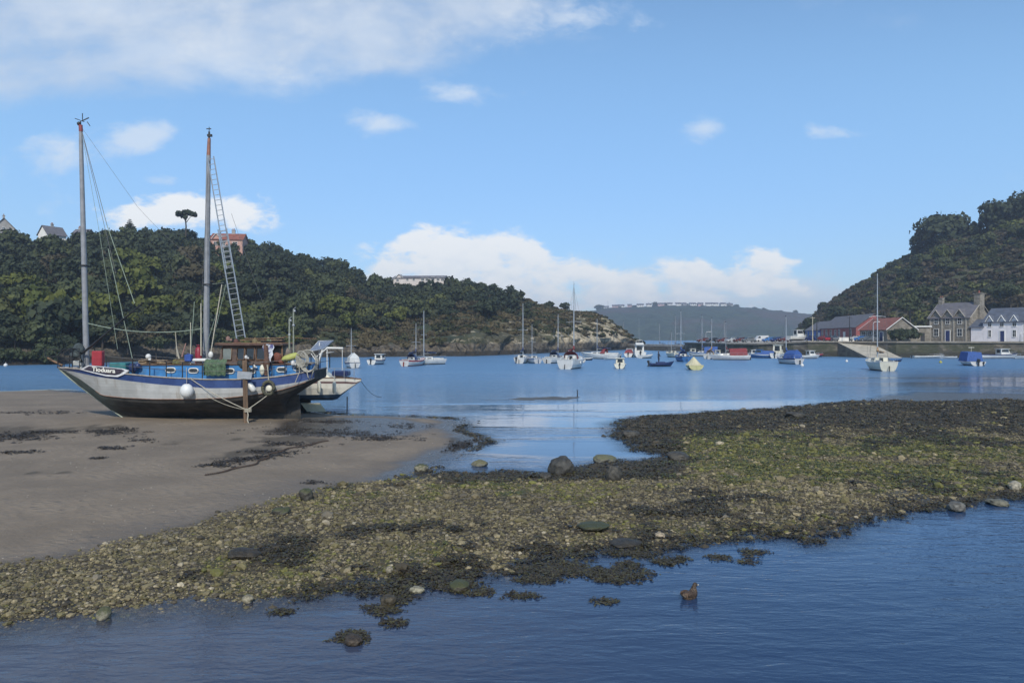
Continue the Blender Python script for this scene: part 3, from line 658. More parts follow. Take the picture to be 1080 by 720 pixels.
# column px -> (shore distance, ridge row, ridge distance)
L_BASE = [(-700,105),(-350,112),(0,119),(60,124),(120,135),(200,148),(300,166),(380,172),(450,176),(500,180),(560,205),(620,240),(660,275),(678,296),(690,300)]
L_SKY = [(-700,272),(-350,268),(-60,268),(0,270),(30,271),(60,270),(100,269),(130,266),(170,267),(200,267),(240,271),(270,275),(300,278),(320,284),(335,291),(355,292),(370,296),(385,303),(410,307),(440,308),(470,308),(500,310),(520,313),(560,319),(590,325),(620,333),(640,338),(652,344),(662,350),(672,357),(681,365),(690,372)]
L_RID = [(-700,210),(-350,225),(0,250),(150,262),(300,285),(420,300),(500,305),(560,300),(620,300),(660,300),(678,301),(690,302)]
R_BASE = [(838,400),(850,330),(862,290),(900,250),(930,232),(970,222),(1000,215),(1080,206),(1300,190),(1700,170)]
R_SKY = [(838,352),(850,340),(862,331),(880,316),(905,302),(925,291),(945,280),(960,270),(980,259),(1000,250),(1030,246),(1060,238),(1080,228),(1200,195),(1400,160),(1700,150)]
R_RID = [(838,420),(850,400),(862,392),(900,372),(940,350),(1000,325),(1080,305),(1300,280),(1700,260)]
def hill_point(px, t, base, sky, rid, side):
    """t 0 shore .. 1 ridge .. >1 beyond"""
    yb, yr, ps = interp(base, px), interp(rid, px), interp(sky, px)
    H = CAMZ+(HOR-ps)*yr/F
    Y = yb+(yr-yb)*t
    tt = np.clip(t, 0, 1)
    if side == 'L':
        cliff = sstep(0, .035, tt)*np.minimum(1.5, H*.5)*(1+1.6*sstep(430,500,px))
        z = cliff+(H-cliff)*(.25*tt+.75*np.sin(tt*math.pi/2)**1.15)
    else:
        z = H*(.55*tt+.45*np.sin(tt*math.pi/2))
    z = np.where(t > 1, H-(t-1)*9-((t-1)**2)*10, z)
    X = (px-540)/F*Y
    return X, Y, z
def hill(name, base, sky, rid, px0, px1, side, m, nx, nt, amp):
    us = np.linspace(px0, px1, nx); ts = np.r_[np.linspace(0, .06, 10), np.linspace(.07, 1.0, nt), np.linspace(1.03, 2.2, 12)]
    T, U = np.meshgrid(ts, us, indexing='ij'); X, Y, z = hill_point(U, T, base, sky, rid, side)
    env = np.clip(T*6, 0, 1)*np.clip(z*.25, 0, 1)
    z = z+env*(fbm(X, Y, 16, 5, 71 if side == 'L' else 72)-.5)*amp
    rocky = (1-sstep(.0, .16, T))*(1 if side == 'L' else .3)*sstep(150,400,U)+.0
    X = X+rocky*(fbm(U*.35, z*2, 3, 4, 5)-.5)*5; Y = Y+rocky*(fbm(U*.35+9, z*2, 2.5, 4, 6)-.5)*7; z = z+rocky*np.clip(T*60,0,1)*(fbm(X, Y+z, 3, 4, 7)-.5)*2.6
    z = np.where(T == 0, -.4, z)
    I = np.arange(T.size).reshape(T.shape); Fa = np.stack([I[:-1,:-1], I[:-1,1:], I[1:,1:], I[1:,:-1]], -1).reshape(-1,4)
    o = fastmesh(name, np.c_[X.ravel(), Y.ravel(), z.ravel()], Fa, m, {'up': T.ravel(), 'along': ((U-0)/1000).ravel()}, smooth=True); tag(o, kind='structure'); return o
def hillmat(name, side):
    m, n, bs = newmat(name); nt = m.node_tree; tc = n.new('ShaderNodeTexCoord'); v = tc.outputs['Object']
    def at(nm):
        q = n.new('ShaderNodeAttribute'); q.attribute_name = nm; return q.outputs['Fac']
    big = n.noise(v, .035, 5, .6); med = n.noise(v, .14, 5, .65); fine = n.noise(v, .9, 6, .7)
    g = n.mix(n.ss(med, .35, .65), (.022,.032,.014), (.05,.062,.024))
    heath = n.mix(n.ss(fine, .35, .65), (.070,.054,.030), (.155,.125,.070))
    if side == 'L':
        hm = n.m('MULTIPLY', n.ss(at('along'), .47, .56), n.ss(n.m('ADD', big, n.m('MULTIPLY', med, .5)), .55, .85, .35, 1))
        c = n.mix(hm, g, heath)
        c = n.mix(n.m('MULTIPLY', n.ss(big, .52, .62), n.ss(at('along'), .5, .58, 0, .7)), c, (.065,.072,.026))
        sp = n.new('ShaderNodeSeparateXYZ'); nt.links.new(v, sp.inputs[0]); z = sp.outputs[2]
        rk = n.noise(n.mapping(v, (1,1,.45)), .30, 6, .72, .6)
        low = n.ss(at('up'), .0, .42, 1.0, 0.0)
        along = n.ss(at('along'), .36, .60, .25, 1.0)
        tip = n.m('MULTIPLY', n.ss(at('along'), .54, .645), .17)
        c = n.mix(n.m('MULTIPLY', n.ss(at('along'), .575, .64), n.ss(med, .35, .6, .3, .9)), c, (.20,.165,.08))
        rm = n.ss(n.m('ADD', n.m('ADD', n.m('MULTIPLY', n.m('MULTIPLY', low, along), .12), tip), rk), .62, .74)
        rock_ = n.mix(n.ss(fine, .28, .55), (.10,.08,.055), (.52,.44,.31))
        c = n.mix(rm, c, rock_)
        shore_ = n.mix(n.ss(fine, .35, .65), (.05,.043,.034), (.17,.14,.10))
        c = n.mix(n.ss(n.m('ADD', z, n.m('MULTIPLY', n.m('SUBTRACT', med, .5), 2.0)), 2.6, 3.4, 1.0, 0.0), c, shore_)
        c = n.mix(n.ss(n.m('ADD', z, n.m('MULTIPLY', n.m('SUBTRACT', fine, .5), .8)), 1.0, 1.4, .9, 0.0), c, (.022,.019,.014))   # tide line weed
    else:
        c = n.mix(n.ss(big, .38, .62), heath, g)
        c = n.mix(n.ss(fine, .55, .75, 0, .6), c, (.05,.04,.03))
    n.set(bs.inputs['Base Color'], c); bs.inputs['Roughness'].default_value = .95
    n.set(bs.inputs['Normal'], n.bump(fine, 1.0, .8, n.bump(med, .6, 2.0)))
    return m
hill('hill', L_BASE, L_SKY, L_RID, -700, 690, 'L', hillmat('left_hill_ground', 'L'), 900, 70, 5)
hill('hill', R_BASE, R_SKY, R_RID, 838, 1700, 'R', hillmat('right_hill_ground', 'R'), 500, 60, 4)
def tz(px, t, side):
    X, Y, z = hill_point(np.array([px], float), np.array([t], float), *((L_BASE, L_SKY, L_RID) if side == 'L' else (R_BASE, R_SKY, R_RID)), side)
    X, Y, z = X[0], Y[0], z[0]
    z = z+min(1, t*6)*min(1, z*.25)*(fbm(np.array([X]), np.array([Y]), 16, 5, 71 if side == 'L' else 72)[0]-.5)*(5 if side == 'L' else 4)
    return X, Y, z
FAR_SKY = [(420,335),(560,331),(625,328),(640,325.5),(700,323),(760,323),(790,326),(850,332),(900,337),(1000,345),(1200,352)]
FY = 1500.0
def far_z(px, t):
    H = CAMZ+(HOR-interp(FAR_SKY, px))*(FY)/F
    return H*np.sin(np.clip(t,0,1)*math.pi/2)**.8
def far_hill():
    us = np.linspace(400, 1250, 420); ts = np.r_[np.linspace(0,1,60), np.linspace(1.1,2,6)]
    T, U = np.meshgrid(ts, us, indexing='ij'); Y = FY-300+300*T; Y = Y+0; X = (U-540)/F*FY*(1-.0*T)
    z = far_z(U, T); z = np.where(T > 1, z-(T-1)*30, z)
    z = z+np.clip(T*5,0,1)*np.clip(1.4-T,0,1)*(fbm(X, Y, 40, 5, 77)-.5)*7+np.clip(T*8,0,1)*(vnoise(X/6, Y/6, 3)-.5)*2.2
    z = np.where(T == 0, -1, z)
    I = np.arange(T.size).reshape(T.shape); Fa = np.stack([I[:-1,:-1], I[:-1,1:], I[1:,1:], I[1:,:-1]], -1).reshape(-1,4)
    m, n, bs = newmat('far_hill_ground'); tc = n.new('ShaderNodeTexCoord'); v = tc.outputs['Object']
    big = n.noise(v, .008, 5, .6); med = n.noise(v, .05, 6, .7)
    c = n.mix(n.ss(med, .35, .65), (.012,.026,.014), (.036,.056,.028)); c = n.mix(n.ss(big, .45, .62, 0, .75), c, (.065,.045,.040)); n.set(bs.inputs['Base Color'], c); bs.inputs['Roughness'].default_value = 1
    n.set(bs.inputs['Normal'], n.bump(med, 1, 6))
    tag(fastmesh('hill', np.c_[X.ravel(), Y.ravel(), z.ravel()], Fa, m, smooth=True), kind='structure')
far_hill()

# ================================================================ trees
def crown_arrays(seed, n, leaf=.5, lobes=7, spread=.62, flat=.8):
    """leaf clumps over a cluster of lobes; unit radius about, base near z=-.7"""
    r = np.random.default_rng(seed)
    c = r.normal(0, 1, (lobes, 3)); c /= np.linalg.norm(c, axis=1)[:, None]; c *= spread*r.random((lobes,1))**.45; c[:, 2] *= flat
    rad = .34+.24*r.random(lobes)
    k = r.integers(0, lobes, n); d = r.normal(0, 1, (n,3)); d /= np.linalg.norm(d, axis=1)[:, None]; d[:, 2] = np.where(d[:, 2] < -.35, -d[:, 2]*.6, d[:, 2])
    p = c[k]+d*(rad[k]*(.62+.42*r.random(n)))[:, None]; p[:, 2] *= flat
    nn = d+r.normal(0, .55, (n,3)); nn /= np.linalg.norm(nn, axis=1)[:, None]
    a = np.cross(nn, r.normal(0, 1, (n,3))); a /= np.linalg.norm(a, axis=1)[:, None]; b = np.cross(nn, a)
    s = leaf*(.5+.8*r.random(n))[:, None]*.5
    V = np.stack([p-a*s-b*s*.7, p+a*s-b*s*.7, p+a*s*.7+b*s, p-a*s*.7+b*s], 1)
    V += r.normal(0, .05*leaf, V.shape)
    sh = r.random(n)
    return V.reshape(-1, 3), np.repeat(sh, 4)
def leafmat(name, use_attr=False, lo=(.02,.03,.012), hi=(.06,.075,.025)):
    m, n, bs = newmat(name); at = n.new('ShaderNodeAttribute'); at.attribute_name = 'sh'
    if use_attr:
        t = n.new('ShaderNodeAttribute'); t.attribute_name = 'tint'; base = t.outputs['Color']
        mul = m.node_tree.nodes.new('ShaderNodeMix'); mul.data_type = 'RGBA'; mul.blend_type = 'MULTIPLY'; mul.inputs[0].default_value = 1
        m.node_tree.links.new(base, mul.inputs[6]); n.set(mul.inputs[7], n.mix(at.outputs['Fac'], (.6,.6,.6), (1.25,1.25,1.2))); c = mul.outputs[2]
    else:
        oi = n.new('ShaderNodeObjectInfo'); f = n.m('ADD', n.m('MULTIPLY', at.outputs['Fac'], .55), n.m('MULTIPLY', oi.outputs['Random'], .5)); c = n.mix(f, lo, hi)
    n.set(bs.inputs['Base Color'], c); bs.inputs['Roughness'].default_value = .8; bs.inputs['Specular IOR Level'].default_value = .2
    return m
LM = [leafmat('leaves_dark', lo=(.024,.034,.020), hi=(.042,.053,.027)), leafmat('leaves_mid', lo=(.034,.046,.022), hi=(.066,.078,.034)), leafmat('leaves_light', lo=(.040,.055,.012), hi=(.105,.115,.028)), leafmat('leaves_brown', lo=(.045,.040,.022), hi=(.075,.064,.036))]
BARK = mat('bark', (.055,.045,.035), .9, .3, 3)
_crowns = {}
def crown_mesh(mi, k, n=420, leaf=.26, lobes=8, flat=.82, spread=.62):
    key = (mi, k, n, lobes)
    if key not in _crowns:
        n2 = int(n*2.4); V, sh = crown_arrays(100+k*7+lobes, n2, leaf*math.sqrt(420/n)*.62, lobes+(4 if n > 450 else 0), spread, flat); i = np.arange(n2)*4
        _crowns[key] = fastmesh('crown', V, np.stack([i,i+1,i+2,i+3],-1), LM[mi], {'sh': sh}, link=False)
    return _crowns[key]
def trunk_mb(h, r, seed=0, limbs=4, lean=.1):
    q = random.Random(seed); b = MB(); top = Vector((lean*h*.3, 0, h))
    pts = [Vector((0,0,-.8)), Vector((lean*h*.05,.02*h,h*.35)), Vector((lean*h*.15,0,h*.7)), top]
    b.tube(pts, [r*1.25, r, r*.75, r*.4], 7)
    for i in range(limbs):
        a = q.random()*6.28; s = pts[2].lerp(top, q.random()*.8); e = s+Vector((math.cos(a)*h*.35, math.sin(a)*h*.35, h*(.15+.2*q.random())))
        b.tube([s, s.lerp(e,.5)+Vector((0,0,h*.04)), e], [r*.45, r*.3, r*.12], 5)
    return b
_tr = {}
def tree(loc, cr, mi, k, label, group=None, name='broadleaf_tree', h=None, flatz=1.0, n=420, lobes=8, rz=0.0):
    """crown radius cr; crown centre at h above loc"""
    h = h or cr*.9
    root = empty(name, loc, rz, label, 'tree', group)
    if 't' not in _tr: _tr['t'] = trunk_mb(1.0, .06, 1).build('trunk', BARK, root); t = _tr['t']
    else: t = bpy.data.objects.new('trunk', _tr['t'].data); col.objects.link(t); t.parent = root
    t.scale = (h, h, h)
    c = bpy.data.objects.new('crown', crown_mesh(mi, k, n, lobes=lobes)); col.objects.link(c); c.parent = root
    c.location = (0,0,h); c.scale = (cr, cr, cr*flatz)
    return root
rt = random.Random(21)
# individual trees one can tell apart
def woods():
    rng = np.random.default_rng(12)
    cand = []
    px = rng.uniform(-260, 560, 5200); t = rng.random(5200)**.85*1.06
    for a, q in zip(px, t):
        if a > 470 and rng.random() < sstep(470, 560, a)*.9: continue
        if a > 330 and q < .14+.12*sstep(330,470,a): continue
        if q < .02: continue
        X, Y, z = tz(a, q, 'L'); 
        cand.append([X, Y, z, a, q])
    # thin by spacing with a grid
    grid = {}; keep = []
    order = rng.permutation(len(cand))
    for i in order:
        X, Y, z, a, q = cand[i]; r = (1.9+3.6*rng.random()**1.6)*(1 if a < 360 else .8)
        if a > 300: r *= .85
        gx, gy = int(X//5), int(Y//5); ok = True
        for dx in (-1,0,1):
            for dy in (-1,0,1):
                for (x2, y2, r2) in grid.get((gx+dx, gy+dy), []):
                    if (x2-X)**2+(y2-Y)**2 < ((r+r2)*.52)**2: ok = False; break
                if not ok: break
            if not ok: break
        if ok: grid.setdefault((gx, gy), []).append((X, Y, r)); keep.append((X, Y, z, r, a, q))
    vis = [k for k in keep if -5 <= k[4] <= 560]
    # largest in the picture: radius over distance, front row and skyline first
    def score(k): return k[3]/k[1]*(1.6 if k[5] < .16 or k[5] > .93 else 1.0)
    vis.sort(key=score, reverse=True); ind = set(id(k) for k in vis[:255])
    def tone(a, q, X, Y):
        f = fbm(np.array([X]), np.array([Y]), 14, 3, 5)[0]+rng.normal(0, .10)-.10*q
        if f > .64 and q < .6: return 2
        if f < .27 and q < .5: return 3
        if f > .49: return 1
        return 0
    V0 = [crown_arrays(300+s, 480, .21, 9, .64, .85) for s in range(8)]
    VV = []; SH = []; TN_ = []
    tints = [(.027,.038,.022),(.045,.056,.027),(.085,.095,.034),(.062,.055,.032)]
    for k in keep:
        X, Y, z, r, a, q = k; ti = tone(a, q, X, Y)
        if id(k) in ind:
            lab = ['dense dark green tree in the wood covering the hillside behind the beached boat', 'mid green rounded tree in the wood covering the hillside behind the beached boat', 'pale yellow green tree in the wood covering the hillside behind the beached boat', 'brownish tree in the wood covering the hillside behind the beached boat'][ti]
            if q > .93: lab = ['dark tree breaking the skyline of the wooded hill', 'mid green tree breaking the skyline of the wooded hill', 'pale green tree breaking the skyline of the wooded hill', 'brownish tree breaking the skyline of the wooded hill'][ti]; g = ['dark', 'mid green', 'pale', 'brownish'][ti]+' trees along the wooded skyline'
            else: g = ['dark', 'mid green', 'pale', 'brownish'][ti]+' trees on the wooded hillside'
            tree((X, Y, z-.3), r*1.12, ti, rt.randrange(5), lab, g, h=r*.95, rz=rt.random()*6, flatz=.85+.35*rt.random())
        else:
            v, s = V0[rng.integers(8)]; th = rng.random()*6.28; c_, s_ = math.cos(th), math.sin(th); zf = .8+.4*rng.random()
            w = np.c_[v[:,0]*c_-v[:,1]*s_, v[:,0]*s_+v[:,1]*c_, v[:,2]*zf]*r*1.1+np.array([X, Y, z+r*.65]); VV.append(w); SH.append(s)
            TN_.append(np.tile(np.array(tints[ti])*(.8+.4*rng.random()), (len(w),1)))
    V = np.concatenate(VV); n = len(V)//4; i = np.arange(n)*4
    o = fastmesh('woodland', V, np.stack([i,i+1,i+2,i+3],-1), leafmat('woodland_leaves', True), {'sh': np.concatenate(SH), 'tint': np.concatenate(TN_)}); tag(o, kind='stuff', label='dense mixed woodland filling the hillside between the nearer trees', cat='woodland')
    print('woods', len(keep), n)
    # heath shrubs on the headland and on the other hill
    for nm, side, (p0, p1), cnt, pal, lab in (('heath_scrub', 'L', (320, 678), 4300, [(.075,.062,.034),(.055,.056,.026),(.038,.046,.020),(.095,.078,.042)], 'low brown heath and gorse scrub over the rocky headland'),
                                     ('hillside_scrub', 'R', (842, 1330), 5200, [(.052,.045,.028),(.035,.043,.020),(.066,.054,.036),(.034,.044,.02),(.08,.088,.03)], 'brownish scrub and low bushes covering the steep hill behind the quay')):
        VV = []; SH = []; TN_ = []
        V1 = [crown_arrays(400+s, 130, .38, 6, .62, .55) for s in range(8)]
        for _ in range(cnt):
            a = rng.uniform(p0, p1); q = rng.random()**.8*1.05
            if side == 'L' and (q < (.03 if a < 470 else .08) or (a < 470 and q > .30) or rng.random() < sstep(540,650,a)*.85): continue
            X, Y, z = tz(a, q, side); r = (.6+.9*rng.random()) if side == 'L' else (.9+1.5*rng.random()**2)
            v, s = V1[rng.integers(8)]; th = rng.random()*6.28; c_, s_ = math.cos(th), math.sin(th)
            w = np.c_[v[:,0]*c_-v[:,1]*s_, v[:,0]*s_+v[:,1]*c_, v[:,2]]*r*1.25+np.array([X, Y, z+r*.25]); VV.append(w); SH.append(s)
            f = fbm(np.array([X]), np.array([Y]), 12, 3, 15)[0]+rng.normal(0, .07); pi = min(len(pal)-1, max(0, int((f-.3)/.4*len(pal)))) 
            TN_.append(np.tile(np.array(pal[pi])*(.7+.55*rng.random()), (len(w),1)))
        V = np.concatenate(VV); n = len(V)//4; i = np.arange(n)*4
        o = fastmesh(nm, V, np.stack([i,i+1,i+2,i+3],-1), leafmat(nm+'_leaves', True), {'sh': np.concatenate(SH), 'tint': np.concatenate(TN_)}); tag(o, kind='stuff', label=lab, cat='scrub')
woods()
def special_trees():
    # umbrella pine on the skyline
    def at(px, py, Y): return P(px, py, Y)
    p = at(196, 243, 240); root = empty('pine_tree', p, 0, 'flat topped pine standing clear on the skyline behind the tall ladder', 'tree')
    b = MB(); b.tube([(0,0,-2),(.1,0,1.5),(-.2,0,4.4)], [.35,.28,.18], 7)
    for a, l, z0, z1 in ((0,2.8,2.6,5.4),(2.4,2.6,2.9,5.0),(3.6,2.3,3.2,5.8),(5.2,2.0,2.4,4.2),(1.2,1.6,3.4,6.1)): b.tube([(0,0,z0),(math.cos(a)*l*.5,math.sin(a)*l*.5,z0+(z1-z0)*.6),(math.cos(a)*l,math.sin(a)*l,z1)], [.16,.11,.05], 5)
    b.build('trunk', BARK, root)
    V, S = [], []
    for k,(x,y,z,r) in enumerate(((2.8,0,5.5,1.3),(-2.2,1.4,5.2,1.3),(-2.3,-1,5.9,1.2),(1.0,-1.8,4.3,1.0),(.4,1.2,6.2,1.5),(0,0,6.4,1.6),(1.7,.3,6.0,1.3),(-3.2,0,5.2,.8),(3.6,.2,5.1,.8))):
        v, s = crown_arrays(800+k, 260, .30, 5, .6, .45); V.append(v*np.array([1,1,1.5])*r*1.5+np.array([x,y,z])); S.append(s)
    V = np.concatenate(V); n = len(V)//4; i = np.arange(n)*4; o = fastmesh('crown', V, np.stack([i,i+1,i+2,i+3],-1), LM[0], {'sh': np.concatenate(S)}); o.parent = root; root.scale = (.82,.82,.92)
    # young conifer
    p = at(137, 246, 236); root = empty('conifer_tree', p, 0, 'small spiky conifer on the skyline close to the front mast', 'tree')
    MB().tube([(0,0,-2),(0,0,4.4)], [.2,.05], 6).build('trunk', BARK, root)
    V, S = [], []
    for k in range(7):
        z = .6+k*.58; r = 2.0-k*.25
        for j in range(6):
            a = j*1.05+k*.5; v, s = crown_arrays(900+k*6+j, 40, .7, 3, .5, .4); V.append(v*np.array([.8,.8,.5])*r*.75+np.array([math.cos(a)*r*.62, math.sin(a)*r*.62, z+.25])); S.append(s)
    V = np.concatenate(V); n = len(V)//4; i = np.arange(n)*4; o = fastmesh('crown', V, np.stack([i,i+1,i+2,i+3],-1), LM[0], {'sh': np.concatenate(S)}); o.parent = root
    # larger trees on the steep hill over the quay
    def big(px, pyfoot, pytop, w, Y, mi, lab, k, n=900, lobes=11):
        h = (pyfoot-pytop)*Y/F; cr = w/2*Y/F; fz = max(.9, min(1.25, h*.6/cr))
        tree(at(px, pyfoot, Y), cr*1.05, mi, k, lab, None, h=max(.5, h-cr*.80*fz), n=n, lobes=lobes, rz=k, flatz=fz)
    big(1000, 262, 219, 62, 318, 0, 'broad open crowned tree on the skyline of the steep hill', 11, 620, 13)
    big(975, 268, 240, 30, 325, 0, 'smaller dark tree below the broad skyline tree', 12, 500, 9)
    big(1024, 262, 238, 34, 316, 0, 'low dark tree between the two skyline trees of the steep hill', 13, 500, 9)
    big(1056, 258, 203, 50, 305, 0, 'tall dark dense tree on the skyline above the stone house', 14, 1000, 10)
    big(1086, 254, 196, 46, 300, 0, 'dark tree cut by the photo edge on the steep hill skyline', 15, 900, 10)
    big(1072, 262, 228, 44, 290, 2, 'pale green tree below the tall dark skyline tree', 16, 700, 9)
    big(995, 288, 258, 26, 288, 2, 'light green small tree on the brown hillside above the stone house', 17, 500, 7)
    big(945, 292, 274, 22, 330, 0, 'small dark tree on the ridge edge of the steep hill', 18, 400, 7)
    big(1040, 300, 277, 30, 265, 1, 'rounded green bush high behind the stone chimney', 19, 400, 7)
    big(974, 318, 300, 30, 235, 1, 'green tree on the slope behind the red roofed building', 20, 400, 8)
    big(960, 334, 310, 34, 226, 1, 'green bushy tree just above the cottage roofs', 21, 500, 8)
    big(1066, 318, 296, 34, 225, 1, 'green tree on the slope behind the white house', 22, 500, 8)
    big(856, 352, 333, 22, 262, 0, 'dark tree at the hill foot behind the blue ended building', 23, 400, 8)
    big(846, 358, 343, 14, 250, 0, 'small dark bush at the end of the blue ended building', 24, 300, 6)
    big(880, 336, 322, 30, 290, 0, 'dark bushy tree behind the long slate roof', 25, 400, 8)
    big(915, 330, 312, 26, 262, 0, 'dark tree over the ridge of the long slate roof', 26, 400, 8)
    big(870, 328, 316, 18, 380, 0, 'low dark tree on the seaward end of the steep hill', 27, 300, 6)
    # paler trees standing out low on the wooded slope
    big(72, 360, 322, 30, 135, 2, 'tall pale yellow green tree low on the slope behind the front mast', 28, 700, 9)
    big(46, 362, 338, 40, 131, 2, 'wide yellow green tree by the shore beyond the bow', 29, 700, 9)
    big(12, 366, 346, 34, 127, 1, 'low green tree on the shore at the photo edge', 30, 600, 9)
    big(48, 380, 360, 40, 124, 1, 'bushy green tree overhanging the water beyond the bow', 31, 700, 9)
    big(10, 380, 362, 36, 121, 1, 'dark bushy tree overhanging the water at the photo edge', 32, 600, 9)
    big(135, 366, 344, 36, 138, 3, 'russet brown bush on the slope behind the boat rail', 33, 600, 9)
    big(165, 372, 350, 30, 142, 1, 'olive bush low behind the cabin of the beached boat', 34, 600, 9)
    big(190, 262, 238, 34, 245, 0, 'dark dense tree beneath the flat topped pine', 35, 800, 9)
    big(375, 300, 278, 36, 290, 0, 'dark rounded tree where the wooded skyline drops away', 36, 700, 9)
    big(345, 298, 276, 20, 285, 0, 'pointed dark tree beside the notch in the skyline', 37, 400, 7)
    big(594, 326, 318, 15, 299, 0, 'tiny dark tree on the headland ridge', 38, 200, 5)
    big(579, 324, 315, 17, 299, 0, 'small wind bent tree on the headland ridge', 39, 200, 5)
    # bushy trees following the ridge and the upper slope of the steep hill
    for i in range(26):
        a = 930+i*7.5+rt.uniform(-6, 6); q = (rt.uniform(.82, 1.0) if i % 2 else rt.uniform(.5, .8)); X, Y, z = tz(a, q, 'R'); r = rt.uniform(2.6, 5.2)*(1 if a > 960 else .6)
        tree((X, Y, z-.8), r, 1 if rt.random() < .55 else 0, i % 5, 'bushy green tree on the upper slope of the steep hill', 'bushy trees on the steep hill', h=r*.75, rz=i, flatz=.95)
    # distant trees between the houses on the far ridge
    for i,(a,w) in enumerate(((632,12),(652,9),(668,8),(690,10),(701,9),(722,8),(738,9),(752,7),(768,9),(776,9),(795,7),(806,8),(822,7),(838,8))):
        Y = FY-4; H = far_z(np.array([a]), np.array([1.0]))[0]; x = (a-540)/F*FY
        tree((x, Y, H-2), w/2*Y/F, 0, i % 5, 'dark tree between houses on the far ridge', 'trees along the far ridge', n=420, h=w*.45)
special_trees()
# ================================================================ buildings
def stonemat(name, a, b, scale=1.6, mortar=(.2,.18,.15)):
    if name in _mc: return _mc[name]
    m, n, bs = newmat(name); tc = n.new('ShaderNodeTexCoord'); v = tc.outputs['Object']
    vo = n.new('ShaderNodeTexVoronoi'); m.node_tree.links.new(n.mapping(v, (1,1,1.8)), vo.inputs['Vector']); vo.inputs['Scale'].default_value = scale
    s = n.new('ShaderNodeSeparateColor'); m.node_tree.links.new(vo.outputs['Color'], s.inputs[0])
    big = n.noise(v, .25, 5, .6)
    c = n.mix(s.outputs[0], a, b); c = n.mix(n.ss(big, .4, .65, 0, .5), c, tuple(x*.55 for x in a)); n.set(bs.inputs['Base Color'], c); bs.inputs['Roughness'].default_value = .9
    n.set(bs.inputs['Normal'], n.bump(vo.outputs['Distance'], .6, .08)); _mc[name] = m; return m
def roofmat(name, c, dirt=(.12,.11,.08)):
    return mat(name, c, .75, .25, .8, bump=.5, bscale=3.5, dirt=dirt, dirt_amt=.4, stretch=(1,1,2.5))
SLATE = roofmat('slate', (.12,.115,.13)); BSLATE = roofmat('blue_slate', (.085,.10,.135)); TERRA = roofmat('terracotta', (.23,.08,.055)); 
STONE = stonemat('brown_stone', (.15,.135,.11), (.27,.245,.205)); QSTONE = stonemat('quay_stone', (.075,.065,.05), (.16,.14,.105), .9)
LILAC = mat('lilac_render', (.70,.67,.69), .85, .06, .8, dirt=(.4,.36,.38), dirt_amt=.25); WHT = mat('white_render', (.72,.71,.68), .85, .06, .8, dirt=(.4,.38,.33), dirt_amt=.3)
REDW = mat('red_render', (.27,.085,.085), .85, .15, 1, dirt=(.16,.07,.06)); BLUW = mat('blue_render', (.06,.14,.42), .8, .2, 1); YELW = mat('yellow_render', (.6,.52,.3), .85, .1, 1)
GREYW = mat('grey_render', (.3,.29,.28), .85, .15, 1, dirt=(.15,.14,.12)); PINKW = mat('pink_render', (.5,.33,.32), .85, .1, 1); TRIM = mat('white_trim', (.68,.68,.66), .6, .08, 3); BDOOR = mat('blue_door', (.018,.03,.11), .5, .1, 3); PALE = mat('pale_stone_trim', (.33,.30,.25), .85, .15, 2)
def window(root, x, z, w, h, y=0.0, trim=TRIM, axis='x', name='window'):
    b = MB(); t = .075
    def bx(cx, cz, dx, dz, dy=.10, yy=0.0):
        if axis == 'x': b.box((cx, y-.03+yy, cz), (dx, dy, dz))
        else: b.box((y+.03-yy, cx, cz), (dy, dx, dz))
    bx(x, z-h/2, w+2*t, t*1.3, .22); bx(x, z+h/2, w+2*t, t); bx(x-w/2-t/2, z, t, h-t*1.2); bx(x+w/2+t/2, z, t, h-t*1.2); bx(x, z, w, .06, .06, .01); bx(x, z, .05, h-t*1.3, .05, .012)
    f = b.build(name, trim, root)
    g = MB()
    if axis == 'x': g.box((x, y-.012, z), (w, .03, h))
    else: g.box((y+.012, x, z), (.03, w, h))
    g.build('pane', M['glass'], f); return f
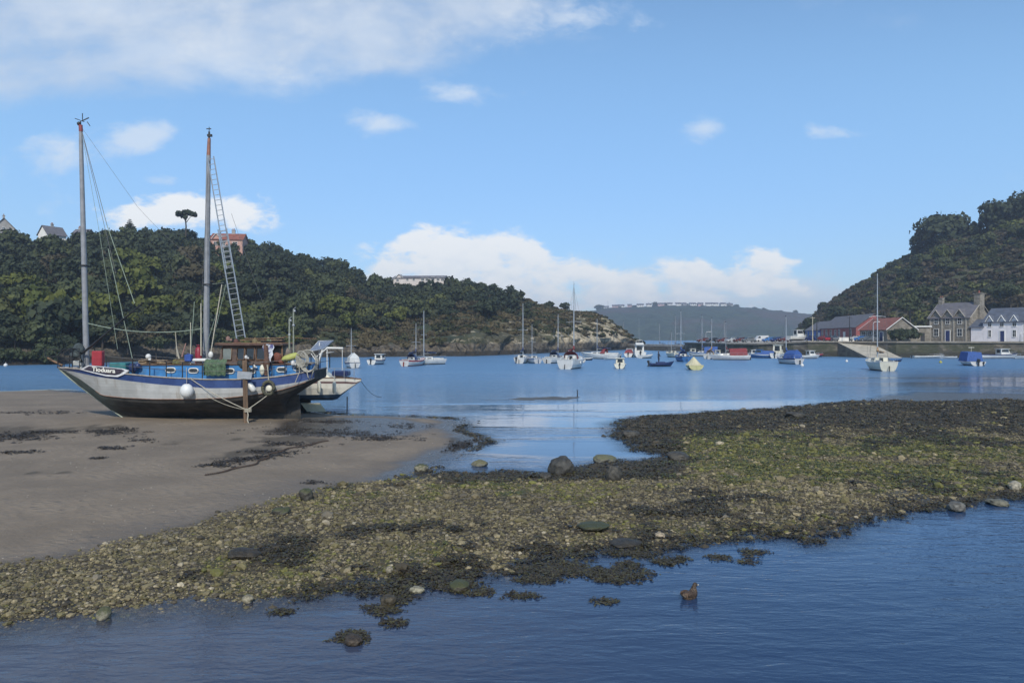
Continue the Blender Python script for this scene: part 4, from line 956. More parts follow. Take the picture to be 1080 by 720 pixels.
def house(name, loc, rz, w, d, eave, ridge, wall, roof, label, cat='house', wins=(), doors=(), chim=(), gables=(), over=.35, verge=None, gwins=(), trim=TRIM, group=None, sunk=1.5, doorm=None):
    root = empty(name, loc, rz, label, cat, group)
    b = MB(); 
    b.prism([(0,0,-sunk),(0,d,-sunk),(0,d,eave),(0,d/2,ridge),(0,0,eave)], (0,0,0), (w,0,0))
    for (gx, gw, gh) in gables:      # wall gables rising through the eaves of the front
        b.prism([(gx-gw/2,0,eave-.02),(gx+gw/2,0,eave-.02),(gx,0,eave+gh)], (0,-.02,0), (0,.3,0))
    b.build('wall', wall, root)
    r = MB(); th = .16; sl = (ridge-eave)/(d/2); e0 = eave-over*sl
    for sgn in (0,1):
        ya = -over if sgn == 0 else d+over
        p = [(-over,ya,e0+.03),(w+over,ya,e0+.03),(w+over,d/2,ridge+.03),(-over,d/2,ridge+.03)]
        r.add([(q[0],q[1],q[2]) for q in p]+[(q[0],q[1],q[2]+th) for q in p], [(0,1,2,3),(7,6,5,4),(0,4,5,1),(1,5,6,2),(2,6,7,3),(3,7,4,0)])
    for (gx, gw, gh) in gables:
        yb = min(d/2, gh/sl)
        for s in (-1,1):
            p = [(gx,-.3,eave+gh+.06),(gx+s*(gw/2+.02),-.3,eave-.05),(gx+s*(gw/2+.02),.25,eave+.12),(gx,yb,eave+gh+.06)]
            r.add(p+[(q[0],q[1],q[2]+.13) for q in p], [(0,1,2,3),(7,6,5,4),(0,4,5,1),(1,5,6,2),(2,6,7,3),(3,7,4,0)])
    ro = r.build('roof', roof, root)
    if gables or verge:
        v = MB()
        for (gx, gw, gh) in gables:
            for s in (-1,1): v.tube([(gx,-.36,eave+gh+.12),(gx+s*(gw/2+.02),-.36,eave+.02)], .10, 4)
        for xx in ((-over-.04, w+over+.04) if verge else ()):
            v.tube([(xx,-over,e0+.1),(xx,d/2,ridge+.12),(xx,d+over,e0+.1)], .11, 4)
        v.build('bargeboard', verge or trim, ro)
    for (cx, cy, cw, ch) in chim:
        c = MB(); c.box((cx,cy,ridge+ch/2-.6), (cw,cw*.75,ch+1.2)); c.box((cx,cy,ridge+ch+.08), (cw+.2,cw*.75+.2,.16)); 
        co = c.build('chimney', wall if wall in (STONE,) else GREYW, ro)
        q = MB(); 
        for k in (-1,1): q.tube([(cx+k*cw*.22,cy,ridge+ch+.16),(cx+k*cw*.22,cy,ridge+ch+.6)], [.14,.11], 8)
        q.build('chimney_pot', TERRA, ro)
    for (x, z, ww, hh) in wins: window(root, x, z, ww, hh, 0.0, trim)
    for (y, z, ww, hh) in gwins: window(root, y, z, ww, hh, w, trim, 'y')
    for (x, ww, hh) in doors:
        q = MB(); q.box((x,-.03,hh/2), (ww,.08,hh)); q.box((x,-.08,hh*.72), (ww*.55,.04,hh*.28)); dd = q.build('door', doorm or BDOOR, root)
        q = MB(); q.box((x-ww/2-.07,-.05,hh/2), (.12,.14,hh)); q.box((x+ww/2+.07,-.05,hh/2), (.12,.14,hh)); q.box((x,-.05,hh+.07), (ww+.28,.16,.14)); q.build('door_frame', trim, dd)
        q = MB(); q.ball((x+ww*.38,-.1,hh*.45), .05, 6, 5); q.build('handle', M['galv'], dd)
    return root
QZ = 3.6
def village():
    dirv = Vector((math.cos(R(-63)), math.sin(R(-63)), 0)); A = Vector((108.3,192,QZ))
    s = house('stone_house', A, R(-63), 10.4, 8.6, 6.0, 9.7, STONE, SLATE, 'large brown stone house with three pointed front gables and tall chimneys', 'house',
        wins=[(1.9,5.1,1.0,1.5),(4.95,5.1,1.0,1.5),(8.0,5.1,1.0,1.5),(1.9,2.2,1.15,1.9),(8.0,2.2,1.15,1.9)], doors=[(4.95,1.15,2.7)], chim=[(.5,4.3,1.1,1.5)], gables=[(1.9,3.0,1.9),(4.95,3.0,1.9),(8.0,3.0,1.9)], verge=PALE)
    q = MB(); q.box((10.2,4.3,8.6), (1.5,1.9,6.4)); q.box((10.2,4.3,11.88), (1.8,2.2,.22)); ch = q.build('chimney', STONE, s)
    q = MB(); q.tube([(10.2,4.3,11.98),(10.2,4.3,12.7)], [.22,.17], 8); q.build('chimney_pot', TERRA, ch)
    q = MB()
    for x in (.35,3.42,6.47,9.6): q.box((x,-.06,2.9), (.34,.12,5.9))
    q.build('pilaster_strips', PALE, s)
    B = A+dirv*10.75
    e = house('cottage_extension', B, R(-63), 2.9, 6.0, 3.5, 5.3, LILAC, BSLATE, 'low lilac lean-to beside the stone house with slate roof', 'extension', wins=())
    C = A+dirv*13.7
    house('white_house', C, R(-63), 9.2, 8.0, 4.7, 7.9, LILAC, BSLATE, 'pale lilac white house with blue slate roof and three small dormer gables', 'house',
        wins=[(1.6,4.2,.8,1.3),(4.4,4.2,.8,1.3),(7.2,4.2,.8,1.3),(1.6,1.9,.6,1.6),(7.2,1.9,.7,1.6)], doors=[(4.5,.95,2.5)], gables=[(1.6,1.9,1.4),(4.4,1.9,1.4),(7.2,1.9,1.4)], chim=[(9.0,4,1.0,1.2)])
    D = A+dirv*23.0
    house('yellow_house', D, R(-63), 6.0, 8.0, 4.9, 8.0, YELW, BSLATE, 'pale yellow house cut off by the photo edge', 'house', wins=[(1.5,4.0,.8,1.3),(4.2,4.0,.8,1.3),(1.5,1.9,.8,1.4)], doors=[(4.2,1,2.3)])
    # long red building running back along the quay
    Rr = Vector((90.7,195,QZ)); Lf = Vector((98.0,247,QZ)); dv = (Rr-Lf); L = dv.length; rz = math.atan2(dv.y, dv.x); dn = dv.normalized()
    st = Lf+dn*18.6; Lr = L-18.6
    house('red_building', st, rz, Lr, 9.0, 3.75, 7.1, REDW, SLATE, 'long single storey red walled building with slate roof and white windows', 'building',
        wins=[(2,2.2,1.5,2.0),(6.5,2.2,1.5,2.0),(11,2.2,1.5,2.0),(15.5,2.2,1.5,2.0),(19,2.2,1.5,2.0),(29.5,2.2,1.4,2.0)], doors=[(24,1.5,2.4)], doorm=TRIM, gwins=[(4.5,4.2,1.2,1.4)])
    house('blue_building', Lf, rz, 18.3, 8.0, 3.3, 6.0, BLUW, SLATE, 'blue walled end building with low slate roof beyond the long red one', 'building',
        wins=[(2,2.0,1.4,1.8),(6,2.0,1.4,1.8),(10,2.0,1.4,1.8),(14.5,2.0,1.4,1.8)], doors=[(17,1.2,2.3)], doorm=TRIM)
    q = empty('red_roofed_building', (89.2,190.2,QZ), R(-90))
    q2 = house('red_roofed_building', (89.4,190.0,QZ), R(-88.5), 12.9, 7.2, 2.9, 5.6, STONE, TERRA, 'stone gabled building with terracotta tile roof above the slipway', 'building',
        wins=[(2,1.7,1.8,1.5),(5,1.7,1.8,1.5),(8,1.7,1.8,1.5)], doors=[(10.6,1.4,2.3)], gwins=[(3.6,1.7,1.0,1.5)], verge=TRIM)
    bpy.data.objects.remove(q)
    # flat roofed store
    p = P(965,359,184); r = empty('store_building', (p.x, 184, QZ), R(-20), 'small stone store with bright white flat roof beside the stone house', 'store')
    b = MB(); b.box((1.7,1.5,1.2), (3.4,3.0,4.6)); b.build('wall', STONE, r); b = MB(); b.box((1.7,1.4,3.65), (4.0,3.6,.3), bev=.05); b.build('roof', TRIM, r); b = MB(); b.box((1.7,-.03,1.05), (.9,.1,2.1)); b.build('door', M['dark'], r)
    # hedge
    V, S = [], []
    for k in range(14):
        v, s_ = crown_arrays(1200+k, 260, .34, 6, .6, .8); V.append(v*1.5+np.array([k%7*.85, (k//7)*1.2, 1.5+.3*math.sin(k*2.1)])); S.append(s_)
    V = np.concatenate(V); n = len(V)//4; i = np.arange(n)*4; o = fastmesh('hedge', V, np.stack([i,i+1,i+2,i+3],-1), LM[0], {'sh': np.concatenate(S)}); p = P(944,359,173); o.location = (p.x, 173, QZ-.2); o.scale = (1,1,1.15)
    tag(o, 'dense dark green hedge in front of the terracotta roofed gable', 'hedge')
village()
def quay():
    front = [(1700,150),(1080,161),(945,168.5),(925,172),(885,176.5),(852,178),(800,188),(768,199),(738,222),(722,238)]
    pts = [((a-540)/F*y, y) for a, y in front]
    back = [(722,252),(745,240),(800,226),(838,236),(846,262),(870,275),(1000,240),(1300,215),(1700,190)]
    bp = [((a-540)/F*y, y) for a, y in back]
    root = empty('quay', (pts[3][0], pts[3][1], 0), 0, 'dark stone quay wall with flat top carrying the houses and parked cars', 'quay'); ox, oy = pts[3]
    b = MB(); n = len(pts)
    zt = lambda y: QZ if y < 190 else QZ-.7*min(1, (y-190)/40)
    poly = pts+bp
    top = [(x-ox, y-oy, (QZ if (i >= n+2 or i < 6) else 2.95)) for i, (x, y) in enumerate(poly)]
    # walls, subdivided for a slightly uneven face
    for i in range(len(poly)):
        j = (i+1) % len(poly); a = top[i]; c = top[j]
        b.add([(a[0],a[1],-1.2),(c[0],c[1],-1.2),(c[0],c[1],c[2]-.25),(a[0],a[1],a[2]-.25)], [(0,1,2,3)])
    qm, nn, bs = newmat('quay_wall_stone'); tc = nn.new('ShaderNodeTexCoord'); v = tc.outputs['Object']
    vo = nn.new('ShaderNodeTexVoronoi'); qm.node_tree.links.new(nn.mapping(v, (1,1,1.8)), vo.inputs['Vector']); vo.inputs['Scale'].default_value = .9
    s = nn.new('ShaderNodeSeparateColor'); qm.node_tree.links.new(vo.outputs['Color'], s.inputs[0]); sp = nn.new('ShaderNodeSeparateXYZ'); qm.node_tree.links.new(v, sp.inputs[0])
    big = nn.noise(v, .16, 5, .65)
    c = nn.mix(s.outputs[0], (.06,.052,.042), (.15,.13,.10)); c = nn.mix(nn.ss(big, .45, .6, 0, .85), c, (.04,.045,.022))
    c = nn.mix(nn.ss(nn.m('ADD', sp.outputs[2], nn.m('MULTIPLY', nn.m('SUBTRACT', big, .5), 2.5)), .9, 1.7, .9, 0), c, (.028,.026,.018)); nn.set(bs.inputs['Base Color'], c); bs.inputs['Roughness'].default_value = .9; nn.set(bs.inputs['Normal'], nn.bump(vo.outputs['Distance'], .7, .12))
    b.build('wall', qm, root)
    t = MB(); t.add(top, [tuple(range(len(top)))]); t.build('paving', M['concrete'], root)
    k = MB()
    for i in range(n-1):
        a = Vector(top[i]); c_ = Vector(top[i+1]); d = (c_-a); L = d.length; ang = math.atan2(d.y, d.x)
        M3 = Matrix.Rotation(ang, 3, 'Z') @ Matrix.Rotation(-math.atan2(d.z, math.hypot(d.x, d.y)), 3, 'Y')
        k.box((a+c_)/2+Vector((0,0,-.10)), (L,.7,.36), rot=M3)
    k.build('coping', PALE if False else mat('coping_stone', (.20,.18,.15), .9, .25, 1), root)
    # low pale outer arm
    r2 = empty('breakwater', ((720-540)/F*240, 240, 0), 0, 'low pale concrete breakwater arm reaching out beyond the moored boats', 'breakwater'); ox2, oy2 = r2.location.x, r2.location.y
    a0 = Vector(((721-540)/F*240-ox2, 0, 0)); a1 = Vector(((612-540)/F*322-ox2, 322-oy2, 0)); d = (a1-a0).normalized(); nrm = Vector((-d.y, d.x, 0)); nrm = nrm if nrm.y > 0 else -nrm
    b = MB(); q = [a0, a1, a1+nrm*5, a0+nrm*5]; b.add([(p.x,p.y,-1) for p in q]+[(p.x,p.y,1.5) for p in q], [(0,1,5,4),(1,2,6,5),(2,3,7,6),(3,0,4,7)]); b.build('wall', QSTONE, r2)
    b = MB(); b.add([(p.x,p.y,1.5) for p in q]+[(p.x,p.y,2.15) for p in q], [(0,1,5,4),(1,2,6,5),(2,3,7,6),(3,0,4,7),(4,5,6,7)]); b.build('deck_slab', M['concrete'], r2)
    # slipway
    r3 = empty('slipway', (79,176,0), 0, 'pale concrete slipway sloping from the quay into the harbour', 'slipway')
    T = [(77.6,177.5,3.62),(84.2,175.5,3.62),(86.6,163,-.25),(79.2,163,-.25)]
    b = MB(); b.add([(x-79,y-176,z) for x,y,z in T], [(0,3,2,1)]); b.build('ramp', mat('slip_concrete', (.36,.33,.27), .9, .2, .7, bump=.3), r3)
    b = MB(); lo = [(x-79,y-176,-1.2) for x,y,z in T]; hi = [(x-79,y-176,z-.004) for x,y,z in T]; b.add(lo+hi, [(0,1,5,4),(1,2,6,5),(2,3,7,6),(3,0,4,7)]); b.build('side_wall', QSTONE, r3)
quay()
def hilltop_buildings():
    p = P(415,298.5,288)
    r = house('hotel', (p.x,288,p.z), R(-4), 20.0, 9, 1.9, 3.0, mat('hotel_brick', (.55,.50,.47), .8, .1, .5), SLATE, 'long white and grey hotel standing on the wooded ridge', 'hotel',
        wins=[(1.6,1.1,.9,.9),(5.5,1.4,.8,1.0),(8,1.4,.8,1.0),(11.5,1.5,1.1,1.2),(13.2,1.5,1.1,1.2),(15.5,1.6,1.2,1.3),(17.5,1.5,1.1,1.2),(19.3,1.5,1.1,1.3)], gables=[(2.2,3.4,1.5)], sunk=6)
    house('hotel_annexe', (P(393,302,294).x,294,P(393,300,294).z), R(0), 8, 6, 1.6, 2.4, WHT, SLATE, 'low white wing at the far end of the ridge hotel', 'building', wins=[(6.8,1.2,.9,1.0)], sunk=6)
    p = P(222,264,236); house('terracotta_house', (p.x,236,p.z), R(8), 9.8, 8, 3.6, 5.8, mat('pink_brick', (.45,.27,.22), .85, .15, 1), TERRA, 'pink house with terracotta roof among trees behind the ladder', 'house', wins=[(1.5,2.2,.9,1.2),(4,2.2,.9,1.2),(7.5,2.2,1.4,1.3)], gables=[(1.8,3.0,1.8)], chim=[(6.2,4,1.0,1.2)], sunk=6)
    p = P(50,251,236); house('cream_house', (p.x,236,p.z), R(62), 6, 5.2, 1.4, 4.1, WHT, SLATE, 'cream gabled house with slate roof above the wood near the front mast', 'house', wins=[(1.5,.9,.8,.8)], chim=[(3,2.6,.7,.8)], gwins=[(2.6,1.4,.8,.9)], sunk=6)
    p = P(-7,250,236); house('grey_house', (p.x,236,p.z), R(-55), 5, 5.5, 2.6, 5.6, GREYW, SLATE, 'grey gabled house on the hilltop at the photo edge', 'house', wins=[(2,1.5,.8,.9)], chim=[(4.4,2.7,.8,.8)], gwins=[(2.7,2.2,.8,1)], sunk=6)
    p = P(76,250,238); house('slate_house', (p.x,238,p.z-.2), R(0), 4.5, 5, 1.2, 2.9, WHT, SLATE, 'low slate roof showing through trees just past the front mast', 'house', chim=[(1,2.5,.6,.6)], sunk=6)
    p = P(14,333,150); b = MB(); b.box((0,0,0), (1.6,.3,.35)); b.box((0,0,-.5),(.12,.12,1.0)); o = b.build('shore_sign', TRIM); o.location = P(17,332,150); tag(o, 'small white board among trees on the wooded slope', 'sign')
    far = [(652,7,0),(661,5,1),(671,8,0),(681,6,0),(693,9,1),(703,6,0),(711,7,0),(719,5,2),(727,8,0),(735,6,1),(743,8,0),(751,6,0),(759,7,0),(766,6,2),(634,9,0),(645,7,1)]
    base = {}
    for i, (a, w, t) in enumerate(far):
        H = far_z(np.array([a]), np.array([1.0]))[0]; x = (a-540)/F*FY; kk = FY/F
        if t not in base:
            base[t] = house('hilltop_house', (x, FY-9, H+1.2), R(rt.uniform(-12,12)), 11, 8, 3.4, 6.2, (WHT, PINKW, GREYW)[t], SLATE, None, 'house', wins=[(2.2,2.6,1.6,1.6),(5.5,2.6,1.6,1.6),(8.8,2.6,1.6,1.6)], doors=(), group='houses strung along the far ridge', sunk=7)
            h = base[t]
        else: h = clone(base[t], (x, FY-9, H+1.2), R(rt.uniform(-15,15)))
        h.scale = (w*kk/11*.9, 1, 1); h['label'] = ('tiny white', 'tiny pinkish', 'tiny grey')[t]+' house on the skyline of the far ridge'; h['group'] = ('white','pinkish','grey')[t]+' houses strung along the far ridge'
    b = MB(); H = far_z(np.array([641]), np.array([1.0]))[0]; x = (641-540)/F*FY; b.tube([(0,0,0),(0,0,14)], [.5,.3], 6); b.tube([(0,0,14),(0,0,17)], [.25,.15], 5); o = b.build('radio_mast', M['galv']); o.location = (x, FY-2, H); tag(o, 'thin radio mast on the far ridge', 'mast')
hilltop_buildings()

# ================================================================ vehicles and quay clutter
def make_car():
    root = empty('parked_car', (0,0,0)); L, W = 4.1, 1.7
    prof = [(-2.05,.3),(-2.05,.75),(-1.9,.88),(-1.15,.95),(-.6,1.38),(.9,1.42),(1.6,.98),(2.0,.9),(2.05,.6),(2.05,.3)]
    b = MB(); n = len(prof)
    vs = [(x,-W/2+(.12 if z > 1.0 else 0),z) for x,z in prof]+[(x,W/2-(.12 if z > 1.0 else 0),z) for x,z in prof]
    b.add(vs, [tuple(range(n)), tuple(reversed(range(n,2*n)))]+[(i,n+i,n+(i+1)%n,(i+1)%n) for i in range(n)]); body = b.build('body', CARM[0], root)
    g = MB()
    for s in (-1,1):
        y = s*(W/2-.045); g.add([(-1.0,y,.98),(-.55,y-.0*s,1.31),(.08,y,1.33),(.08,y,.98)], [(0,1,2,3)]); g.add([(.16,y,.98),(.16,y,1.33),(.85,y,1.34),(1.4,y,1.0)], [(0,1,2,3)])
    g.add([(-1.17,-.68,.97),(-1.17,.68,.97),(-.64,.62,1.35),(-.64,-.62,1.35)], [(0,1,2,3)]); g.add([(1.62,-.68,1.0),(1.62,.68,1.0),(.95,.62,1.4),(.95,-.62,1.4)], [(0,1,2,3)])
    g.build('side_glass', M['glass'], body)
    for x in (-1.3,1.3):
        for s in (-1,1):
            w = MB(); w.tube([(x,s*.66,.31),(x,s*.88,.31)], .31, 12, smooth=False); wo = w.build('wheel', M['tyre'], root); h = MB(); h.tube([(x,s*.87,.31),(x,s*.9,.31)], .17, 8); h.build('hub', M['galv'], wo)
    for s in (-1,1):
        q = MB(); q.box((-2.04,s*.6,.68), (.06,.3,.14)); q.build('headlight', TRIM, root)
    return root
CARM = [mat('car_'+k, c, .25, .05, 2) for k, c in (('silver',(.4,.42,.44)),('red',(.25,.02,.03)),('navy',(.02,.04,.14)),('black',(.015,.015,.018)),('white',(.55,.55,.55)),('maroon',(.10,.03,.03)),('grey',(.12,.13,.14)),('blue',(.05,.16,.4)))]
def vehicles():
    spec = [(869,192,1,-80,'bright red car parked beside the blue ended building','z'),(742,232,5,10,'maroon car at the seaward end of the pier',''),(752,226,3,15,'black car second from the seaward end of the pier',''),(763,220,5,12,'dark red car on the pier behind the red covered boat',''),(772,216,0,20,'silver car on the pier beside the dark red one',''),
            (781,213,5,15,'maroon car on the pier above the blue and white motor boats',''),(790,211,6,12,'dark grey car on the pier next to a white van',''),(812,208,7,10,'light blue car on the pier near the white van',''),(820,206,2,14,'navy car on the pier near the light blue one',''),(828,204,5,12,'maroon car on the pier beside the flybridge boat on land',''),
            (905,186,4,-60,'white car parked by the end of the long red building','z'),(911,184,7,-50,'blue car in front of the terracotta roofed building','z'),(877,191,6,-80,'grey car parked against the long red wall','z'),(917,181,6,-45,'dark grey car near the top of the slipway','z'),(857,200,2,-70,'navy car beside the tall wooden pole','z')]
    first = make_car(); used = False
    for (a, Y, ci, rz, lab, zz) in spec:
        r = clone(first) if used else first; used = True
        r.location = ((a-540)/F*Y, Y, (QZ if zz else 3.05+.35*max(0,(220-Y))/20)+.02); r.rotation_euler = (0,0,R(rz)); tag(r, lab, 'car', 'cars parked along the quay')
        bo = [c for c in r.children if c.name.startswith('body')][0]; bo.material_slots[0].link = 'OBJECT'; bo.material_slots[0].material = CARM[ci]
    # white van
    for (a, Y, lab, s) in ((803,210,'white van parked on the pier among dark cars',1.0),):
        r = empty('white_van', ((a-540)/F*Y, Y, 3.35), R(8), lab, 'van')
        b = MB(); pr = [(-2.6,.35),(-2.6,1.0),(-2.1,1.2),(-1.5,2.1),(2.5,2.2),(2.6,.35)]; b.prism([(x,-.95,z) for x,z in pr], (0,0,0), (0,1.9,0)); b.build('body', CARM[4], r)
        g = MB(); g.add([(-2.0,-.96,1.25),(-1.45,-.96,1.9),(-.8,-.96,1.9),(-.8,-.96,1.25)], [(0,1,2,3)]); g.build('side_glass', M['glass'], r); r.scale = (.72,.8,.8)
        for x in (-1.7,1.7):
            for sg in (-1,1): w = MB(); w.tube([(x,sg*.75,.34),(x,sg*.98,.34)], .34, 12); w.build('wheel', M['tyre'], r)
    # boat laid up ashore at the end of the pier (840,355)
    # poles and lamps
    def lamp(a, foot, top, Y, label, m, head=0, z=QZ):
        p = P(a, foot, Y); h = (foot-top)*Y/F; r = empty('lamp_post' if head else 'wooden_pole', (p.x, Y, z), 0, label, 'lamp post' if head else 'pole')
        b = MB(); b.tube([(0,0,0),(0,0,h*.5),(0,0,h)], [.14,.11,.08], 7); b.build('pole', m, r)
        c = MB()
        if head: c.tube([(0,0,h),(.3,0,h+.35),(1.0,0,h+.4)], .05, 5); c.box((1.2,0,h+.38), (.7,.3,.16), bev=.04); c.build('lamp_head', TRIM, r)
        else: c.box((0,0,h-.3), (1.1,.1,.1)); c.build('crossarm', m, r)
    lamp(857,360,334,184,'tall pale wooden pole by the navy car and the blue ended building',mat('pale_pole',(.4,.36,.27),.8,.2,3))
    lamp(861.5,360,339,188,'thin dark pole against the long red building',M['dark'])
    lamp(921,360,341,176,'curved lamp post with white head at the top of the slipway',M['galv'],1)
    lamp(896,360,334,186,'dark telegraph pole against the long slate roof',M['dark'])
    lamp(744.5,360,350,232,'white topped lamp post at the seaward end of the pier',M['galv'],1,3.0)
    lamp(1076,360,352,170,'short post with a lamp by the yellow house',M['galv'],1)
    # bollards/benches on quay
    b = MB(); 
    for i, a in enumerate((870,876,882)): pass
    # railing of the red building terrace
    r = empty('terrace_wall', P(886,358,190), 0, 'low white terrace wall in front of the long red building', 'wall'); r.location.z = QZ
    b = MB(); b.box((1.5,0,.45), (5.6,.25,.9)); b.box((1.5,0,.95),(5.8,.4,.1)); b.build('low_wall', WHT, r)
vehicles()
# ================================================================ boats
def hull_parts(root, L, B, fb, mats, bow=.9, stern=.72, draft=.45, sheer=.35, rake=.12, stripe=.2, boot=.16, deckm=None, flare=1.0, transom_rake=0.0):
    """hull lofted along x (stern at -L/2, bow at +L/2); water at z=0. mats: topside, stripe, bottom"""
    n = 22; rows = []
    for i in range(n+1):
        t = i/n; hb = B/2*(stern+(1-stern)*math.sin(min(t/.45,1)*math.pi/2)) if t < .45 else B/2*max(.015, (1-((t-.45)/.55)**2.3))
        zs = fb*(1+sheer*(t-.35)**2*2.4); zk = -draft*(math.sin(min(1, (t+.25)/.5)*math.pi/2) if t < .25 else 1)*(1 if t < .72 else max(0, 1-((t-.72)/.26)))
        if t > .9: zk = max(zk, (t-.94)/.06*fb*.75 if t > .94 else zk)
        x = -L/2+t*L
        ring = []
        for j, (fz, fy) in enumerate(((0,.05),(.45,.42),(.85,.70),(1,.77))):      # below boot top
            z = zk+(boot-zk)*fz if boot > zk else zk+.001*j
            ring.append((fy, z))
        z0 = max(boot, zk+.004)
        for fz, fy in ((.45,.93),(1-stripe/fb,.99),(1,1.0)): ring.append((fy, z0+(zs-z0)*fz))
        k = .62 if t > .5 else 1
        pts = []
        for fy, z in ring:
            f = (max(0,(z-zk))/(zs-zk+1e-6)); narrow = 1 if t < .45 else 1-(1-f**.7)*((t-.45)/.55)**1.2*flare
            xx = x-(zs-z)/fb*rake*L*.5*max(0,(t-.6)/.4)**1.5+(transom_rake*(zs-z) if t < .02 else transom_rake*(zs-z)*(1-t)**6)
            pts.append((xx, fy*hb*narrow, z))
        rows.append(pts)
    b = MB(); m = len(rows[0])
    for s in (-1,1):
        vs = [(p[0], s*p[1], p[2]) for r in rows for p in r]
        for j in range(m-1):
            mi = 2 if j < 3 else (1 if j == m-2 else 0)
            fs = [((i*m+j), ((i+1)*m+j), ((i+1)*m+j+1), (i*m+j+1)) for i in range(n)]
            if s > 0: fs = [tuple(reversed(f)) for f in fs]
            b.add(vs, fs, mi, True)
    r0 = rows[0]; b.add([(p[0],-p[1],p[2]) for p in r0]+[(p[0],p[1],p[2]) for p in r0], [(j,m+j,m+j+1,j+1) for j in range(2,m-1)]+[(0,m,m+1,1),(1,m+1,m+2,2)], 0)
    h = b.build('hull', [mats[0], mats[1], mats[2]], root)
    d = MB(); top = [(r[-1][0], -r[-1][1]*.97, r[-1][2]-.05) for r in rows]+[(r[-1][0], r[-1][1]*.97, r[-1][2]-.05) for r in rows]
    d.add(top, [(i,i+1,n+2+i,n+1+i) for i in range(n)]); d.build('deck', deckm or mats[0], root)
    g = MB()
    for s in (-1,1): g.tube([(r[-1][0], s*r[-1][1], r[-1][2]) for r in rows], .035, 5)
    g.tube([(rows[0][-1][0], -rows[0][-1][1], rows[0][-1][2]),(rows[0][-1][0], rows[0][-1][1], rows[0][-1][2])], .035, 5)
    g.build('rubbing_strake', mats[1], root)
    return rows
def sheer_at(rows, x):
    xs = [r[-1][0] for r in rows]; return float(np.interp(x, xs, [r[-1][2] for r in rows])), float(np.interp(x, xs, [r[-1][1] for r in rows]))
def sailboat(px, py, L, B, fb, mast_top, yaw, label, hull=('white','navy','anti_blk'), cover='blue', mastm='alu', hood=None, outboard=False, mizzen=None, mastpos=.08, draft=.5, fender=False, group='sailing boats moored in the harbour', canopy=None, mast_px=None):
    p = G(px, py, 0); root = empty('sailing_boat', p, R(yaw), label, 'sailing boat', group)
    rows = hull_parts(root, L, B, fb, [M[k] for k in hull], draft=draft, stern=.74, transom_rake=.25)
    zs, _ = sheer_at(rows, 0)
    # coachroof with a raked front and windows
    x0, x1 = -L*.12, L*.24; w = B*.3; c = MB(); hh = fb*.42+.12
    c.add([(x0,-w,zs-.1),(x1+.3,-w*.6,zs-.1),(x1+.3,w*.6,zs-.1),(x0,w,zs-.1),(x0,-w*.86,zs+hh),(x1-.4,-w*.5,zs+hh*.75),(x1-.4,w*.5,zs+hh*.75),(x0,w*.86,zs+hh)], [(0,1,5,4),(1,2,6,5),(2,3,7,6),(3,0,4,7),(4,5,6,7)]); co = c.build('coachroof', M['white'] if hull[0] != 'cream' else M['cream'], root)
    g = MB()
    for s in (-1,1):
        for a, e in ((.12,.42),(.5,.78)):
            xa, xb = x0+(x1-x0)*a, x0+(x1-x0)*e; f = lambda q: w*(1-(q-x0)/(x1-x0)*.42)*.945+.012
            g.add([(xa,s*f(xa),zs+hh*.35),(xb,s*f(xb),zs+hh*.33),(xb,s*(f(xb)-.02),zs+hh*.62),(xa,s*(f(xa)-.02),zs+hh*.7)], [(0,1,2,3)])
    g.add([(x0-.012,-.25,zs),(x0-.012,.25,zs),(x0-.012,.22,zs+hh*.92),(x0-.012,-.22,zs+hh*.92)], [(0,1,2,3)]); g.build('cabin_window', M['glass'], co)
    # cockpit well
    k = MB(); k.box((-L*.29, 0, zs-.0), (L*.26, B*.42, .06)); k.build('cockpit_floor', M['dark'], root)
    k = MB(); k.box((-L*.29, B*.26, zs+.12), (L*.28,.09,.28)); k.box((-L*.29, -B*.26, zs+.12), (L*.28,.09,.28)); k.build('coaming', M['white'], root)
    if hood:
        k = MB(); n = 8; xs = (x0+.45, x0-.25)
        vs = []
        for xx, hz in ((x0+.7,hh+.05),(x0+.25,hh+.55),(x0-.35,hh+.62)):
            for i in range(n+1): a = math.pi*i/n; vs.append((xx, -math.cos(a)*w*1.05, zs+.1+(hz-.1)*math.sin(a)**.55))
        k.add(vs, [(r_*(n+1)+i, r_*(n+1)+i+1, (r_+1)*(n+1)+i+1, (r_+1)*(n+1)+i) for r_ in range(2) for i in range(n)], 0, True); k.build('spray_hood', M[hood], root)
    # mast, boom, rigging
    mx = L*mastpos; H = (py-mast_top)*p.y/F; r0 = .085 if H > 8 else .06
    mb = MB(); mb.tube([(mx,0,zs),(mx,0,H*.55),(mx,0,H)], [r0,r0,r0*.65], 8); mo = mb.build('mast', M[mastm], root)
    sp = MB(); sp.tube([(mx,-B*.36,H*.55),(mx-.05,0,H*.56),(mx,B*.36,H*.55)], .03, 5); sp.build('spreader', M['alu'], mo)
    tp = MB(); tp.tube([(mx,0,H),(mx,0,H+.5)], .012, 4); tp.box((mx+.12,0,H+.12), (.35,.02,.1)); tp.build('wind_vane', M['dark'], mo)
    zb = zs+hh+.55; bl = L*.36
    bo = MB(); bo.tube([(mx-.08,0,zb),(mx-bl,0,zb+.08)], .05, 6); bom = bo.build('boom', M['alu'], root)
    if cover:
        cv = MB(); q = [Vector((mx-.05,0,zb+.85)), Vector((mx-.12,0,zb+.3)), Vector((mx-bl*.4,0,zb+.2)), Vector((mx-bl*.96,0,zb+.14))]; cv.tube(q, [.07,.19,.16,.08], 9); cv.build('sail_cover', M[cover], bom)
    ri = MB(); zb_, hb = sheer_at(rows, mx)
    ri.tube([(mx,0,H*.985),(L/2-.15,0,sheer_at(rows, L/2-.2)[0])], .018, 4); ri.tube([(mx,0,H*.985),(-L/2+.2,0,zs)], .012, 3)
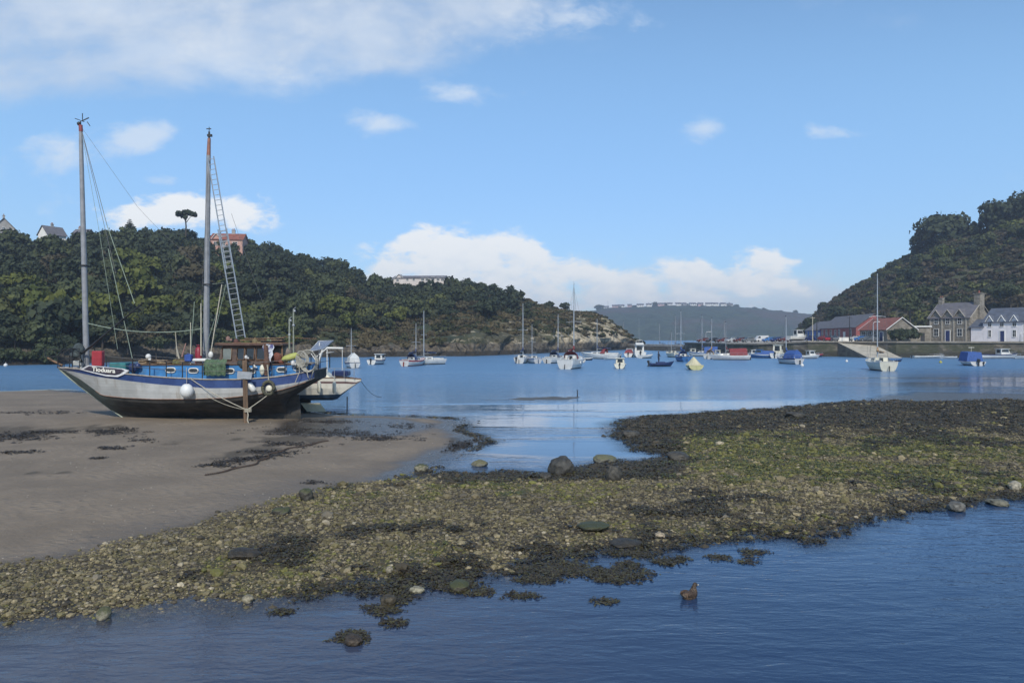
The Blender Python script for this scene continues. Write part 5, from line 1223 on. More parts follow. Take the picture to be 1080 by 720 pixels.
    for s in (-1,1): ri.tube([(mx,0,H*.98),(mx,s*B*.36,H*.55),(mx-.1,s*hb*.95,zb_)], .012, 3); ri.tube([(mx,0,H*.55),(mx-.35,s*hb*.95,zb_)], .012, 3)
    ri.build('rigging', M['wire'], mo)
    ra = MB()   # pulpit, pushpit, guard wires
    for s in (-1,1):
        for i in range(7):
            xx = -L/2+.15+i*(L-.5)/6; z, h_ = sheer_at(rows, xx); ra.tube([(xx,s*h_*.93,z-.03),(xx,s*h_*.93,z+.55)], .014, 4)
        pts = [(-L/2+.15+i*(L-.5)/12, s*sheer_at(rows, -L/2+.15+i*(L-.5)/12)[1]*.93, sheer_at(rows, -L/2+.15+i*(L-.5)/12)[0]+.55) for i in range(13)]; ra.tube(pts, .012, 4)
    z, h_ = sheer_at(rows, -L/2+.15); ra.tube([(-L/2+.12,-h_*.93,z+.55),(-L/2+.02,0,z+.56),(-L/2+.12,h_*.93,z+.55)], .016, 4); ra.build('guard_rail', M['galv'], root)
    ru = MB(); ru.box((-L/2-.12,0,.1), (.28,.06,.9+.3)); ru.build('rudder', M[hull[2]], root)
    if outboard: add_outboard(root, -L/2-.25, B*.18, zs*.75)
    if mizzen:
        Hm = (py-mizzen)*p.y/F; q = MB(); q.tube([(-L*.36,0,zs),(-L*.36,0,Hm)], [.06,.04], 7); q.build('mast', M[mastm], root)
    if canopy:
        q = MB(); q.prism([(-L*.42,-B*.38,zs+.1),(-L*.42,B*.38,zs+.1),(-L*.42,B*.3,zs+.9),(-L*.42,0,zs+1.5),(-L*.42,-B*.3,zs+.9)], (0,0,0), (L*.42,0,-.1)); q.build('boat_cover', M[canopy], root)
    for i in range(3 if fender else 0):
        q = MB(); zf, hf = sheer_at(rows, -L*.2+i*L*.2); q.ball((-L*.2+i*L*.2, -hf-.08, zf-.35), .1, 8, 6, sc=(1,1,2.2)); q.build('fender', M['white'], root)
    return root
def add_outboard(root, x, y, z, s=1.0):
    b = MB(); b.box((x,y,z+.28*s), (.42*s,.30*s,.42*s), bev=.08*s); b.box((x,y,z-.15*s), (.16*s,.13*s,.55*s)); b.box((x-.05*s,y,z-.52*s), (.34*s,.05*s,.14*s)); b.tube([(x+.15*s,y,z+.15*s),(x+.65*s,y,z+.25*s)], .025*s, 5); b.tube([(x-.14*s,y,z-.5*s),(x-.22*s,y,z-.5*s)], [.03*s,.12*s], 8)
    return b.build('outboard_motor', M['black'], root)
def motorboat(px, py, L, B, fb, yaw, label, hull=('white','navy','anti_blk'), cabin='white', style='cuddy', cover=None, mast=None, outboard=True, group='motor boats moored in the harbour', name='motor_boat', roofm=None):
    p = G(px, py, 0); root = empty(name, p, R(yaw), label, 'motor boat', group)
    rows = hull_parts(root, L, B, fb, [M[k] for k in hull], draft=.25, stern=.85, stripe=.18 if hull[1] != 'navy' else .22)
    zs, _ = sheer_at(rows, 0)
    k = MB(); k.box((-L*.28,0,zs-.02), (L*.36,B*.7,.06)); k.build('cockpit_floor', M['dark'], root)
    if style in ('cuddy','wheelhouse','fly'):
        H = {'cuddy':1.0,'wheelhouse':1.6,'fly':1.15}[style]*(B/2.2); x0 = -L*.12 if style != 'cuddy' else 0; x1 = L*.22; w = B*.36
        c = MB(); c.add([(x0,-w,zs-.05),(x1+.3,-w*.85,zs-.05),(x1+.3,w*.85,zs-.05),(x0,w,zs-.05),(x0,-w*.92,zs+H),(x1-.15,-w*.75,zs+H),(x1-.15,w*.75,zs+H),(x0,w*.92,zs+H)], [(0,1,5,4),(1,2,6,5),(2,3,7,6),(3,0,4,7),(4,5,6,7)]); co = c.build('cabin', M[cabin], root)
        r = MB(); r.box(((x0+x1)/2-.05,0,zs+H+.04), (x1-x0+.35,w*2.05,.08), bev=.02); r.build('roof', M[roofm or cabin], co)
        g = MB(); 
        for s in (-1,1): g.add([(x0+.15,s*(w*.96+.012),zs+H*.45),(x1-.1,s*(w*.86+.012),zs+H*.45),(x1-.2,s*(w*.80+.02),zs+H*.88),(x0+.15,s*(w*.93+.012),zs+H*.88)], [(0,1,2,3)])
        g.add([(x1+.10,-w*.72,zs+H*.45),(x1+.10,w*.72,zs+H*.45),(x1-.09,w*.68,zs+H*.88),(x1-.09,-w*.68,zs+H*.88)], [(0,1,2,3)]); g.add([(x0-.015,-w*.6,zs+H*.3),(x0-.015,w*.6,zs+H*.3),(x0-.015,w*.55,zs+H*.88),(x0-.015,-w*.55,zs+H*.88)], [(0,1,2,3)]); g.build('cabin_window', M['glass'], co)
        if style == 'fly':
            q = MB(); q.box((x0+.4,0,zs+H+.35), (x1-x0-.3,w*1.7,.55), bev=.08); q.build('flybridge', M[cabin], root); q = MB(); q.tube([(x0+.2,-w*.7,zs+H+.6),(x0+.1,-w*.6,zs+H+1.2),(x0+.1,w*.6,zs+H+1.2),(x0+.2,w*.7,zs+H+.6)], .035, 6); q.build('radar_arch', M['white'], root)
        # foredeck cuddy
        q = MB(); q.add([(x1+.2,-w*.8,zs-.02),(L*.42,-w*.15,zs+.05),(L*.42,w*.15,zs+.05),(x1+.2,w*.8,zs-.02),(x1+.2,-w*.6,zs+.32),(x1+.2,w*.6,zs+.32)], [(0,1,4),(4,1,2,5),(2,3,5),(0,4,5,3)]); q.build('foredeck', M[cabin], root)
    if cover:
        q = MB(); hC = .75*(B/2.2); q.add([(-L*.46,-B*.46,zs+.02),(L*.2,-B*.42,zs+.02),(L*.2,B*.42,zs+.02),(-L*.46,B*.46,zs+.02),(-L*.4,-B*.25,zs+hC),(L*.08,-B*.2,zs+hC*1.15),(L*.08,B*.2,zs+hC*1.15),(-L*.4,B*.25,zs+hC)], [(0,1,5,4),(1,2,6,5),(2,3,7,6),(3,0,4,7),(4,5,6,7)]); q.build('boat_cover', M[cover], root)
    if style == 'open':
        q = MB()
        for i in range(3): q.box((-L*.25+i*L*.22,0,zs-.02), (.28,B*.8,.06))
        q.build('thwart', M['teak'], root)
    if mast:
        H = (py-mast)*p.y/F; q = MB(); q.tube([(0,0,zs),(0,0,H)], [.04,.02], 6); q.tube([(-.3,0,H*.8),(.3,0,H*.8)], .02, 4); q.build('mast', M['alu'], root)
    ra = MB()
    for s in (-1,1):
        pts = [(L*.12+i*L*.36/5, s*sheer_at(rows, L*.12+i*L*.36/5)[1]*.9, sheer_at(rows, L*.12+i*L*.36/5)[0]+.4) for i in range(6)]; ra.tube(pts, .015, 4)
        for q_ in pts[::2]: ra.tube([q_, (q_[0], q_[1], q_[2]-.42)], .013, 4)
    ra.build('guard_rail', M['galv'], root)
    if outboard: add_outboard(root, -L/2-.22, 0, zs*.8, B/2.2)
    return root
def buoy(px, py, r, m, label):
    p = G(px, py, 0); b = MB(); b.ball((0,0,r*.45), r, 12, 8); b.tube([(0,0,r*1.3),(0,0,r*1.6)], .03, 6); b.torus((0,0,r*1.7), .07, .02, 'Y', 10, 5); o = b.build('mooring_buoy', m); o.location = p; tag(o, label, 'buoy', 'mooring buoys')
def fleet():
    S, K = sailboat, motorboat
    S(371,387.5,5.6,2.1,.75,346,112,'small white yacht under a pale cover moored just off the beached boats',('white','navy','anti_blk'),None,'alu',canopy='white')
    K(399,384,4.6,2.0,.75,70,'small white cabin boat with dark outboard alone off the wooded shore',('white','navy','navy'),'white','cuddy')
    S(437,385.5,6.6,2.3,.85,341,68,'red hulled sailing boat beside a taller masted white one',('white','red','anti_red'),'navy','alu',hood='navy')
    S(450,384.3,7.0,2.3,.8,328,-140,'white sailing boat with tall pale mast beside the red hulled one',('white','white','anti_blk'),'navy','alu')
    S(551,382.5,7.5,2.5,.9,320,80,'white sailing boat with navy sail cover moored next to a small pale blue boat',('white','white','anti_blk'),'navy','alu',outboard=True)
    S(562,382.8,5.0,2.0,.8,342,110,'small pale blue boat moored against the white one with navy sail cover',('grp','bluep','anti_blue'),None,'galv')
    S(587,382.5,7.6,2.6,.9,331,60,'white sailing boat with navy spray hood behind the largest white yacht',('white','white','anti_blk'),'navy','galv',hood='navy')
    S(604,388.0,9.6,3.2,1.25,300,72,'largest white yacht with tall mast and round stern towards the camera',('white','white','anti_blk'),'redcan','alu',hood='redcan',outboard=False,fender=True)
    K(619,379.8,2.9,1.4,.4,20,'tiny dark dinghy beside the largest white yacht',('navy','white','anti_blk'),style='open',name='dinghy')
    S(633,378.2,9.0,3.0,1.0,336,150,'white yacht with red cover and navy hood close under the headland',('white','white','anti_blk'),'navy','alu',hood='redcan')
    K(643.5,379.2,3.0,1.4,.4,170,'small white tender lying astern of the yacht with red cover',('white','white','grp'),style='open',name='dinghy',outboard=False)
    K(654,388.2,3.6,1.8,.6,80,'small cream cabin boat with twin dark stern openings out in open water',('cream','white','anti_blk'),'cream','cuddy',outboard=True)
    K(664,376.2,5.6,2.3,.8,75,'white motor boat with red cover beside the tall flybridge cruiser',('white','white','anti_blk'),'white','cuddy',cover='redcan')
    K(674,376.4,8.0,3.0,1.1,85,'large white flybridge cruiser with a mast rising from it',('white','white','anti_blk'),'white','fly',mast=336)
    S(709,376.5,6.6,2.4,.9,350,100,'cream sailing boat with row of fenders behind the blue hulled yacht',('cream','cream','anti_blk'),None,'galv')
    S(719,381.0,6.2,2.4,.9,328,95,'royal blue hulled sailing boat with blue cover and tall mast',('bluep','navy','anti_blue'),'blue','alu',hood='blue')
    K(731,374.5,4.8,2.0,.7,95,'small cream wheelhouse boat with dark rear window close to the pier',('cream','cream','anti_blk'),'cream','cuddy')
    S(743,375.8,7.2,2.5,.85,333,160,'white yacht with blue cover lying near the pier end',('white','bluep','anti_blk'),'blue','galv',canopy='blue')
    S(750,378.2,6.2,2.3,.8,336,60,'white sailing boat with tan cabin cover and bare mast',('white','cream','anti_blk'),'tan','galv',hood='tan')
    S(769,379.3,8.2,2.7,.85,340,175,'pale grey yacht under a bright red canvas cover',('grp','white','anti_blk'),'redcan','galv',canopy='redcan')
    K(787,376.6,5.6,2.2,.7,165,'blue hulled white topped motor boat just past the red covered yacht',('bluep','white','navy'),'white','cuddy')
    K(795.5,376.0,4.6,1.9,.65,80,'small white boat with arched windscreen beside the blue hulled one',('white','white','navy'),'white','cuddy')
    K(804,377.4,6.0,2.3,.75,150,'blue motor boat with a folded canopy among the crowded berths',('bluep','white','navy'),'bluep','cuddy',cover='blue')
    K(811,377.0,5.0,2.1,.7,30,'white and blue striped small boat squeezed beside the wheelhouse boat',('white','bluep','navy'),'white','open')
    K(820.5,377.4,6.8,2.6,1.0,60,'white fishing boat with tall wheelhouse in front of the quay',('white','cream','anti_blk'),'cream','wheelhouse')
    S(831,383.4,6.4,2.5,.9,334,105,'sailing boat wholly tented in bright blue canvas with bare mast',('grp','navy','anti_blk'),'blue','alu',canopy='blue',hood='blue')
    K(839,375.2,4.6,1.9,.6,20,'little white open boat behind the blue tented sailing boat',('white','white','navy'),style='open')
    K(852,378.0,5.6,2.2,.65,8,'low white speedboat with windscreen below the blue ended building',('white','white','navy'),'white','cuddy')
    S(927,390.0,8.6,3.1,1.15,288,80,'white yacht with black boot top and the tallest mast before the slipway',('cream','white','anti_blk'),'tan','alu',hood=None,outboard=False,fender=False,draft=.5)
    K(944.5,381.2,2.6,1.3,.4,0,'tiny blue tender behind the tall masted white yacht',('navy','bluep','anti_blk'),style='open',name='dinghy',outboard=False)
    K(979,377.8,7.0,2.0,.5,2,'long low white open boat lying below the quay wall',('white','white','grp'),style='open',outboard=True)
    K(999,378.2,3.6,1.6,.45,185,'small white inflatable with tipped outboard next to the long open boat',('grp','white','grp'),style='open',outboard=True,name='dinghy')
    K(1053,377.9,8.6,2.6,.85,2,'navy and white launch with small forward cabin below the lilac house',('white','navy','navy'),'white','cuddy')
    K(1082,378.6,5.0,2.0,.6,170,'white open boat at the photo edge below the quay',('white','white','grp'),style='open',outboard=False)
    K(781,374.6,4.4,1.9,.6,120,'small dark blue boat half hidden behind the blue hulled motor boat',('navy','white','anti_blk'),'white','cuddy')
    K(797,374.2,4.8,1.9,.6,10,'dark hulled boat with white cuddy lying against the foot of the pier wall',('anti_blk','white','anti_blk'),'white','cuddy')
    K(862,376.2,4.2,1.8,.5,30,'dark small boat behind the white speedboat below the quay',('navy','red','anti_blk'),style='open')
    K(682,377.6,4.2,1.8,.6,40,'tiny white tender just past the flybridge cruiser',('white','white','anti_blk'),style='open',name='dinghy',outboard=False)
    K(757,376.0,4.4,1.9,.6,95,'small cream boat tucked in before the red covered yacht',('cream','white','anti_blk'),'cream','cuddy')
    # boat laid up on the quay at its corner
    r = K(841,376,6.0,2.3,.9,20,'white cabin cruiser laid up ashore on the quay corner',('white','white','anti_blk'),'white','wheelhouse',outboard=False,group='motor boats laid up'); r.location = ((841-540)/F*196, 196, 3.95)
    # blue canopied workboat, stern on
    p = G(1023,386.8,0); r = K(1023,385.2,5.2,2.7,.6,84,'open boat with square royal blue canopy and two black outboards',('grp','white','anti_blk'),style='none',outboard=False)
    b = MB(); b.add([(-1.6,-1.25,.7),(1.3,-1.2,.7),(1.3,1.2,.7),(-1.6,1.25,.7),(-1.5,-1.0,2.15),(1.0,-.95,2.25),(1.0,.95,2.25),(-1.5,1.0,2.15)], [(0,1,5,4),(1,2,6,5),(2,3,7,6),(3,0,4,7),(4,5,6,7)]); b.build('canopy', M['blue'], r)
    b = MB(); b.tube([(-.4,0,2.2),(-.4,0,3.0)], .03, 5); b.tube([(-.4,-.45,2.9),(-.4,.45,2.9)], .05, 5); b.build('light_bar', M['cream'], r)
    add_outboard(r, -2.9, .1, .5, 1.3); add_outboard(r, -2.75, -.75, .35, .7)
    # yellow conical covered boat
    p = G(731.5,389.3,0); r = empty('covered_boat', p, R(85), 'boat under a pointed pale yellow tent cover standing out in front of the fleet', 'boat')
    hull_parts(r, 5.0, 2.2, .6, [mat('yellow_hull', (.42,.40,.2), .5, .15, 2, dirt=(.15,.17,.08)), M['ylw_cover'], M['anti_blk']], stern=.9, draft=.2)
    b = MB(); n = 12; vs = []
    for (f, z) in ((1.0,.62),(.62,1.05),(.30,1.45),(.03,1.78)):
        for i in range(n):
            a = 2*math.pi*i/n; vs.append((math.cos(a)*2.45*f-.1, math.sin(a)*1.13*f*(1 if abs(math.sin(a)) < 2 else 1), z-(0 if f < 1 else .0)))
    b.add(vs, [(k*n+i, k*n+(i+1)%n, (k+1)*n+(i+1)%n, (k+1)*n+i) for k in range(3) for i in range(n)]+[tuple(range(3*n,4*n))]); b.build('tent_cover', M['ylw_cover'], r)
    # dark blue work raft with a standing person
    p = G(698,386.2,0); r = empty('work_boat', p, R(4), 'long low dark blue work boat carrying a standing person', 'work boat')
    hull_parts(r, 3.9, 1.7, .42, [M['navy'], M['navy'], M['anti_blk']], stern=.9, draft=.15, sheer=.9)
    b = MB(); b.box((-.2,0,.55), (1.4,.9,.35), bev=.08); b.build('console', M['navy'], r); add_outboard(r, -2.15, 0, .5, .9)
    person(p+Vector((-.5,0,.55)))
    for a, b_, rr, m, lab in ((846,386,.28,M['white'],'white buoy floating beyond the blue tented sailing boat'),(893,381.5,.25,M['white'],'white buoy floating between speedboat and slipway'),(992,382.6,.25,M['yel'],'small yellow buoy below the quay by the long open boat'),(447,389,.0,None,None)):
        if m: buoy(a, b_, rr, m, lab)
    buoy(6,386,.3,M['white'],'white buoy close to the wooded shore at the photo edge')
    # rowing boat hauled up near the headland: far thin masts
    for a, top, Y, lab in ((659,339,310,'faint yacht with thin mast beyond the headland point'),(697,341,300,'faint distant yacht lying off the breakwater'),(714,333,270,'distant grey masted yacht behind the royal blue one'),(766,338,230,'slim grey masted yacht berthed against the pier')):
        py = HOR+CAMZ*F/Y; S(a, py, 7.5, 2.4, .9, top, rt.choice((60,110,150)), lab, ('grp','white','anti_blk'), 'navy', 'galv')
def person(loc):
    """standing figure grown as one skin"""
    root = empty('person', loc, R(-70), 'person in dark clothes standing in the blue work boat', 'person')
    vs = [(0,0,.92),(0,0,1.15),(0,0,1.40),(0,0,1.50),(0,0,1.62),(0,0,1.70), (-.10,0,.85),(-.11,.03,.48),(-.11,0,.08),(-.11,.12,.03), (.10,0,.85),(.12,.03,.48),(.14,0,.08),(.14,.12,.03), (-.19,0,1.40),(-.26,.05,1.15),(-.20,.26,1.02),(-.18,.34,1.0), (.19,0,1.40),(.26,.05,1.15),(.20,.26,1.02),(.18,.34,1.0)]
    es = [(0,1),(1,2),(2,3),(3,4),(4,5),(0,6),(6,7),(7,8),(8,9),(0,10),(10,11),(11,12),(12,13),(2,14),(14,15),(15,16),(16,17),(2,18),(18,19),(19,20),(20,21)]
    rs = [.15,.15,.16,.06,.10,.08,.10,.07,.05,.04,.10,.07,.05,.04,.08,.055,.04,.035,.08,.055,.04,.035]
    me = bpy.data.meshes.new('body'); me.from_pydata(vs, es, []); o = bpy.data.objects.new('body', me); col.objects.link(o)
    sk = o.modifiers.new('s', 'SKIN'); 
    for i, v in enumerate(me.skin_vertices[0].data): v.radius = (rs[i], rs[i]*.85); v.use_root = (i == 0)
    o.modifiers.new('d', 'SUBSURF').levels = 1
    dg = bpy.context.evaluated_depsgraph_get(); m2 = bpy.data.meshes.new_from_object(o.evaluated_get(dg)); bpy.data.objects.remove(o)
    m2.materials.clear(); m2.materials.append(mat('dark_clothes', (.025,.03,.05), .8, .3, 6)); o = bpy.data.objects.new('body', m2); col.objects.link(o); o.parent = root
    h = MB(); h.ball((0,.02,1.66), .105, 12, 9, sc=(.85,1,1.15)); h.ball((0,.13,1.64), .02, 6, 5); h.build('face', mat('skin', (.4,.24,.18), .6, .1, 9), root)
    h = MB(); h.ball((0,-.015,1.70), .115, 12, 9, sc=(.9,1,1.0)); h.build('hair', mat('hair', (.05,.03,.02), .8, .2, 9), root)
fleet()
# ================================================================ the beached ketch
CY = 39.2                                    # centreline distance
ORG = Vector((-17.0, CY, 0.2))
def W(px, py, Y=CY): return P(px, py, Y)
def bb(mb, name, mats, parent, label=None): return mb.build(name, mats, parent, origin=ORG, label=label)
def ketch():
    root = empty('beached_sailing_boat', ORG, 0, 'large weathered blue and white two masted boat standing upright on the sand', 'sailing boat')
    X0, X1 = W(62,388).x, W(335,388,38.6).x; L = X1-X0
    def u(X): return (X-X0)/L
    HB = [(0,.04),(.04,.35),(.1,.78),(.2,1.28),(.32,1.68),(.45,1.86),(.6,1.9),(.75,1.80),(.88,1.55),(1.0,1.25)]
    def hbd(t): return float(np.interp(t, [a for a,_ in HB], [b for _,b in HB]))
    def row2z(tab):
        """rows read at the near side of the hull -> heights along u"""
        o = []
        for px, py in tab:
            X = W(px, py, CY-1.4).x; t = min(1,max(0,u(X))); Y = CY-hbd(t); X = W(px, py, Y).x; t = min(1,max(0,u(X))); Y = CY-hbd(t); o.append((t, P(px, py, Y).z))
        return o
    RAIL = row2z([(62,388),(80,389),(100,391),(130,394),(160,397),(190,399),(220,400.3),(260,400),(290,397.5),(315,394),(335,390)])
    STR = row2z([(62,389),(100,397),(130,401),(160,404.5),(190,407),(220,409.3),(260,409),(290,406.5),(315,403),(335,398.5)])
    WL = row2z([(62,390),(80,400),(102,417.5),(130,420),(160,421),(200,421),(240,419.5),(270,416),(295,411.5),(315,405.5),(335,399.5)])
    def f(tab, t): return float(np.interp(t, [a for a,_ in tab], [b for _,b in tab]))
    zkeel = .12; tk = u(W(134,445,CY).x); tr = u(W(303,440,CY).x)
    def keel(t):
        if t < tk: return f(RAIL,0)-.03+(zkeel-f(RAIL,0)+.03)*(t/tk)**.93
        if t < tr: return zkeel
        q = (t-tr)/(1-tr); return 1.15+(f(WL,1)-.08-1.15)*q**.8 if q > .02 else 1.05
    b = MB(); n = 64; m = None; rows = []
    ts = sorted(set(list(np.linspace(0,1,n))+[tr-.001, tr+.012]))
    for t in ts:
        zr, zs_, zw, zk = f(RAIL,t), f(STR,t), f(WL,t), keel(t); h = hbd(t); X = X0+t*L
        zb = max(zk, min(zw-.55, zk+.9)) if t < tr else max(zk, zw-.4)
        pr = [(0.03, zk), (.09, zk+(max(zk+.02,zw-1.0)-zk)*.6), (.30*h, max(zk+.03, zw-.82)), (.70*h, max(zk+.05, zw-.48)), (.90*h, max(zk+.08, zw-.2)), (.955*h, max(zk+.1, zw)), (.99*h, max(zk+.12, (zw+zs_)/2)), (1.0*h, max(zk+.14, zs_)), (1.0*h, max(zk+.16, zr))]
        pts = []
        for y, z in pr:
            fr = max(0,(z-zk))/(zr-zk+1e-6); nar = 1 if t > .42 else 1-(1-fr**.75)*(1-t/.42)**.8
            pts.append((X, y*nar, z))
        rows.append(pts)
    m = len(rows[0]); nn_ = len(rows)
    for s in (-1,1):
        vs = [(p[0], CY+s*p[1], p[2]) for r in rows for p in r]
        for j in range(m-1):
            mi = 2 if j < 5 else (0 if j < 7 else 1)
            fs = [(i*m+j, (i+1)*m+j, (i+1)*m+j+1, i*m+j+1) for i in range(nn_-1)]
            if s > 0: fs = [tuple(reversed(q)) for q in fs]
            b.add(vs, fs, mi, True)
    r = rows[-1]; b.add([(p[0], CY-p[1], p[2]) for p in r]+[(p[0], CY+p[1], p[2]) for p in r], [(j,m+j,m+j+1,j+1) for j in range(m-1)], 2)
    b.add([(p[0], CY-.03*1, p[2]) for p in (rows[0][0], rows[0][-1])]+[(p[0], CY+.03, p[2]) for p in (rows[0][-1], rows[0][0])], [(0,1,2,3)], 0)
    # hull paints with their own wear
    hw, n_, bs = newmat('hull_white'); tc = n_.new('ShaderNodeTexCoord'); v = tc.outputs['Object']
    st = n_.noise(n_.mapping(v, (2.2,1,.35)), 1.6, 6, .65); bl = n_.noise(v, 1.1, 5, .6)
    c = n_.mix(n_.ss(bl, .35, .65), (.33,.335,.33), (.42,.425,.42)); rs = n_.noise(n_.mapping(v, (5,1,.5)), 1.3, 5, .7); c = n_.mix(n_.ss(st, .52, .70, 0, .6), c, (.24,.21,.17)); c = n_.mix(n_.ss(rs, .62, .74, 0, .6), c, (.17,.10,.06)); sz = n_.new('ShaderNodeSeparateXYZ'); hw.node_tree.links.new(v, sz.inputs[0]); seam = n_.ss(n_.m('ABSOLUTE', n_.m('SUBTRACT', n_.m('FRACT', n_.m('MULTIPLY', sz.outputs[2], 6.5)), .5)), .0, .07); c = n_.mix(n_.m('MULTIPLY', n_.m('SUBTRACT', 1.0, seam), .35), c, (.16,.15,.14)); n_.set(bs.inputs['Base Color'], c); n_.set(bs.inputs['Normal'], n_.bump(seam, .3, .01)); bs.inputs['Roughness'].default_value = .55
    hb_, n_, bs = newmat('hull_blue'); tc = n_.new('ShaderNodeTexCoord'); v = tc.outputs['Object']
    c = n_.mix(n_.ss(n_.noise(v, 1.5, 6, .65), .35, .65), (.014,.036,.13), (.026,.058,.18)); c = n_.mix(n_.ss(n_.noise(v, 7, 4), .62, .75, 0, .5), c, (.10,.13,.2)); n_.set(bs.inputs['Base Color'], c); bs.inputs['Roughness'].default_value = .5
    hd, n_, bs = newmat('hull_bottom'); tc = n_.new('ShaderNodeTexCoord'); v = tc.outputs['Object']
    sp = n_.new('ShaderNodeSeparateXYZ'); hd.node_tree.links.new(v, sp.inputs[0])
    nz = n_.noise(n_.mapping(v, (.6,1,1.6)), 2.0, 6, .7)
    c = n_.mix(n_.ss(nz, .35, .65), (.018,.018,.017), (.055,.05,.045)); c = n_.mix(n_.m('MULTIPLY', n_.ss(sp.outputs[0], -5.0, -3.0, 1, 0), n_.ss(nz, .3, .6, .4, .9)), c, (.06,.085,.075)); n_.set(bs.inputs['Base Color'], c); bs.inputs['Roughness'].default_value = .8; n_.set(bs.inputs['Normal'], n_.bump(nz, .5, .05))
    bb(b, 'hull', [hw, hb_, hd], root)
    # stem bar, rubbing strake, boot line
    s = MB(); s.tube([(X0-.03, CY, f(RAIL,0)+.05)]+[(X0+t*L-.02, CY, keel(t)) for t in np.linspace(0.01, tk, 8)], .045, 6); bb(s, 'stem_bar', mat('stem_paint', (.30,.33,.27), .7, .3, 4), root)
    s = MB()
    for sd in (-1,1): s.tube([(X0+t*L, CY+sd*(hbd(t)*1.0+.01), f(RAIL,t)+.01) for t in np.linspace(0,1,40)], .04, 5)
    s.tube([(X1, CY-hbd(1), f(RAIL,1)+.01),(X1, CY+hbd(1), f(RAIL,1)+.01)], .04, 5); bb(s, 'gunwale', mat('gunwale', (.30,.27,.24), .8, .3, 5), root)
    s = MB(); s.tube([(X0+t*L, CY-(hbd(t)*.96+.012)*(1 if t > .42 else 1-(1-((f(WL,t)-keel(t))/(f(RAIL,t)-keel(t)))**.75)*(1-t/.42)**.8), f(WL,t)+.0) for t in np.linspace(.17,.97,40)], .022, 5); bb(s, 'boot_line', mat('rust_line', (.22,.13,.09), .8, .4, 6), root)
    # deck
    d = MB(); R_ = [(X0+t*L, hbd(t)*.97, f(RAIL,t)-.10) for t in np.linspace(0.02,1,30)]
    d.add([(x,CY-y,z) for x,y,z in R_]+[(x,CY+y,z) for x,y,z in R_], [(i,i+1,31+i-1+0,30+i) if False else (i,i+1,30+i+1,30+i) for i in range(29)]); bb(d, 'deck', M['deck'], root)
    # name board on the bow
    def side(px, py, off=.02):
        X = W(px, py, CY-1).x; 
        for _ in range(3): Y = CY-hbd(min(1,max(0,u(X))))-off; X = P(px, py, Y).x
        return P(px, py, Y)
    nb = MB(); outer = [(86,389.5),(94,384.8),(128,387.5),(131,389.2),(126.5,393.2),(121,395.6),(112,395.8)]
    def panel(pts, th, off):
        q = MB(); a = [side(x,y,off) for x,y in pts]; back = [p+Vector((0,th,0)) for p in a]; n = len(a)
        q.add(a+back, [tuple(reversed(range(n))), tuple(range(n,2*n))]+[(i,(i+1)%n,n+(i+1)%n,n+i) for i in range(n)]); return q
    nbo = bb(panel([(84,389.5),(93,385.0),(129,388.6),(136,390.5),(130,395.0),(124,397.4),(112,396.6),(98,393.2)], .05, .05), 'name_board', mat('board_white', (.6,.6,.62), .6, .15, 6), root)
    bb(panel([(88,389.2),(94,386.0),(128,389.3),(131,390.6),(126,394.0),(121.5,395.4),(111,394.6),(99,391.7)], .03, .075), 'board_face', mat('board_dark', (.035,.025,.04), .6, .3, 6), nbo)
    # lettering
    cu = bpy.data.curves.new('name_lettering', 'FONT'); cu.body = 'Tioduara'; cu.size = .27; cu.extrude = .006; cu.offset = .006; to = bpy.data.objects.new('name_lettering', cu); col.objects.link(to)
    me = bpy.data.meshes.new_from_object(to.evaluated_get(bpy.context.evaluated_depsgraph_get())); bpy.data.objects.remove(to)
    me.materials.clear(); me.materials.append(mat('lettering_white', (.75,.73,.66), .6, .05, 5)); to = bpy.data.objects.new('name_lettering', me); col.objects.link(to)
    pa, pb = side(97,391.2,.10), side(121.5,393.2,.10); dx = (pb-pa); wd = max(v.co.x for v in me.vertices); 
    ex = dx.normalized(); ey = Vector((0,0,1)); ez = ex.cross(ey).normalized(); ey = ez.cross(ex)
    Mt = Matrix((ex, ey, ez)).transposed().to_4x4(); sc_ = dx.length/wd
    for v in me.vertices: v.co = Vector((v.co.x*sc_, v.co.y*1.15, v.co.z))
    me.transform(Matrix.Translation(pa-ORG) @ Mt); to.parent = nbo
    # blue cabin trunk along the deck
    cz = 384.3; Yc = CY-1.2
    tA, tB = W(142,390,Yc).x, W(327,390,Yc).x
    c_ = MB(); zt = lambda X: float(np.interp(X, [tA, W(220,385,Yc).x, tB], [W(0,385.6,Yc).z+.02, W(0,384.6,Yc).z, W(0,385,Yc).z+.02])); 
    xs = np.linspace(tA, tB, 12)
    def trunk(xs, w, top=None):
        V = []; n = len(xs)
        for X in xs:
            ww = min(w, hbd(u(X))-.32); z0 = f(RAIL,u(X))-.12; V += [(X,CY-ww,z0),(X,CY-ww*.97,zt(X)),(X,CY,zt(X)+.10),(X,CY+ww*.97,zt(X)),(X,CY+ww,z0)]
        return V
    V = trunk(xs, 1.2); n = len(xs)
    c_.add(V, [(i*5+j,(i+1)*5+j,(i+1)*5+j+1,i*5+j+1) for i in range(n-1) for j in (0,3)]+[tuple(range(5)), tuple((n-1)*5+k for k in (4,3,2,1,0))], 0)
    c_.add(V, [(i*5+j,(i+1)*5+j,(i+1)*5+j+1,i*5+j+1) for i in range(n-1) for j in (1,2)], 1)
    # sloping front
    X = tA-.75; z0 = f(RAIL,u(X))-.1; c_.add([(X,CY-.6,z0),(X,CY+.6,z0),V[3],V[1],V[0],V[4],V[2]], [(0,1,5,4),(0,4,3),(1,2,5),(0,3,6,2,1)], 0)
    cab = bb(c_, 'cabin', [mat('cabin_blue', (.03,.165,.40), .5, .2, 2.5, dirt=(.10,.14,.17), dirt_amt=.4), M['deck']], root)
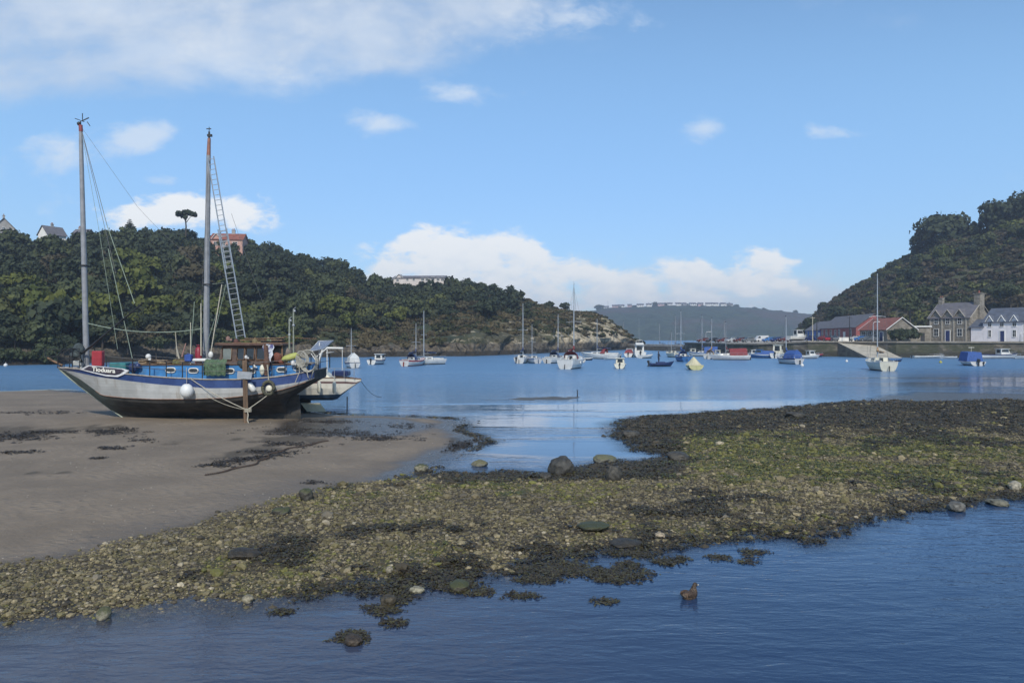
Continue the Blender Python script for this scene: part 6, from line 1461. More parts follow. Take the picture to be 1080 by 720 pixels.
    s = MB(); s.tube([(x, CY-(min(1.2,hbd(u(x))-.32))*.99, zt(x)+.01) for x in xs], .035, 5); bb(s, 'cabin_trim', M['cabinwood'], cab)
    ztm = lambda X: (zt(X)+f(RAIL,u(X)))/2+.04
    for px in (180,204,242,264.5,297,314):
        X = W(px, 390, Yc).x; y = CY-min(1.2,hbd(u(X))-.32)*.985-.015; z = ztm(X); q = MB(); pts = []
        for k in range(25):
            a = 2*math.pi*k/24; pts.append((X+.24*abs(math.cos(a))**.6*(1 if math.cos(a) > 0 else -1), y-.01, z+.12*abs(math.sin(a))**.7*(1 if math.sin(a) > 0 else -1)))
        q.tube(pts, .035, 6, cap=False); po = bb(q, 'porthole', M['white'], cab); q = MB(); q.add([(p[0],y-.004,p[2]) for p in pts[:-1]], [tuple(range(24))]); bb(q, 'pane', M['glass'], po)
    # teal locker at the forward end
    q = MB(); p = W(127,385.5,CY-.9); q.box((p.x, CY-.8, p.z-.05), (.85,.8,.42), bev=.03); bb(q, 'deck_locker', M['teal'], root)
    # wheelhouse
    Yw = CY-1.0; xa, xb = W(232,370,Yw).x, W(282,370,Yw).x; z0, z1 = W(0,384.5,Yw).z, W(0,364.5,Yw).z
    q = MB(); q.add([(xa-.12,CY-1.0,z0),(xb,CY-1.0,z0),(xb,CY+1.0,z0),(xa-.12,CY+1.0,z0),(xa+.1,CY-.9,z1),(xb,CY-.9,z1),(xb,CY+.9,z1),(xa+.1,CY+.9,z1)], [(0,1,5,4),(1,2,6,5),(2,3,7,6),(3,0,4,7),(4,5,6,7)]); wh = bb(q, 'wheelhouse', M['cabinwood'], root)
    def wy(z): return CY-1.0+.1*(z-z0)/(z1-z0)-.02
    wmat = [mat('salted_glass', (.16,.18,.165), .25, .3, 2), M['glass']]
    for k,(pa_,pb_) in enumerate(((234.5,244),(250,257.5),(259.5,268),(270.5,279.5))):
        A, B_ = W(pa_,0,Yw).x, W(pb_,0,Yw).x; za, zb = W(0,378.3,Yw).z-.05, W(0,367,Yw).z
        g = MB(); g.add([(A,wy(za),za),(B_,wy(za),za),(B_,wy(zb),zb),(A,wy(zb),zb)], [(0,1,2,3)]); fr = MB(); t_ = .05
        fr.tube([(A,wy(za)-.02,za),(B_,wy(za)-.02,za),(B_,wy(zb)-.02,zb),(A,wy(zb)-.02,zb),(A,wy(za)-.02,za)], .032, 4); fo = bb(fr, 'window_frame', M['teak'], wh); bb(g, 'pane', wmat[0 if k == 0 else 1], fo)
    g = MB(); g.add([(xa-.1,CY-.75,z0+.3),(xa+.05,CY-.75,z1-.12),(xa+.05,CY+.75,z1-.12),(xa-.1,CY+.75,z0+.3)], [(0,1,2,3)]); bb(g, 'front_pane', M['glass'], wh)
    q = MB(); xr0, xr1 = W(227,362,Yw).x, W(299,362,Yw).x; q.box(((xr0+xr1)/2, CY, z1+.05), (xr1-xr0, 2.3, .10), bev=.03); rf = bb(q, 'wheelhouse_roof', mat('roof_felt', (.10,.06,.05), .9, .4, 2, dirt=(.2,.18,.15)), wh)
    q = MB(); q.tube([(xr0+.05,CY-1.12,z1+.13),(xr1-.05,CY-1.12,z1+.13)], .025, 5); q.tube([(xr0+.05,CY+1.12,z1+.13),(xr1-.05,CY+1.12,z1+.13)], .025, 5); bb(q, 'roof_rail', M['teak'], wh)
    # posts aft holding the roof overhang
    for px in (286,297):
        q = MB(); x = W(px,0,Yw).x; q.tube([(x,CY-.9,z0-.3),(x,CY-.9,z1)], .05, 6); bb(q, 'roof_post', M['teak'], wh)
    # aft shelter hump of grey canvas and dodger
    q = MB(); p = W(296,372,CY-.3); q.ball((p.x, CY-.3, p.z-.1), .62, 14, 10, sc=(1,.6,.75)); bb(q, 'canvas_bundle', mat('grey_tan_canvas', (.17,.145,.12), .9, .3, 3, bump=.6), root)
    # masts (slightly raked)
    fm_b, fm_t = W(91.5,386), W(85,133); mm_b, mm_t = W(217,383), W(220,164)
    masts = M['galv']
    mw = mat('mast_grey', (.23,.24,.26), .55, .15, 3, dirt=(.12,.12,.13))
    q = MB(); q.tube([fm_b-Vector((0,0,.4)), fm_b.lerp(fm_t,.5), fm_b.lerp(fm_t,.93), fm_t], [.15,.135,.10,.075], 10); fo = bb(q, 'mast', mw, root, label=None)
    q = MB(); t = fm_t; q.tube([t,t+Vector((0,0,.25))], .03, 5); q.ball(t+Vector((-.08,0,.12)), .11, 8, 6); q.box(t+Vector((.25,0,.35)), (.42,.03,.05), rot=Matrix.Rotation(R(-25),3,'Y')); q.tube([t+Vector((-.3,0,.4)), t+Vector((.2,0,.22))], .018, 4); q.tube([t+Vector((.35,0,.22)), t+Vector((.5,0,0.0))], .02, 4); q.box(t+Vector((.1,0,.5)),(.03,.03,.35)); bb(q, 'masthead_wind_vane', M['dark'], fo)
    q = MB(); q.tube([fm_t-Vector((-.02,0,.3)), fm_t+Vector((0,0,.05))], .10, 8); bb(q, 'masthead_cap', mat('masthead_red', (.22,.05,.05), .6, .2, 4), fo)
    q = MB(); q.tube([mm_b-Vector((0,0,.4)), mm_b.lerp(mm_t,.5), mm_t], [.165,.14,.11], 10); mo = bb(q, 'mast', mw, root)
    q = MB(); q.tube([mm_t, W(220.6,146)], [.105,.08], 10); bb(q, 'topmast', mat('topmast_orange', (.26,.12,.085), .6, .25, 4), mo)
    q = MB(); t = W(220.6,146); q.tube([t,t+Vector((0,0,.35))], .05, 6); q.tube([t+Vector((0,0,.3)),t+Vector((0,0,.6))], .02, 4); q.box(t+Vector((.03,0,.15)), (.24,.12,.12)); q.box(t+Vector((-.02,0,.5)), (.25,.02,.05)); bb(q, 'masthead_light', M['dark'], mo)
    q = MB(); q.torus(W(219.4,300), .22, .03, 'Z', 12, 5); q.torus(W(88.6,280), .2, .03, 'Z', 12, 5); bb(q, 'mast_band', M['dark'], mo)
    # boom swung up from the front mast
    q = MB(); a, c2 = W(84,374,CY-.3), W(150,320,CY-1.8); a = W(84,375,CY-.3); q.tube([W(76,379.5,CY-.25), W(90,370,CY-.4), c2], [.06,.06,.04], 8); bo = bb(q, 'boom', M['dark'], root)
    q = MB(); q.ball(W(83,368,CY-.3), .36, 12, 8, sc=(.8,.5,.9)); q.ball(W(80,374,CY-.3), .28, 10, 7, sc=(1.2,.6,.6)); q.tube([W(78,366,CY-.4),W(84,374,CY-.5),W(86,381,CY-.4),W(79,384,CY-.3)], .07, 6); bb(q, 'furled_sail', mat('faded_green_canvas', (.05,.065,.07), .9, .5, 4, bump=.8), bo)
    # standing and running lines
    def line(a, c, r=.011, sag=0.0, m=M['ropeg'], nm='stay', par=root): q = MB(); q.rope(a, c, r, sag); return bb(q, nm, m, par)
    line(fm_t, W(122,288,CY-.8), .012, 0, M['wire']); line(W(113,238,CY-.6), W(142,320,CY-1.7), .022); line(fm_t, W(113,238,CY-.6), .015, 0, M['wire'])
    line(W(114,262,CY-.7), W(139.5,378,CY-1.6), .02); line(W(104,240,CY-.4), W(124,368,CY-1.7), .012); line(fm_t, W(104,240,CY-.4), .009)
    line(fm_t, W(145,218,CY), .007, 0, M['wire']); line(W(145,218,CY), W(219,285,CY), .007, .2, M['wire'])
    line(W(93,341,CY-.2), W(214,346.5,CY-.2), .028, .32, M['ropeg'], 'guy_rope')
    line(W(205,318,CY), W(201,376,CY-.9), .02); line(W(212,320,CY), W(212,375,CY-.9), .035, 0, mat('cream_tube', (.38,.36,.28), .6, .2, 3), 'halyard')
    line(W(201,340,CY-.8), W(201,384,CY-1), .028, 0, mat('cream_tube', (.38,.36,.28)), 'halyard')
    line(W(234,300,CY), W(222,374,CY-1), .03, 0, M['rope'], 'halyard'); line(W(230,325,CY), W(216,370,CY-1), .014); line(W(238,300,CY), W(228,345,CY-1), .014); line(W(221,300,CY), W(236,298,CY), .012)
    line(W(244,225,CY), W(293,360,CY+.5), .008, .15, M['wire']); line(mm_t, W(212,330,CY-1), .009, 0, M['wire'])
    # pulpit and rails
    q = MB()
    posts = [(62,386,375),(70.5,387,367.8),(82,387,367.3),(92,386.5,367.5)]
    def rp(px, py, yo): return P(px, py, CY-yo)
    for sd in (-1,1):
        line_pts = []
        for px, foot, top in posts:
            X = W(px,foot).x; h = hbd(min(1,max(0.01,u(X))))*.85*sd; a = Vector((X, CY+h, f(RAIL,max(0,u(X))))); t = Vector((X, CY+h, W(0,top).z)); q.tube([a,t], .022, 5); line_pts.append(t)
        q.tube(line_pts, .025, 5); q.tube([p.lerp(Vector((p.x,p.y,f(RAIL,max(0,u(p.x))))), .5) for p in line_pts], .02, 5)
    X = W(50,375).x; ztop = W(0,368.5).z; zmid = W(0,375.8).z
    for z in (ztop, zmid): q.tube([(W(62,0).x,CY-.25,z),(X,CY-.22,z),(X-.15,CY,z),(X,CY+.22,z),(W(62,0).x,CY+.25,z)], .022, 5)
    q.tube([(X,CY-.22,zmid),(X,CY-.22,ztop)], .02, 5)
    bb(q, 'bow_rail', M['dark'], root)
    q = MB(); q.tube([W(66,385.3), W(50,377.5)], .06, 6); bb(q, 'bowsprit', M['wood'], root)
    # stanchions with wires
    pts = []
    for px, top in ((110,374),(141,377),(160,379),(178,379.5),(195,379.5),(216,380),(268,379),(287,376),(300,377),(312,377),(323,376),(334,374)):
        X = W(px,390,CY-1.5).x; h = hbd(min(1,u(X)))*.95; z = f(RAIL,min(1,u(X))); q = MB(); q.tube([(X,CY-h,z),(X,CY-h,z+.82)], .028, 5); bb(q, 'stanchion', M['dark'], root); pts.append((X,CY-h,z+.8))
        q = MB(); q.tube([(X,CY+h,z),(X,CY+h,z+.82)], .028, 5); bb(q, 'stanchion', M['dark'], root)
    q = MB(); 
    for k in (0,.4):
        q.tube([(p[0],p[1],p[2]-k) for p in pts], .012, 4); q.tube([(p[0],2*CY-p[1],p[2]-k) for p in pts], .012, 4)
    bb(q, 'guard_wire', M['wire'], root)
    # windlass & bitts forward
    q = MB(); q.box(W(85.5,380,CY-.3)+Vector((0,0,-.1)), (.14,.14,.95)); q.box(W(82,383,CY-.3), (.5,.3,.28), bev=.04); bb(q, 'windlass', mat('windlass_grey', (.33,.34,.33), .6, .3, 5), root)
    # solar panel on an arch over the stern
    Ys = CY-.6; a = [P(326,370.5,Ys), P(336,359.5,Ys+.9), P(351.5,359,Ys+.9), P(341,368,Ys)]
    q = MB(); nrm = (a[1]-a[0]).cross(a[3]-a[0]).normalized(); nrm = nrm if nrm.z > 0 else -nrm
    q.add([p for p in a]+[p-nrm*.05 for p in a], [(0,1,2,3),(7,6,5,4),(0,4,5,1),(1,5,6,2),(2,6,7,3),(3,7,4,0)])
    pm, n_, bs = newmat('solar_cells'); tc = n_.new('ShaderNodeTexCoord'); br = n_.new('ShaderNodeTexBrick'); pm.node_tree.links.new(tc.outputs['Object'], br.inputs['Vector']); br.inputs['Color1'].default_value = (.07,.10,.17,1); br.inputs['Color2'].default_value = (.09,.12,.19,1); br.inputs['Mortar'].default_value = (.3,.33,.37,1); br.inputs['Scale'].default_value = 6; br.inputs['Mortar Size'].default_value = .03; n_.set(bs.inputs['Base Color'], br.outputs[0]); bs.inputs['Roughness'].default_value = .12
    so_ = bb(q, 'solar_panel', pm, root); q = MB(); q.tube(a+[a[0]], .025, 4); bb(q, 'panel_frame', M['alu'], so_)
    q = MB()
    q.tube([P(340,369,Ys), P(333,390,Ys)], .045, 6); q.tube([P(341,367,Ys+.9), P(335,388,Ys+1.2)], .045, 6); q.tube([P(333,377,Ys),P(345,367,Ys)], .035, 6); q.tube([P(327,371,Ys), P(333,380,Ys)], .03, 6); q.tube([P(337,361,Ys+.5),P(336,384,Ys+.5)], .03, 6); bb(q, 'stern_arch', M['white'], root)
    # twin poles aft
    for px, top, r_ in ((305.2,336,.055),(309.5,326,.045)):
        q = MB(); q.tube([P(px,381,CY-.2), P(px,top,CY-.2)], [r_,r_*.8], 7); pl = bb(q, 'aerial_pole', mat('pole_greenish', (.22,.24,.20), .6, .2, 4), root)
        q = MB(); t = P(px,top,CY-.2); q.ball(t+Vector((.06,0,-.1)), .07, 7, 5); q.tube([t,t+Vector((.12,0,.1))], .02, 4); q.ball(P(px,top+17,CY-.2), .075, 7, 5); bb(q, 'aerial', M['galv'], pl)
    # rudder
    q = MB(); xk = X0+tr*L; q.prism([(xk+.0,CY-.04,.15),(xk+.75,CY-.04,.25),(xk+.62,CY-.04,1.5),(xk,CY-.04,1.35)], (0,0,0), (0,.08,0)); bb(q, 'rudder', hd, root)
    return root, hbd, f, RAIL, u, X0, L, side
KT = ketch()
def ketch_clutter():
    root, hbd, f, RAIL, u, X0, L, side = KT
    def th(b, name, m, org, label, cat, group=None):
        o = b.build(name, m, None, origin=org); tag(o, label, cat, group); return o
    # ladder leaning from the wheelhouse roof to the mainmast
    a, c = W(254,356.5,CY-.5), W(221.5,165,CY-.25); d = (c-a).normalized(); sx = Vector((1,0,0)); sx = (sx-d*sx.dot(d)).normalized()
    r = empty('ladder', a, 0, 'tall aluminium extension ladder leaning against the second mast', 'ladder'); Lg = (c-a).length
    ov = Vector((0,-.07,0))
    for (t0, t1, w, off) in ((0,.60,.225,0),(.38,1.0,.165,1)):
        p0, p1 = a+d*Lg*t0+ov*(-off), a+d*Lg*t1+ov*(-off)
        for s in (-1,1):
            q = MB(); q.tube([p0+sx*s*w, p1+sx*s*w], .034, 4, smooth=False); q.build('side_rail', M['alu'], r, origin=a)
        q = MB(); k = int((p1-p0).length/.28)
        for i in range(k+1): p = p0.lerp(p1, (i+.5)/(k+1)); q.tube([p-sx*w, p+sx*w], .016, 5)
        q.build('rung', M['alu'], r, origin=a)
    # locker (red) on the foredeck
    p = W(103.5,378,CY-.3); b = MB(); b.box(p, (.55,.32,.80), bev=.04); b.box(p+Vector((0,-.165,0)), (.45,.02,.04)); th(b, 'red_locker', mat('red_plastic', (.30,.025,.035), .5, .15, 4), p-Vector((0,0,.47)), 'upright bright red box on the foredeck behind the front mast', 'locker')
    # gas cylinder
    p = W(209.5,374,CY-.6); b = MB(); b.tube([p+Vector((0,0,z)) for z in (-.5,-.45,.25,.36,.42)], [.15,.18,.18,.12,.07], 12); b.tube([p+Vector((0,0,.42)),p+Vector((0,0,.52))], .05, 7); b.torus(p+Vector((0,0,.5)), .11, .02, 'Z', 12, 5); th(b, 'gas_cylinder', mat('red_cylinder', (.22,.015,.03), .45, .2, 4), p-Vector((0,0,.5)), 'dark red gas cylinder standing on the cabin beside the second mast', 'gas cylinder')
    p = W(156.5,376,CY-.9); b = MB(); b.ball(p, .14, 12, 8, sc=(1,1,1.05)); b.tube([p+Vector((.05,0,-.1)),p+Vector((.12,0,-.25))], .09, 8); th(b, 'round_float', M['white'], p-Vector((0,0,.2)), 'white round float resting on the cabin roof forward', 'float')
    p = W(199,377.5,CY-1.0); b = MB(); b.box(p, (.36,.3,.36), bev=.04); b.tube([p+Vector((-.1,0,.18)),p+Vector((-.05,0,.24)),p+Vector((.1,0,.18))], .02, 5); th(b, 'blue_jerrycan', mat('blue_plastic', (.025,.07,.28), .5, .15, 4), p-Vector((0,0,.18)), 'small blue container by the gas cylinder on the cabin roof', 'container')
    # white dinghy cover / board near the mast
    p = W(213,379.5,CY-.9); b = MB(); b.box(p, (.75,.7,.16), bev=.05); th(b, 'white_board', M['white'], p-Vector((0,0,.08)), 'flat white board at the foot of the second mast', 'board')
    p = W(222.3,374,CY-1.0); b = MB(); b.ball(p, .13, 10, 7, sc=(1,.8,1.4)); th(b, 'white_bucket', M['white'], p-Vector((0,0,.18)), 'small white canister just behind the second mast', 'canister')
    # coils of rope and nets on the cabin top
    q = random.Random(4); spots = [(152,381,'tan'),(163,381.5,'brown'),(171,381.8,'tan'),(180,382.3,'brown'),(188,381.8,'olive'),(193,382,'tan')]
    cm = {'tan': mat('tan_rope', (.26,.19,.12), .95, .4, 9, bump=.8), 'brown': mat('brown_net', (.11,.075,.05), .95, .5, 9, bump=.8), 'olive': mat('olive_net', (.16,.15,.05), .95, .4, 9, bump=.8)}
    places = ['at the forward end of the cabin roof','second from the front on the cabin roof','third from the front on the cabin roof','over the first porthole','over the space between the portholes','beside the small blue container']
    for i,(px, py, k) in enumerate(spots):
        p = W(px, py+.8, CY-.85); b = MB()
        for j in range(7): b.torus(p+Vector((q.uniform(-.05,.05), q.uniform(-.1,.1), j*.035-.08)), .22+q.uniform(-.05,.07), .03, 'Z', 16, 5, sz=.8)
        for j in range(3): b.tube([p+Vector((q.uniform(-.35,.35), q.uniform(-.3,.2), q.uniform(-.05,.2))) for _ in range(5)], .022, 5)
        th(b, 'rope_coil', cm[k], p-Vector((0,0,.12)), f'{k} coil of old rope {places[i]}', 'rope coil', 'rope coils on the cabin roof')
    # spars and sticks standing on deck
    for i,(a_, b_, r_, m, lab) in enumerate((((185,350),(187,376),.03,M['rope'],'thin pale stick upright over the cabin roof'),((186,366),(189,378),.05,M['rope'],'short pale spar leaning on the cabin roof'),((196,362),(192,376),.04,mat('pinkish_wood',(.35,.2,.17),.8,.3,4),'short pinkish spar tilted on the cabin roof'))):
        b = MB(); p0, p1 = W(*a_, CY-.8), W(*b_, CY-.7); b.tube([p0,p1], [r_*.6,r_], 6); th(b, 'deck_spar', m, p1, lab, 'spar')
    # green netting hung on the side amidships
    b = MB(); xa, xb = W(217,0,CY-1.3).x, W(241,0,CY-1.3).x; n = 14
    vs = []; q = random.Random(2)
    for j in range(7):
        for i in range(n): x = xa+(xb-xa)*i/(n-1); vs.append((x, CY-1.62+.1*math.sin(i*1.3)+.05*q.random()+(.12 if j > 4 else 0)*(j-4), W(0,396,CY-1.6).z+ (W(0,379,CY-1.6).z-W(0,396,CY-1.6).z)*j/6+.03*math.sin(i*2)))
    b.add(vs, [(j*n+i,j*n+i+1,(j+1)*n+i+1,(j+1)*n+i) for j in range(6) for i in range(n-1)], 0, True)
    th(b, 'green_net', mat('green_net', (.075,.13,.075), .9, .45, 8, bump=.9, dirt=(.17,.15,.10), dirt_amt=.5), Vector((xa,CY-1.6,W(0,396).z)), 'green netting draped over the rail amidships', 'net')
    # round fender and cylindrical fender
    p = side(197,412,.28); b = MB(); b.ball(p, .325, 20, 14, sc=(1,.9,1.12)); r = empty('round_fender', p, 0, 'large white ball fender hanging against the hull', 'fender'); b.build('ball', mat('fender_white', (.62,.63,.63), .4, .06, 3), r, origin=p)
    t_ = side(196.5,400,.06); b = MB(); b.rope(p+Vector((0,0,.34)), t_+Vector((0,0,.6)), .014); b.build('lanyard', M['rope'], r, origin=p); b = MB(); b.tube([p+Vector((0,0,.33)),p+Vector((0,0,.43))], [.09,.05], 8); b.build('eye_cap', M['navy'], r, origin=p)
    p0, p1 = side(262,404,.2), side(268.5,412.5,.3); b = MB(); b.tube([p0, p0.lerp(p1,.12), p0.lerp(p1,.88), p1], [.06,.15,.15,.06], 12); th(b, 'long_fender', M['white'], p1, 'white sausage fender slanting just aft of the timber leg', 'fender')
    # tyre with pale fender in it
    p = side(283,409,.18); r = empty('tyre_fender', p, 0, 'old tyre hung against the hull near the stern', 'tyre')
    b = MB(); b.torus(p, .29, .085, 'Y', 24, 8, sz=1.12); b.build('tyre', mat('mossy_tyre', (.065,.065,.045), .9, .5, 8, dirt=(.16,.16,.09), dirt_amt=.6), r, origin=p); b = MB(); b.rope(p+Vector((0,0,.3)), side(282.5,396,.1)+Vector((0,0,.55)), .02); b.rope(p+Vector((.05,0,.3)), side(281.5,396,.1)+Vector((0,0,.55)), .015); b.build('lanyard', M['rope'], r, origin=p)
    b = MB(); q = p+Vector((.02,.05,-.03)); b.ball(q, .17, 12, 8, sc=(1,.5,1)); th(b, 'pale_pad', M['cream'], q, 'pale pad filling the middle of the hanging tyre', 'pad')
    # timber beaching leg
    yb = 37.0; pf, pt = P(259.5,447,yb), P(258,380,yb-.05); pf.z = ground_z(pf.x, yb)-.1
    r = empty('beaching_leg', pf, 0, 'thick timber leg propping the side of the beached boat', 'leg'); b = MB(); rot = (pt-pf).to_track_quat('Z','X').to_matrix()
    mid = (pf+pt)/2; b.box(mid, (.20,.16,(pt-pf).length), rot=rot, bev=.02); b.build('post', mat('leg_wood', (.17,.11,.07), .85, .4, 3, bump=.7, stretch=(1,1,.2), dirt=(.05,.035,.025), dirt_amt=.7), r, origin=pf)
    b = MB(); b.box(P(258,395.6,yb-.14), (.72,.05,.36), rot=Matrix.Rotation(R(4),3,'Y')); b.build('clamp_plate', M['galv'], r, origin=pf)
    b = MB(); jn = P(260.5,432,yb-.14)
    for k in range(4): b.torus(jn+Vector((0,.13,.05*k-.1)), .17, .02, 'Z', 12, 5)
    b.build('lashing', M['rope'], r, origin=pf)
    b = MB(); b.rope(jn, side(202,400,.1), .022, .1); b.rope(jn, side(283,416,.15), .022, .02); b.rope(jn-Vector((0,0,.0)), side(218,417,.08), .013, .12); b.rope(side(197,401,.1)+Vector((.2,0,.15)), side(202,400,.1), .02); b.tube([jn, jn+Vector((.06,0,-.25)), jn+Vector((.02,0,-.5)), jn+Vector((.1,0,-.75))], .03, 6); b.build('guy_rope', M['rope'], r, origin=pf)
    # dark bundle at the top of the leg
    p = P(257.5,385,yb+.15); b = MB(); b.ball(p, .3, 12, 8, sc=(.9,.5,.7)); b.ball(p+Vector((.2,0,-.3)), .2, 10, 7, sc=(.8,.5,1.2)); b.ball(p+Vector((-.2,0,.1)), .16, 8, 6); th(b, 'dark_canvas_bundle', mat('dark_canvas', (.035,.04,.04), .9, .5, 4, bump=.8), p-Vector((0,0,.4)), 'dark canvas bundle tied at the head of the timber leg', 'bundle')
    # jacket-like cloth hung on the wheelhouse side
    b = MB(); n = 9; vs = []; q = random.Random(6); Yj = CY-1.35
    prof = [(363,9.5),(366,13),(370,10),(374,9),(378,4.5),(382,3.5)]
    for j,(row, wdt) in enumerate(prof):
        for i in range(n): t = i/(n-1); pp = P(282.5+(t-.5)*wdt+(1.5 if j > 2 else 0), row+q.uniform(-.4,.4), Yj); vs.append((pp.x, Yj+.08*math.sin(i*1.7+j), pp.z))
    b.add(vs, [(j*n+i,j*n+i+1,(j+1)*n+i+1,(j+1)*n+i) for j in range(len(prof)-1) for i in range(n-1)], 0, True)
    m, nn, bs = newmat('pale_blue_cloth'); tc = nn.new('ShaderNodeTexCoord'); f_ = nn.noise(tc.outputs['Object'], 3.4, 3, .5, 1.0); nn.set(bs.inputs['Base Color'], nn.mix(nn.ss(f_, .48, .54), (.50,.53,.58), (.09,.09,.22))); bs.inputs['Roughness'].default_value = .9
    p = P(282,380,Yj); th(b, 'hung_cloth', m, p, 'crumpled white and blue cloth hanging at the aft end of the wheelhouse', 'cloth')
    b = MB(); b.tube([P(280.5,396,CY-1.45), P(281.5,380,CY-1.4), P(280,362,CY-1.3)], [.09,.13,.11], 8); b.ball(P(281,383,CY-1.45), .25, 10, 8, sc=(.75,.5,1.3)); th(b, 'sailcloth_roll', mat('brown_canvas', (.10,.055,.04), .9, .4, 5, bump=.7), P(281,396,CY-1.45), 'brown rolled canvas standing upright against the rail', 'canvas roll')
    p = P(276.5,390,CY-1.45); b = MB(); b.ball(p, .22, 10, 8, sc=(.62,.5,1.25)); th(b, 'cream_fender', M['cream'], p-Vector((0,0,.28)), 'cream fender with red end hanging inside the rail', 'fender')
    # orange bundle, yellow board, coils
    p = P(291.5,377,CY-1.0); b = MB(); b.ball(p, .3, 10, 8, sc=(1,.6,.9)); b.ball(p+Vector((.3,0,-.2)), .22, 10, 7, sc=(1,.7,.6)); th(b, 'orange_bundle', mat('dull_orange', (.16,.055,.035), .85, .35, 4, bump=.6), p-Vector((0,0,.3)), 'dull orange bundle on the stern deck', 'bundle')
    a_, b_ = P(297,379.3,CY-1.2), P(315.5,373.8,CY-1.0); b = MB(); pts = [a_.lerp(b_, t) for t in (0,.06,.2,.5,.8,.94,1)]; vs = []; 
    b.tube(pts, [.02,.10,.16,.19,.17,.12,.03], 10); o = th(b, 'yellow_kayak', mat('yellow_green', (.34,.36,.10), .6, .25, 3, dirt=(.2,.22,.06)), a_, 'small yellow green paddle board lying across the stern rail', 'board')
    for i,(px, py, rr, sz, lab) in enumerate(((325.5,380.5,.42,1.35,'large hanging hoop of pale hose at the stern corner'),(318.5,378.5,.26,1.6,'narrow loop of pale hose beside the large hoop'))):
        p = P(px,py,CY-1.45); b = MB()
        for k in range(5): b.torus(p+Vector((k*.035-.05, .03*k, -.02*k)), rr*(1-.04*k), .026, 'Y', 26, 6, sz=sz)
        if i == 0: b.tube([p+Vector((-.1,0,-.5)), p+Vector((-.02,0,-.85)), p+Vector((.1,0,-.95)), p+Vector((.25,0,-.5))], .026, 6)
        th(b, 'hose_coil', mat('pale_hose', (.34,.33,.29), .8, .25, 8), p-Vector((0,0,rr*sz)), lab, 'hose coil', 'hose coils at the stern')
    b = MB(); b.tube([P(315,382,CY-1.7), P(316,392,CY-1.75), P(311,404,CY-1.65)], .02, 5); th(b, 'loose_rope', M['rope'], P(311,404,CY-1.65), 'loose rope end trailing over the stern rail down the blue stripe', 'rope')
    for i,(px,py,rr,m,lab) in enumerate(((309,382,.14,M['grp'],'white plastic can on the stern deck under the yellow board'),(315,385,.12,M['rope'],'small pale float at the stern rail'),(268,386,.1,M['white'],'small white ball float on the side deck'),(259.5,376,.10,M['grp'],'pale round pan seen in the wheelhouse window'),(240.5,356.5,.14,mat('pinkish',(.22,.13,.11),.7,.2,5),'small pinkish can on the forward corner of the wheelhouse roof'),(283,357,.12,mat('olive_can',(.2,.22,.14),.7,.2,5),'olive can on the aft end of the wheelhouse roof'),(269,359,.2,mat('ochre',(.16,.13,.07),.8,.3,5),'ochre bundle in the middle of the wheelhouse roof'),(249,359.5,.16,mat('dull_red',(.11,.05,.04),.8,.3,5),'dull red bundle beside the ladder foot'))):
        p = P(px,py,CY-.8 if py < 370 else CY-1.3); b = MB(); b.tube([p+Vector((0,0,-rr)),p+Vector((0,0,-rr*.9)),p+Vector((0,0,rr*.35)),p+Vector((0,0,rr*.6))], [rr*.7,rr*.8,rr*.75,rr*.35], 9); b.tube([p+Vector((0,0,rr*.6)),p+Vector((0,0,rr*.85))], [rr*.22,rr*.22], 7); b.box(p+Vector((rr*1.0,0,-rr*.6)), (rr*.9,rr,rr*.7), rz=.4); th(b, 'deck_item', m, p-Vector((0,0,rr)), lab, 'container')
    b = MB(); b.rope(P(258,357,CY-.9), P(300,356,CY-.9), .03, .02); b.box(P(277,358.6,CY-.6), (2.2,.5,.05)); th(b, 'roof_plank', M['wood'], P(277,359,CY-.6), 'long plank and pole lying on the wheelhouse roof', 'plank')
    # shrouded dark tarpaulin lump over the side at the foredeck
    p = side(137,388,.0)+Vector((0,.3,0)); b = MB(); b.ball(p, .26, 10, 8, sc=(.9,.5,1.0)); b.ball(p+Vector((.25,0,.1)), .15, 8, 6); th(b, 'dark_tarpaulin', M['navy'], p-Vector((0,0,.3)), 'dark blue tarpaulin lump where the cabin front meets the rail', 'tarpaulin')
    # far clothesline with items across wheelhouse stern is left as a thin spar
    b = MB(); b.rope(P(300,355,CY), P(334,357,CY), .02, .03); th(b, 'stern_line', M['teak'], P(300,355,CY), 'thin reddish line strung from the roof to the stern arch', 'line')
ketch_clutter()
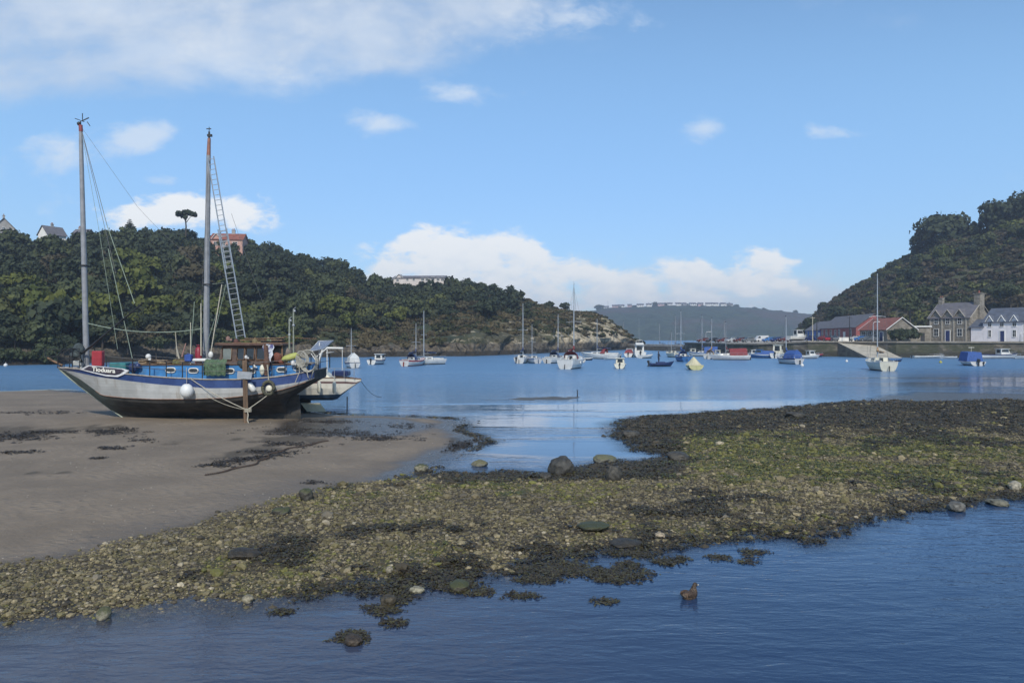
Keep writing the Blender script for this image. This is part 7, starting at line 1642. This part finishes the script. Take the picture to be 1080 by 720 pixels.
def cover_yacht():
    Yy = 43.6; org = P(330,430,Yy); org.z = .2
    root = empty('beached_yacht', org, 0, 'smaller cream white yacht standing on the sand behind the large beached boat', 'sailing boat')
    def B(mb, nm, m, par=root): return mb.build(nm, m, par, origin=org)
    Xb = P(381,401,Yy).x; L = 8.2; X0 = Xb-L; zr = lambda t: float(np.interp(t, [0,.3,.7,.9,1], [2.3,2.2,2.18,2.14,2.05])); rows = []
    zr0 = P(0,401.5,Yy).z; dz = 0
    for t in np.linspace(0,1,30):
        h = 1.3*min(1,(1-max(0,(t-.35)/.65)**2.1))*(.72+.28*min(1,t/.3)) if t > 0 else .9
        h = max(.03, h); top = zr(t)+dz; zk = .82 if t < .82 else .82+(top-.12-.82)*((t-.82)/.18)**.9
        wl = 1.2
        wl = max(wl, zk+.02); st = top-.22
        rows.append([(X0+t*L, .06, zk), (X0+t*L, h*.62, zk+(wl-zk)*.45), (X0+t*L, h*.86, wl), (X0+t*L, h*.97, max(wl+.01,(wl+st)/2)), (X0+t*L, h*.99, max(wl+.02,st-.10)), (X0+t*L, h, max(wl+.03,st+.02)), (X0+t*L, h, max(wl+.04,top))])
    b = MB(); m = 7
    for s in (-1,1):
        vs = [(p[0], Yy+s*p[1], p[2]) for r in rows for p in r]
        for j in range(m-1):
            fs = [(i*m+j,(i+1)*m+j,(i+1)*m+j+1,i*m+j+1) for i in range(len(rows)-1)]
            if s > 0: fs = [tuple(reversed(q)) for q in fs]
            b.add(vs, fs, 2 if j < 2 else (1 if j == 4 else 0), True)
    r = rows[0]; b.add([(p[0],Yy-p[1],p[2]) for p in r]+[(p[0],Yy+p[1],p[2]) for p in r], [(j,m+j,m+j+1,j+1) for j in range(m-1)], 0)
    B(b, 'hull', [mat('yacht_white', (.56,.54,.48), .45, .08, 1.5, dirt=(.34,.30,.22), dirt_amt=.4), mat('yacht_stripe', (.11,.06,.06), .5, .2, 3), M['anti_blue']])
    b = MB(); T = [r[-1] for r in rows]; n = len(T); b.add([(p[0],Yy-p[1]*.98,p[2]-.04) for p in T]+[(p[0],Yy+p[1]*.98,p[2]-.04) for p in T], [(i,i+1,n+i+1,n+i) for i in range(n-1)]); B(b, 'deck', M['cream'])
    b = MB(); 
    for s in (-1,1): b.tube([(p[0],Yy+s*p[1],p[2]+.01) for p in T], .03, 5)
    B(b, 'toe_rail', M['teak'])
    # transom skeg step at the counter end seen below the bow of the hull
    b = MB(); b.box((P(320,421,Yy).x, Yy, .55), (.8,.3,.9)); B(b, 'keel', M['anti_blk'])
    b = MB(); c = [P(317,425,Yy-.5), P(337,425,Yy-.5), P(343.5,434,Yy-.6), P(324,434,Yy-.6)]; b.prism(c, (0,0,0), (0,.09,0)); B(b, 'bilge_keel', mat('bare_plywood', (.5,.46,.33), .8, .2, 2, dirt=(.3,.25,.17)))
    b = MB(); c = [P(317,425,Yy+.5), P(337,425,Yy+.5), P(343.5,433,Yy+.6), P(324,433,Yy+.6)]; b.prism(c, (0,0,0), (0,.09,0)); B(b, 'bilge_keel', mat('bare_plywood', (.34,.31,.20)))
    x0, x1 = P(322,0,Yy).x, P(352,0,Yy).x; zd = T[20][2]
    b = MB(); b.add([(x0-2,Yy-.8,zd-.06),(x1,Yy-.6,zd-.06),(x1,Yy+.6,zd-.06),(x0-2,Yy+.8,zd-.06),(x0-2,Yy-.7,zd+.42),(x1-.5,Yy-.5,zd+.36),(x1-.5,Yy+.5,zd+.36),(x0-2,Yy+.7,zd+.42)], [(0,1,5,4),(1,2,6,5),(2,3,7,6),(3,0,4,7),(4,5,6,7)]); co = B(b, 'coachroof', M['cream'])
    b = MB(); p = P(360,393.5,Yy); b.box((p.x,Yy,p.z), (.95,.8,.32), bev=.06); B(b, 'navy_bag', M['navy'])
    b = MB(); p = P(341,395,Yy); b.ball((p.x-.1,Yy-.4,p.z-.02), .22, 10, 8, sc=(1.3,.8,.7)); B(b, 'hatch_cover', M['white'])
    b = MB(); b.tube([P(343,366.8,Yy),P(362,367.2,Yy)], .07, 6); b.tube([P(344,372,Yy+.2),P(352,371,Yy+.2)], .03, 6); b.tube([P(345,368,Yy),P(345,392,Yy)], .03, 6); b.tube([P(361,367,Yy),P(361,394,Yy)], .02, 6); B(b, 'boat_gantry', M['white'])
    b = MB()
    for px in (346,356,366,375): p = P(px,0,Yy); b.tube([(p.x,Yy-.75 if px < 372 else Yy-.4,zd-.05),(p.x,Yy-.75 if px < 372 else Yy-.4,zd+.55)], .018, 4)
    b.tube([(P(346,0,Yy).x,Yy-.75,zd+.53),(P(366,0,Yy).x,Yy-.75,zd+.53),(P(375,0,Yy).x,Yy-.4,zd+.53),(P(380,0,Yy).x,Yy,zd+.58)], .014, 4); B(b, 'guard_rail', M['galv'])
    # long pale fenders hanging
    for i, px in enumerate((336.5,352.5)):
        k = (px-P(0,0,1).x)*0; p = P(px,408,Yy-1.32); b = MB(); b.tube([p+Vector((0,0,.32)),p+Vector((0,0,.26)),p-Vector((0,0,.3)),p-Vector((0,0,.36))], [.04,.10,.10,.04], 10); b.rope(p+Vector((0,0,.3)), p+Vector((0,0,.62)), .014)
        o = b.build('hanging_fender', M['cream'], None, origin=p); tag(o, ['cream fender hanging on the smaller yacht nearer the large boat','cream fender hanging on the smaller yacht nearer its bow'][i], 'fender', 'fenders on the smaller yacht')
    # mooring warp from the bow
    b = MB(); b.rope(P(381,402,Yy), P(402,418.5,48), .016, .25); o = b.build('mooring_warp', M['wire'], None, origin=P(381,402,Yy)); tag(o, 'dark mooring warp running from the small yacht bow into the water', 'rope')
    # launching trolley wheel under the ketch stern
    p = G(309,439,.28); r2 = empty('launching_trolley', p, 0, 'small wheeled trolley in the shade beneath the large boat stern', 'trolley')
    for dx in (0,):
        b = MB(); b.tube([(dx,-.1,.28),(dx,.1,.28)], .28, 16, smooth=False); w = b.build('wheel', M['tyre'], r2); b = MB(); b.tube([(dx,-.12,.28),(dx,.12,.28)], .13, 10); b.build('hub', M['galv'], w)
    b = MB(); b.tube([(0,-.6,.28),(0,.6,.28)], .04, 6); b.tube([(0,.3,.28),(-.1,.35,.9)], .05, 6); b.tube([(-1.2,.35,.45),(.3,.35,.55)], .045, 6); b.build('frame', M['dark'], r2)
cover_yacht()
make_haze()
print('objects', len(bpy.data.objects))
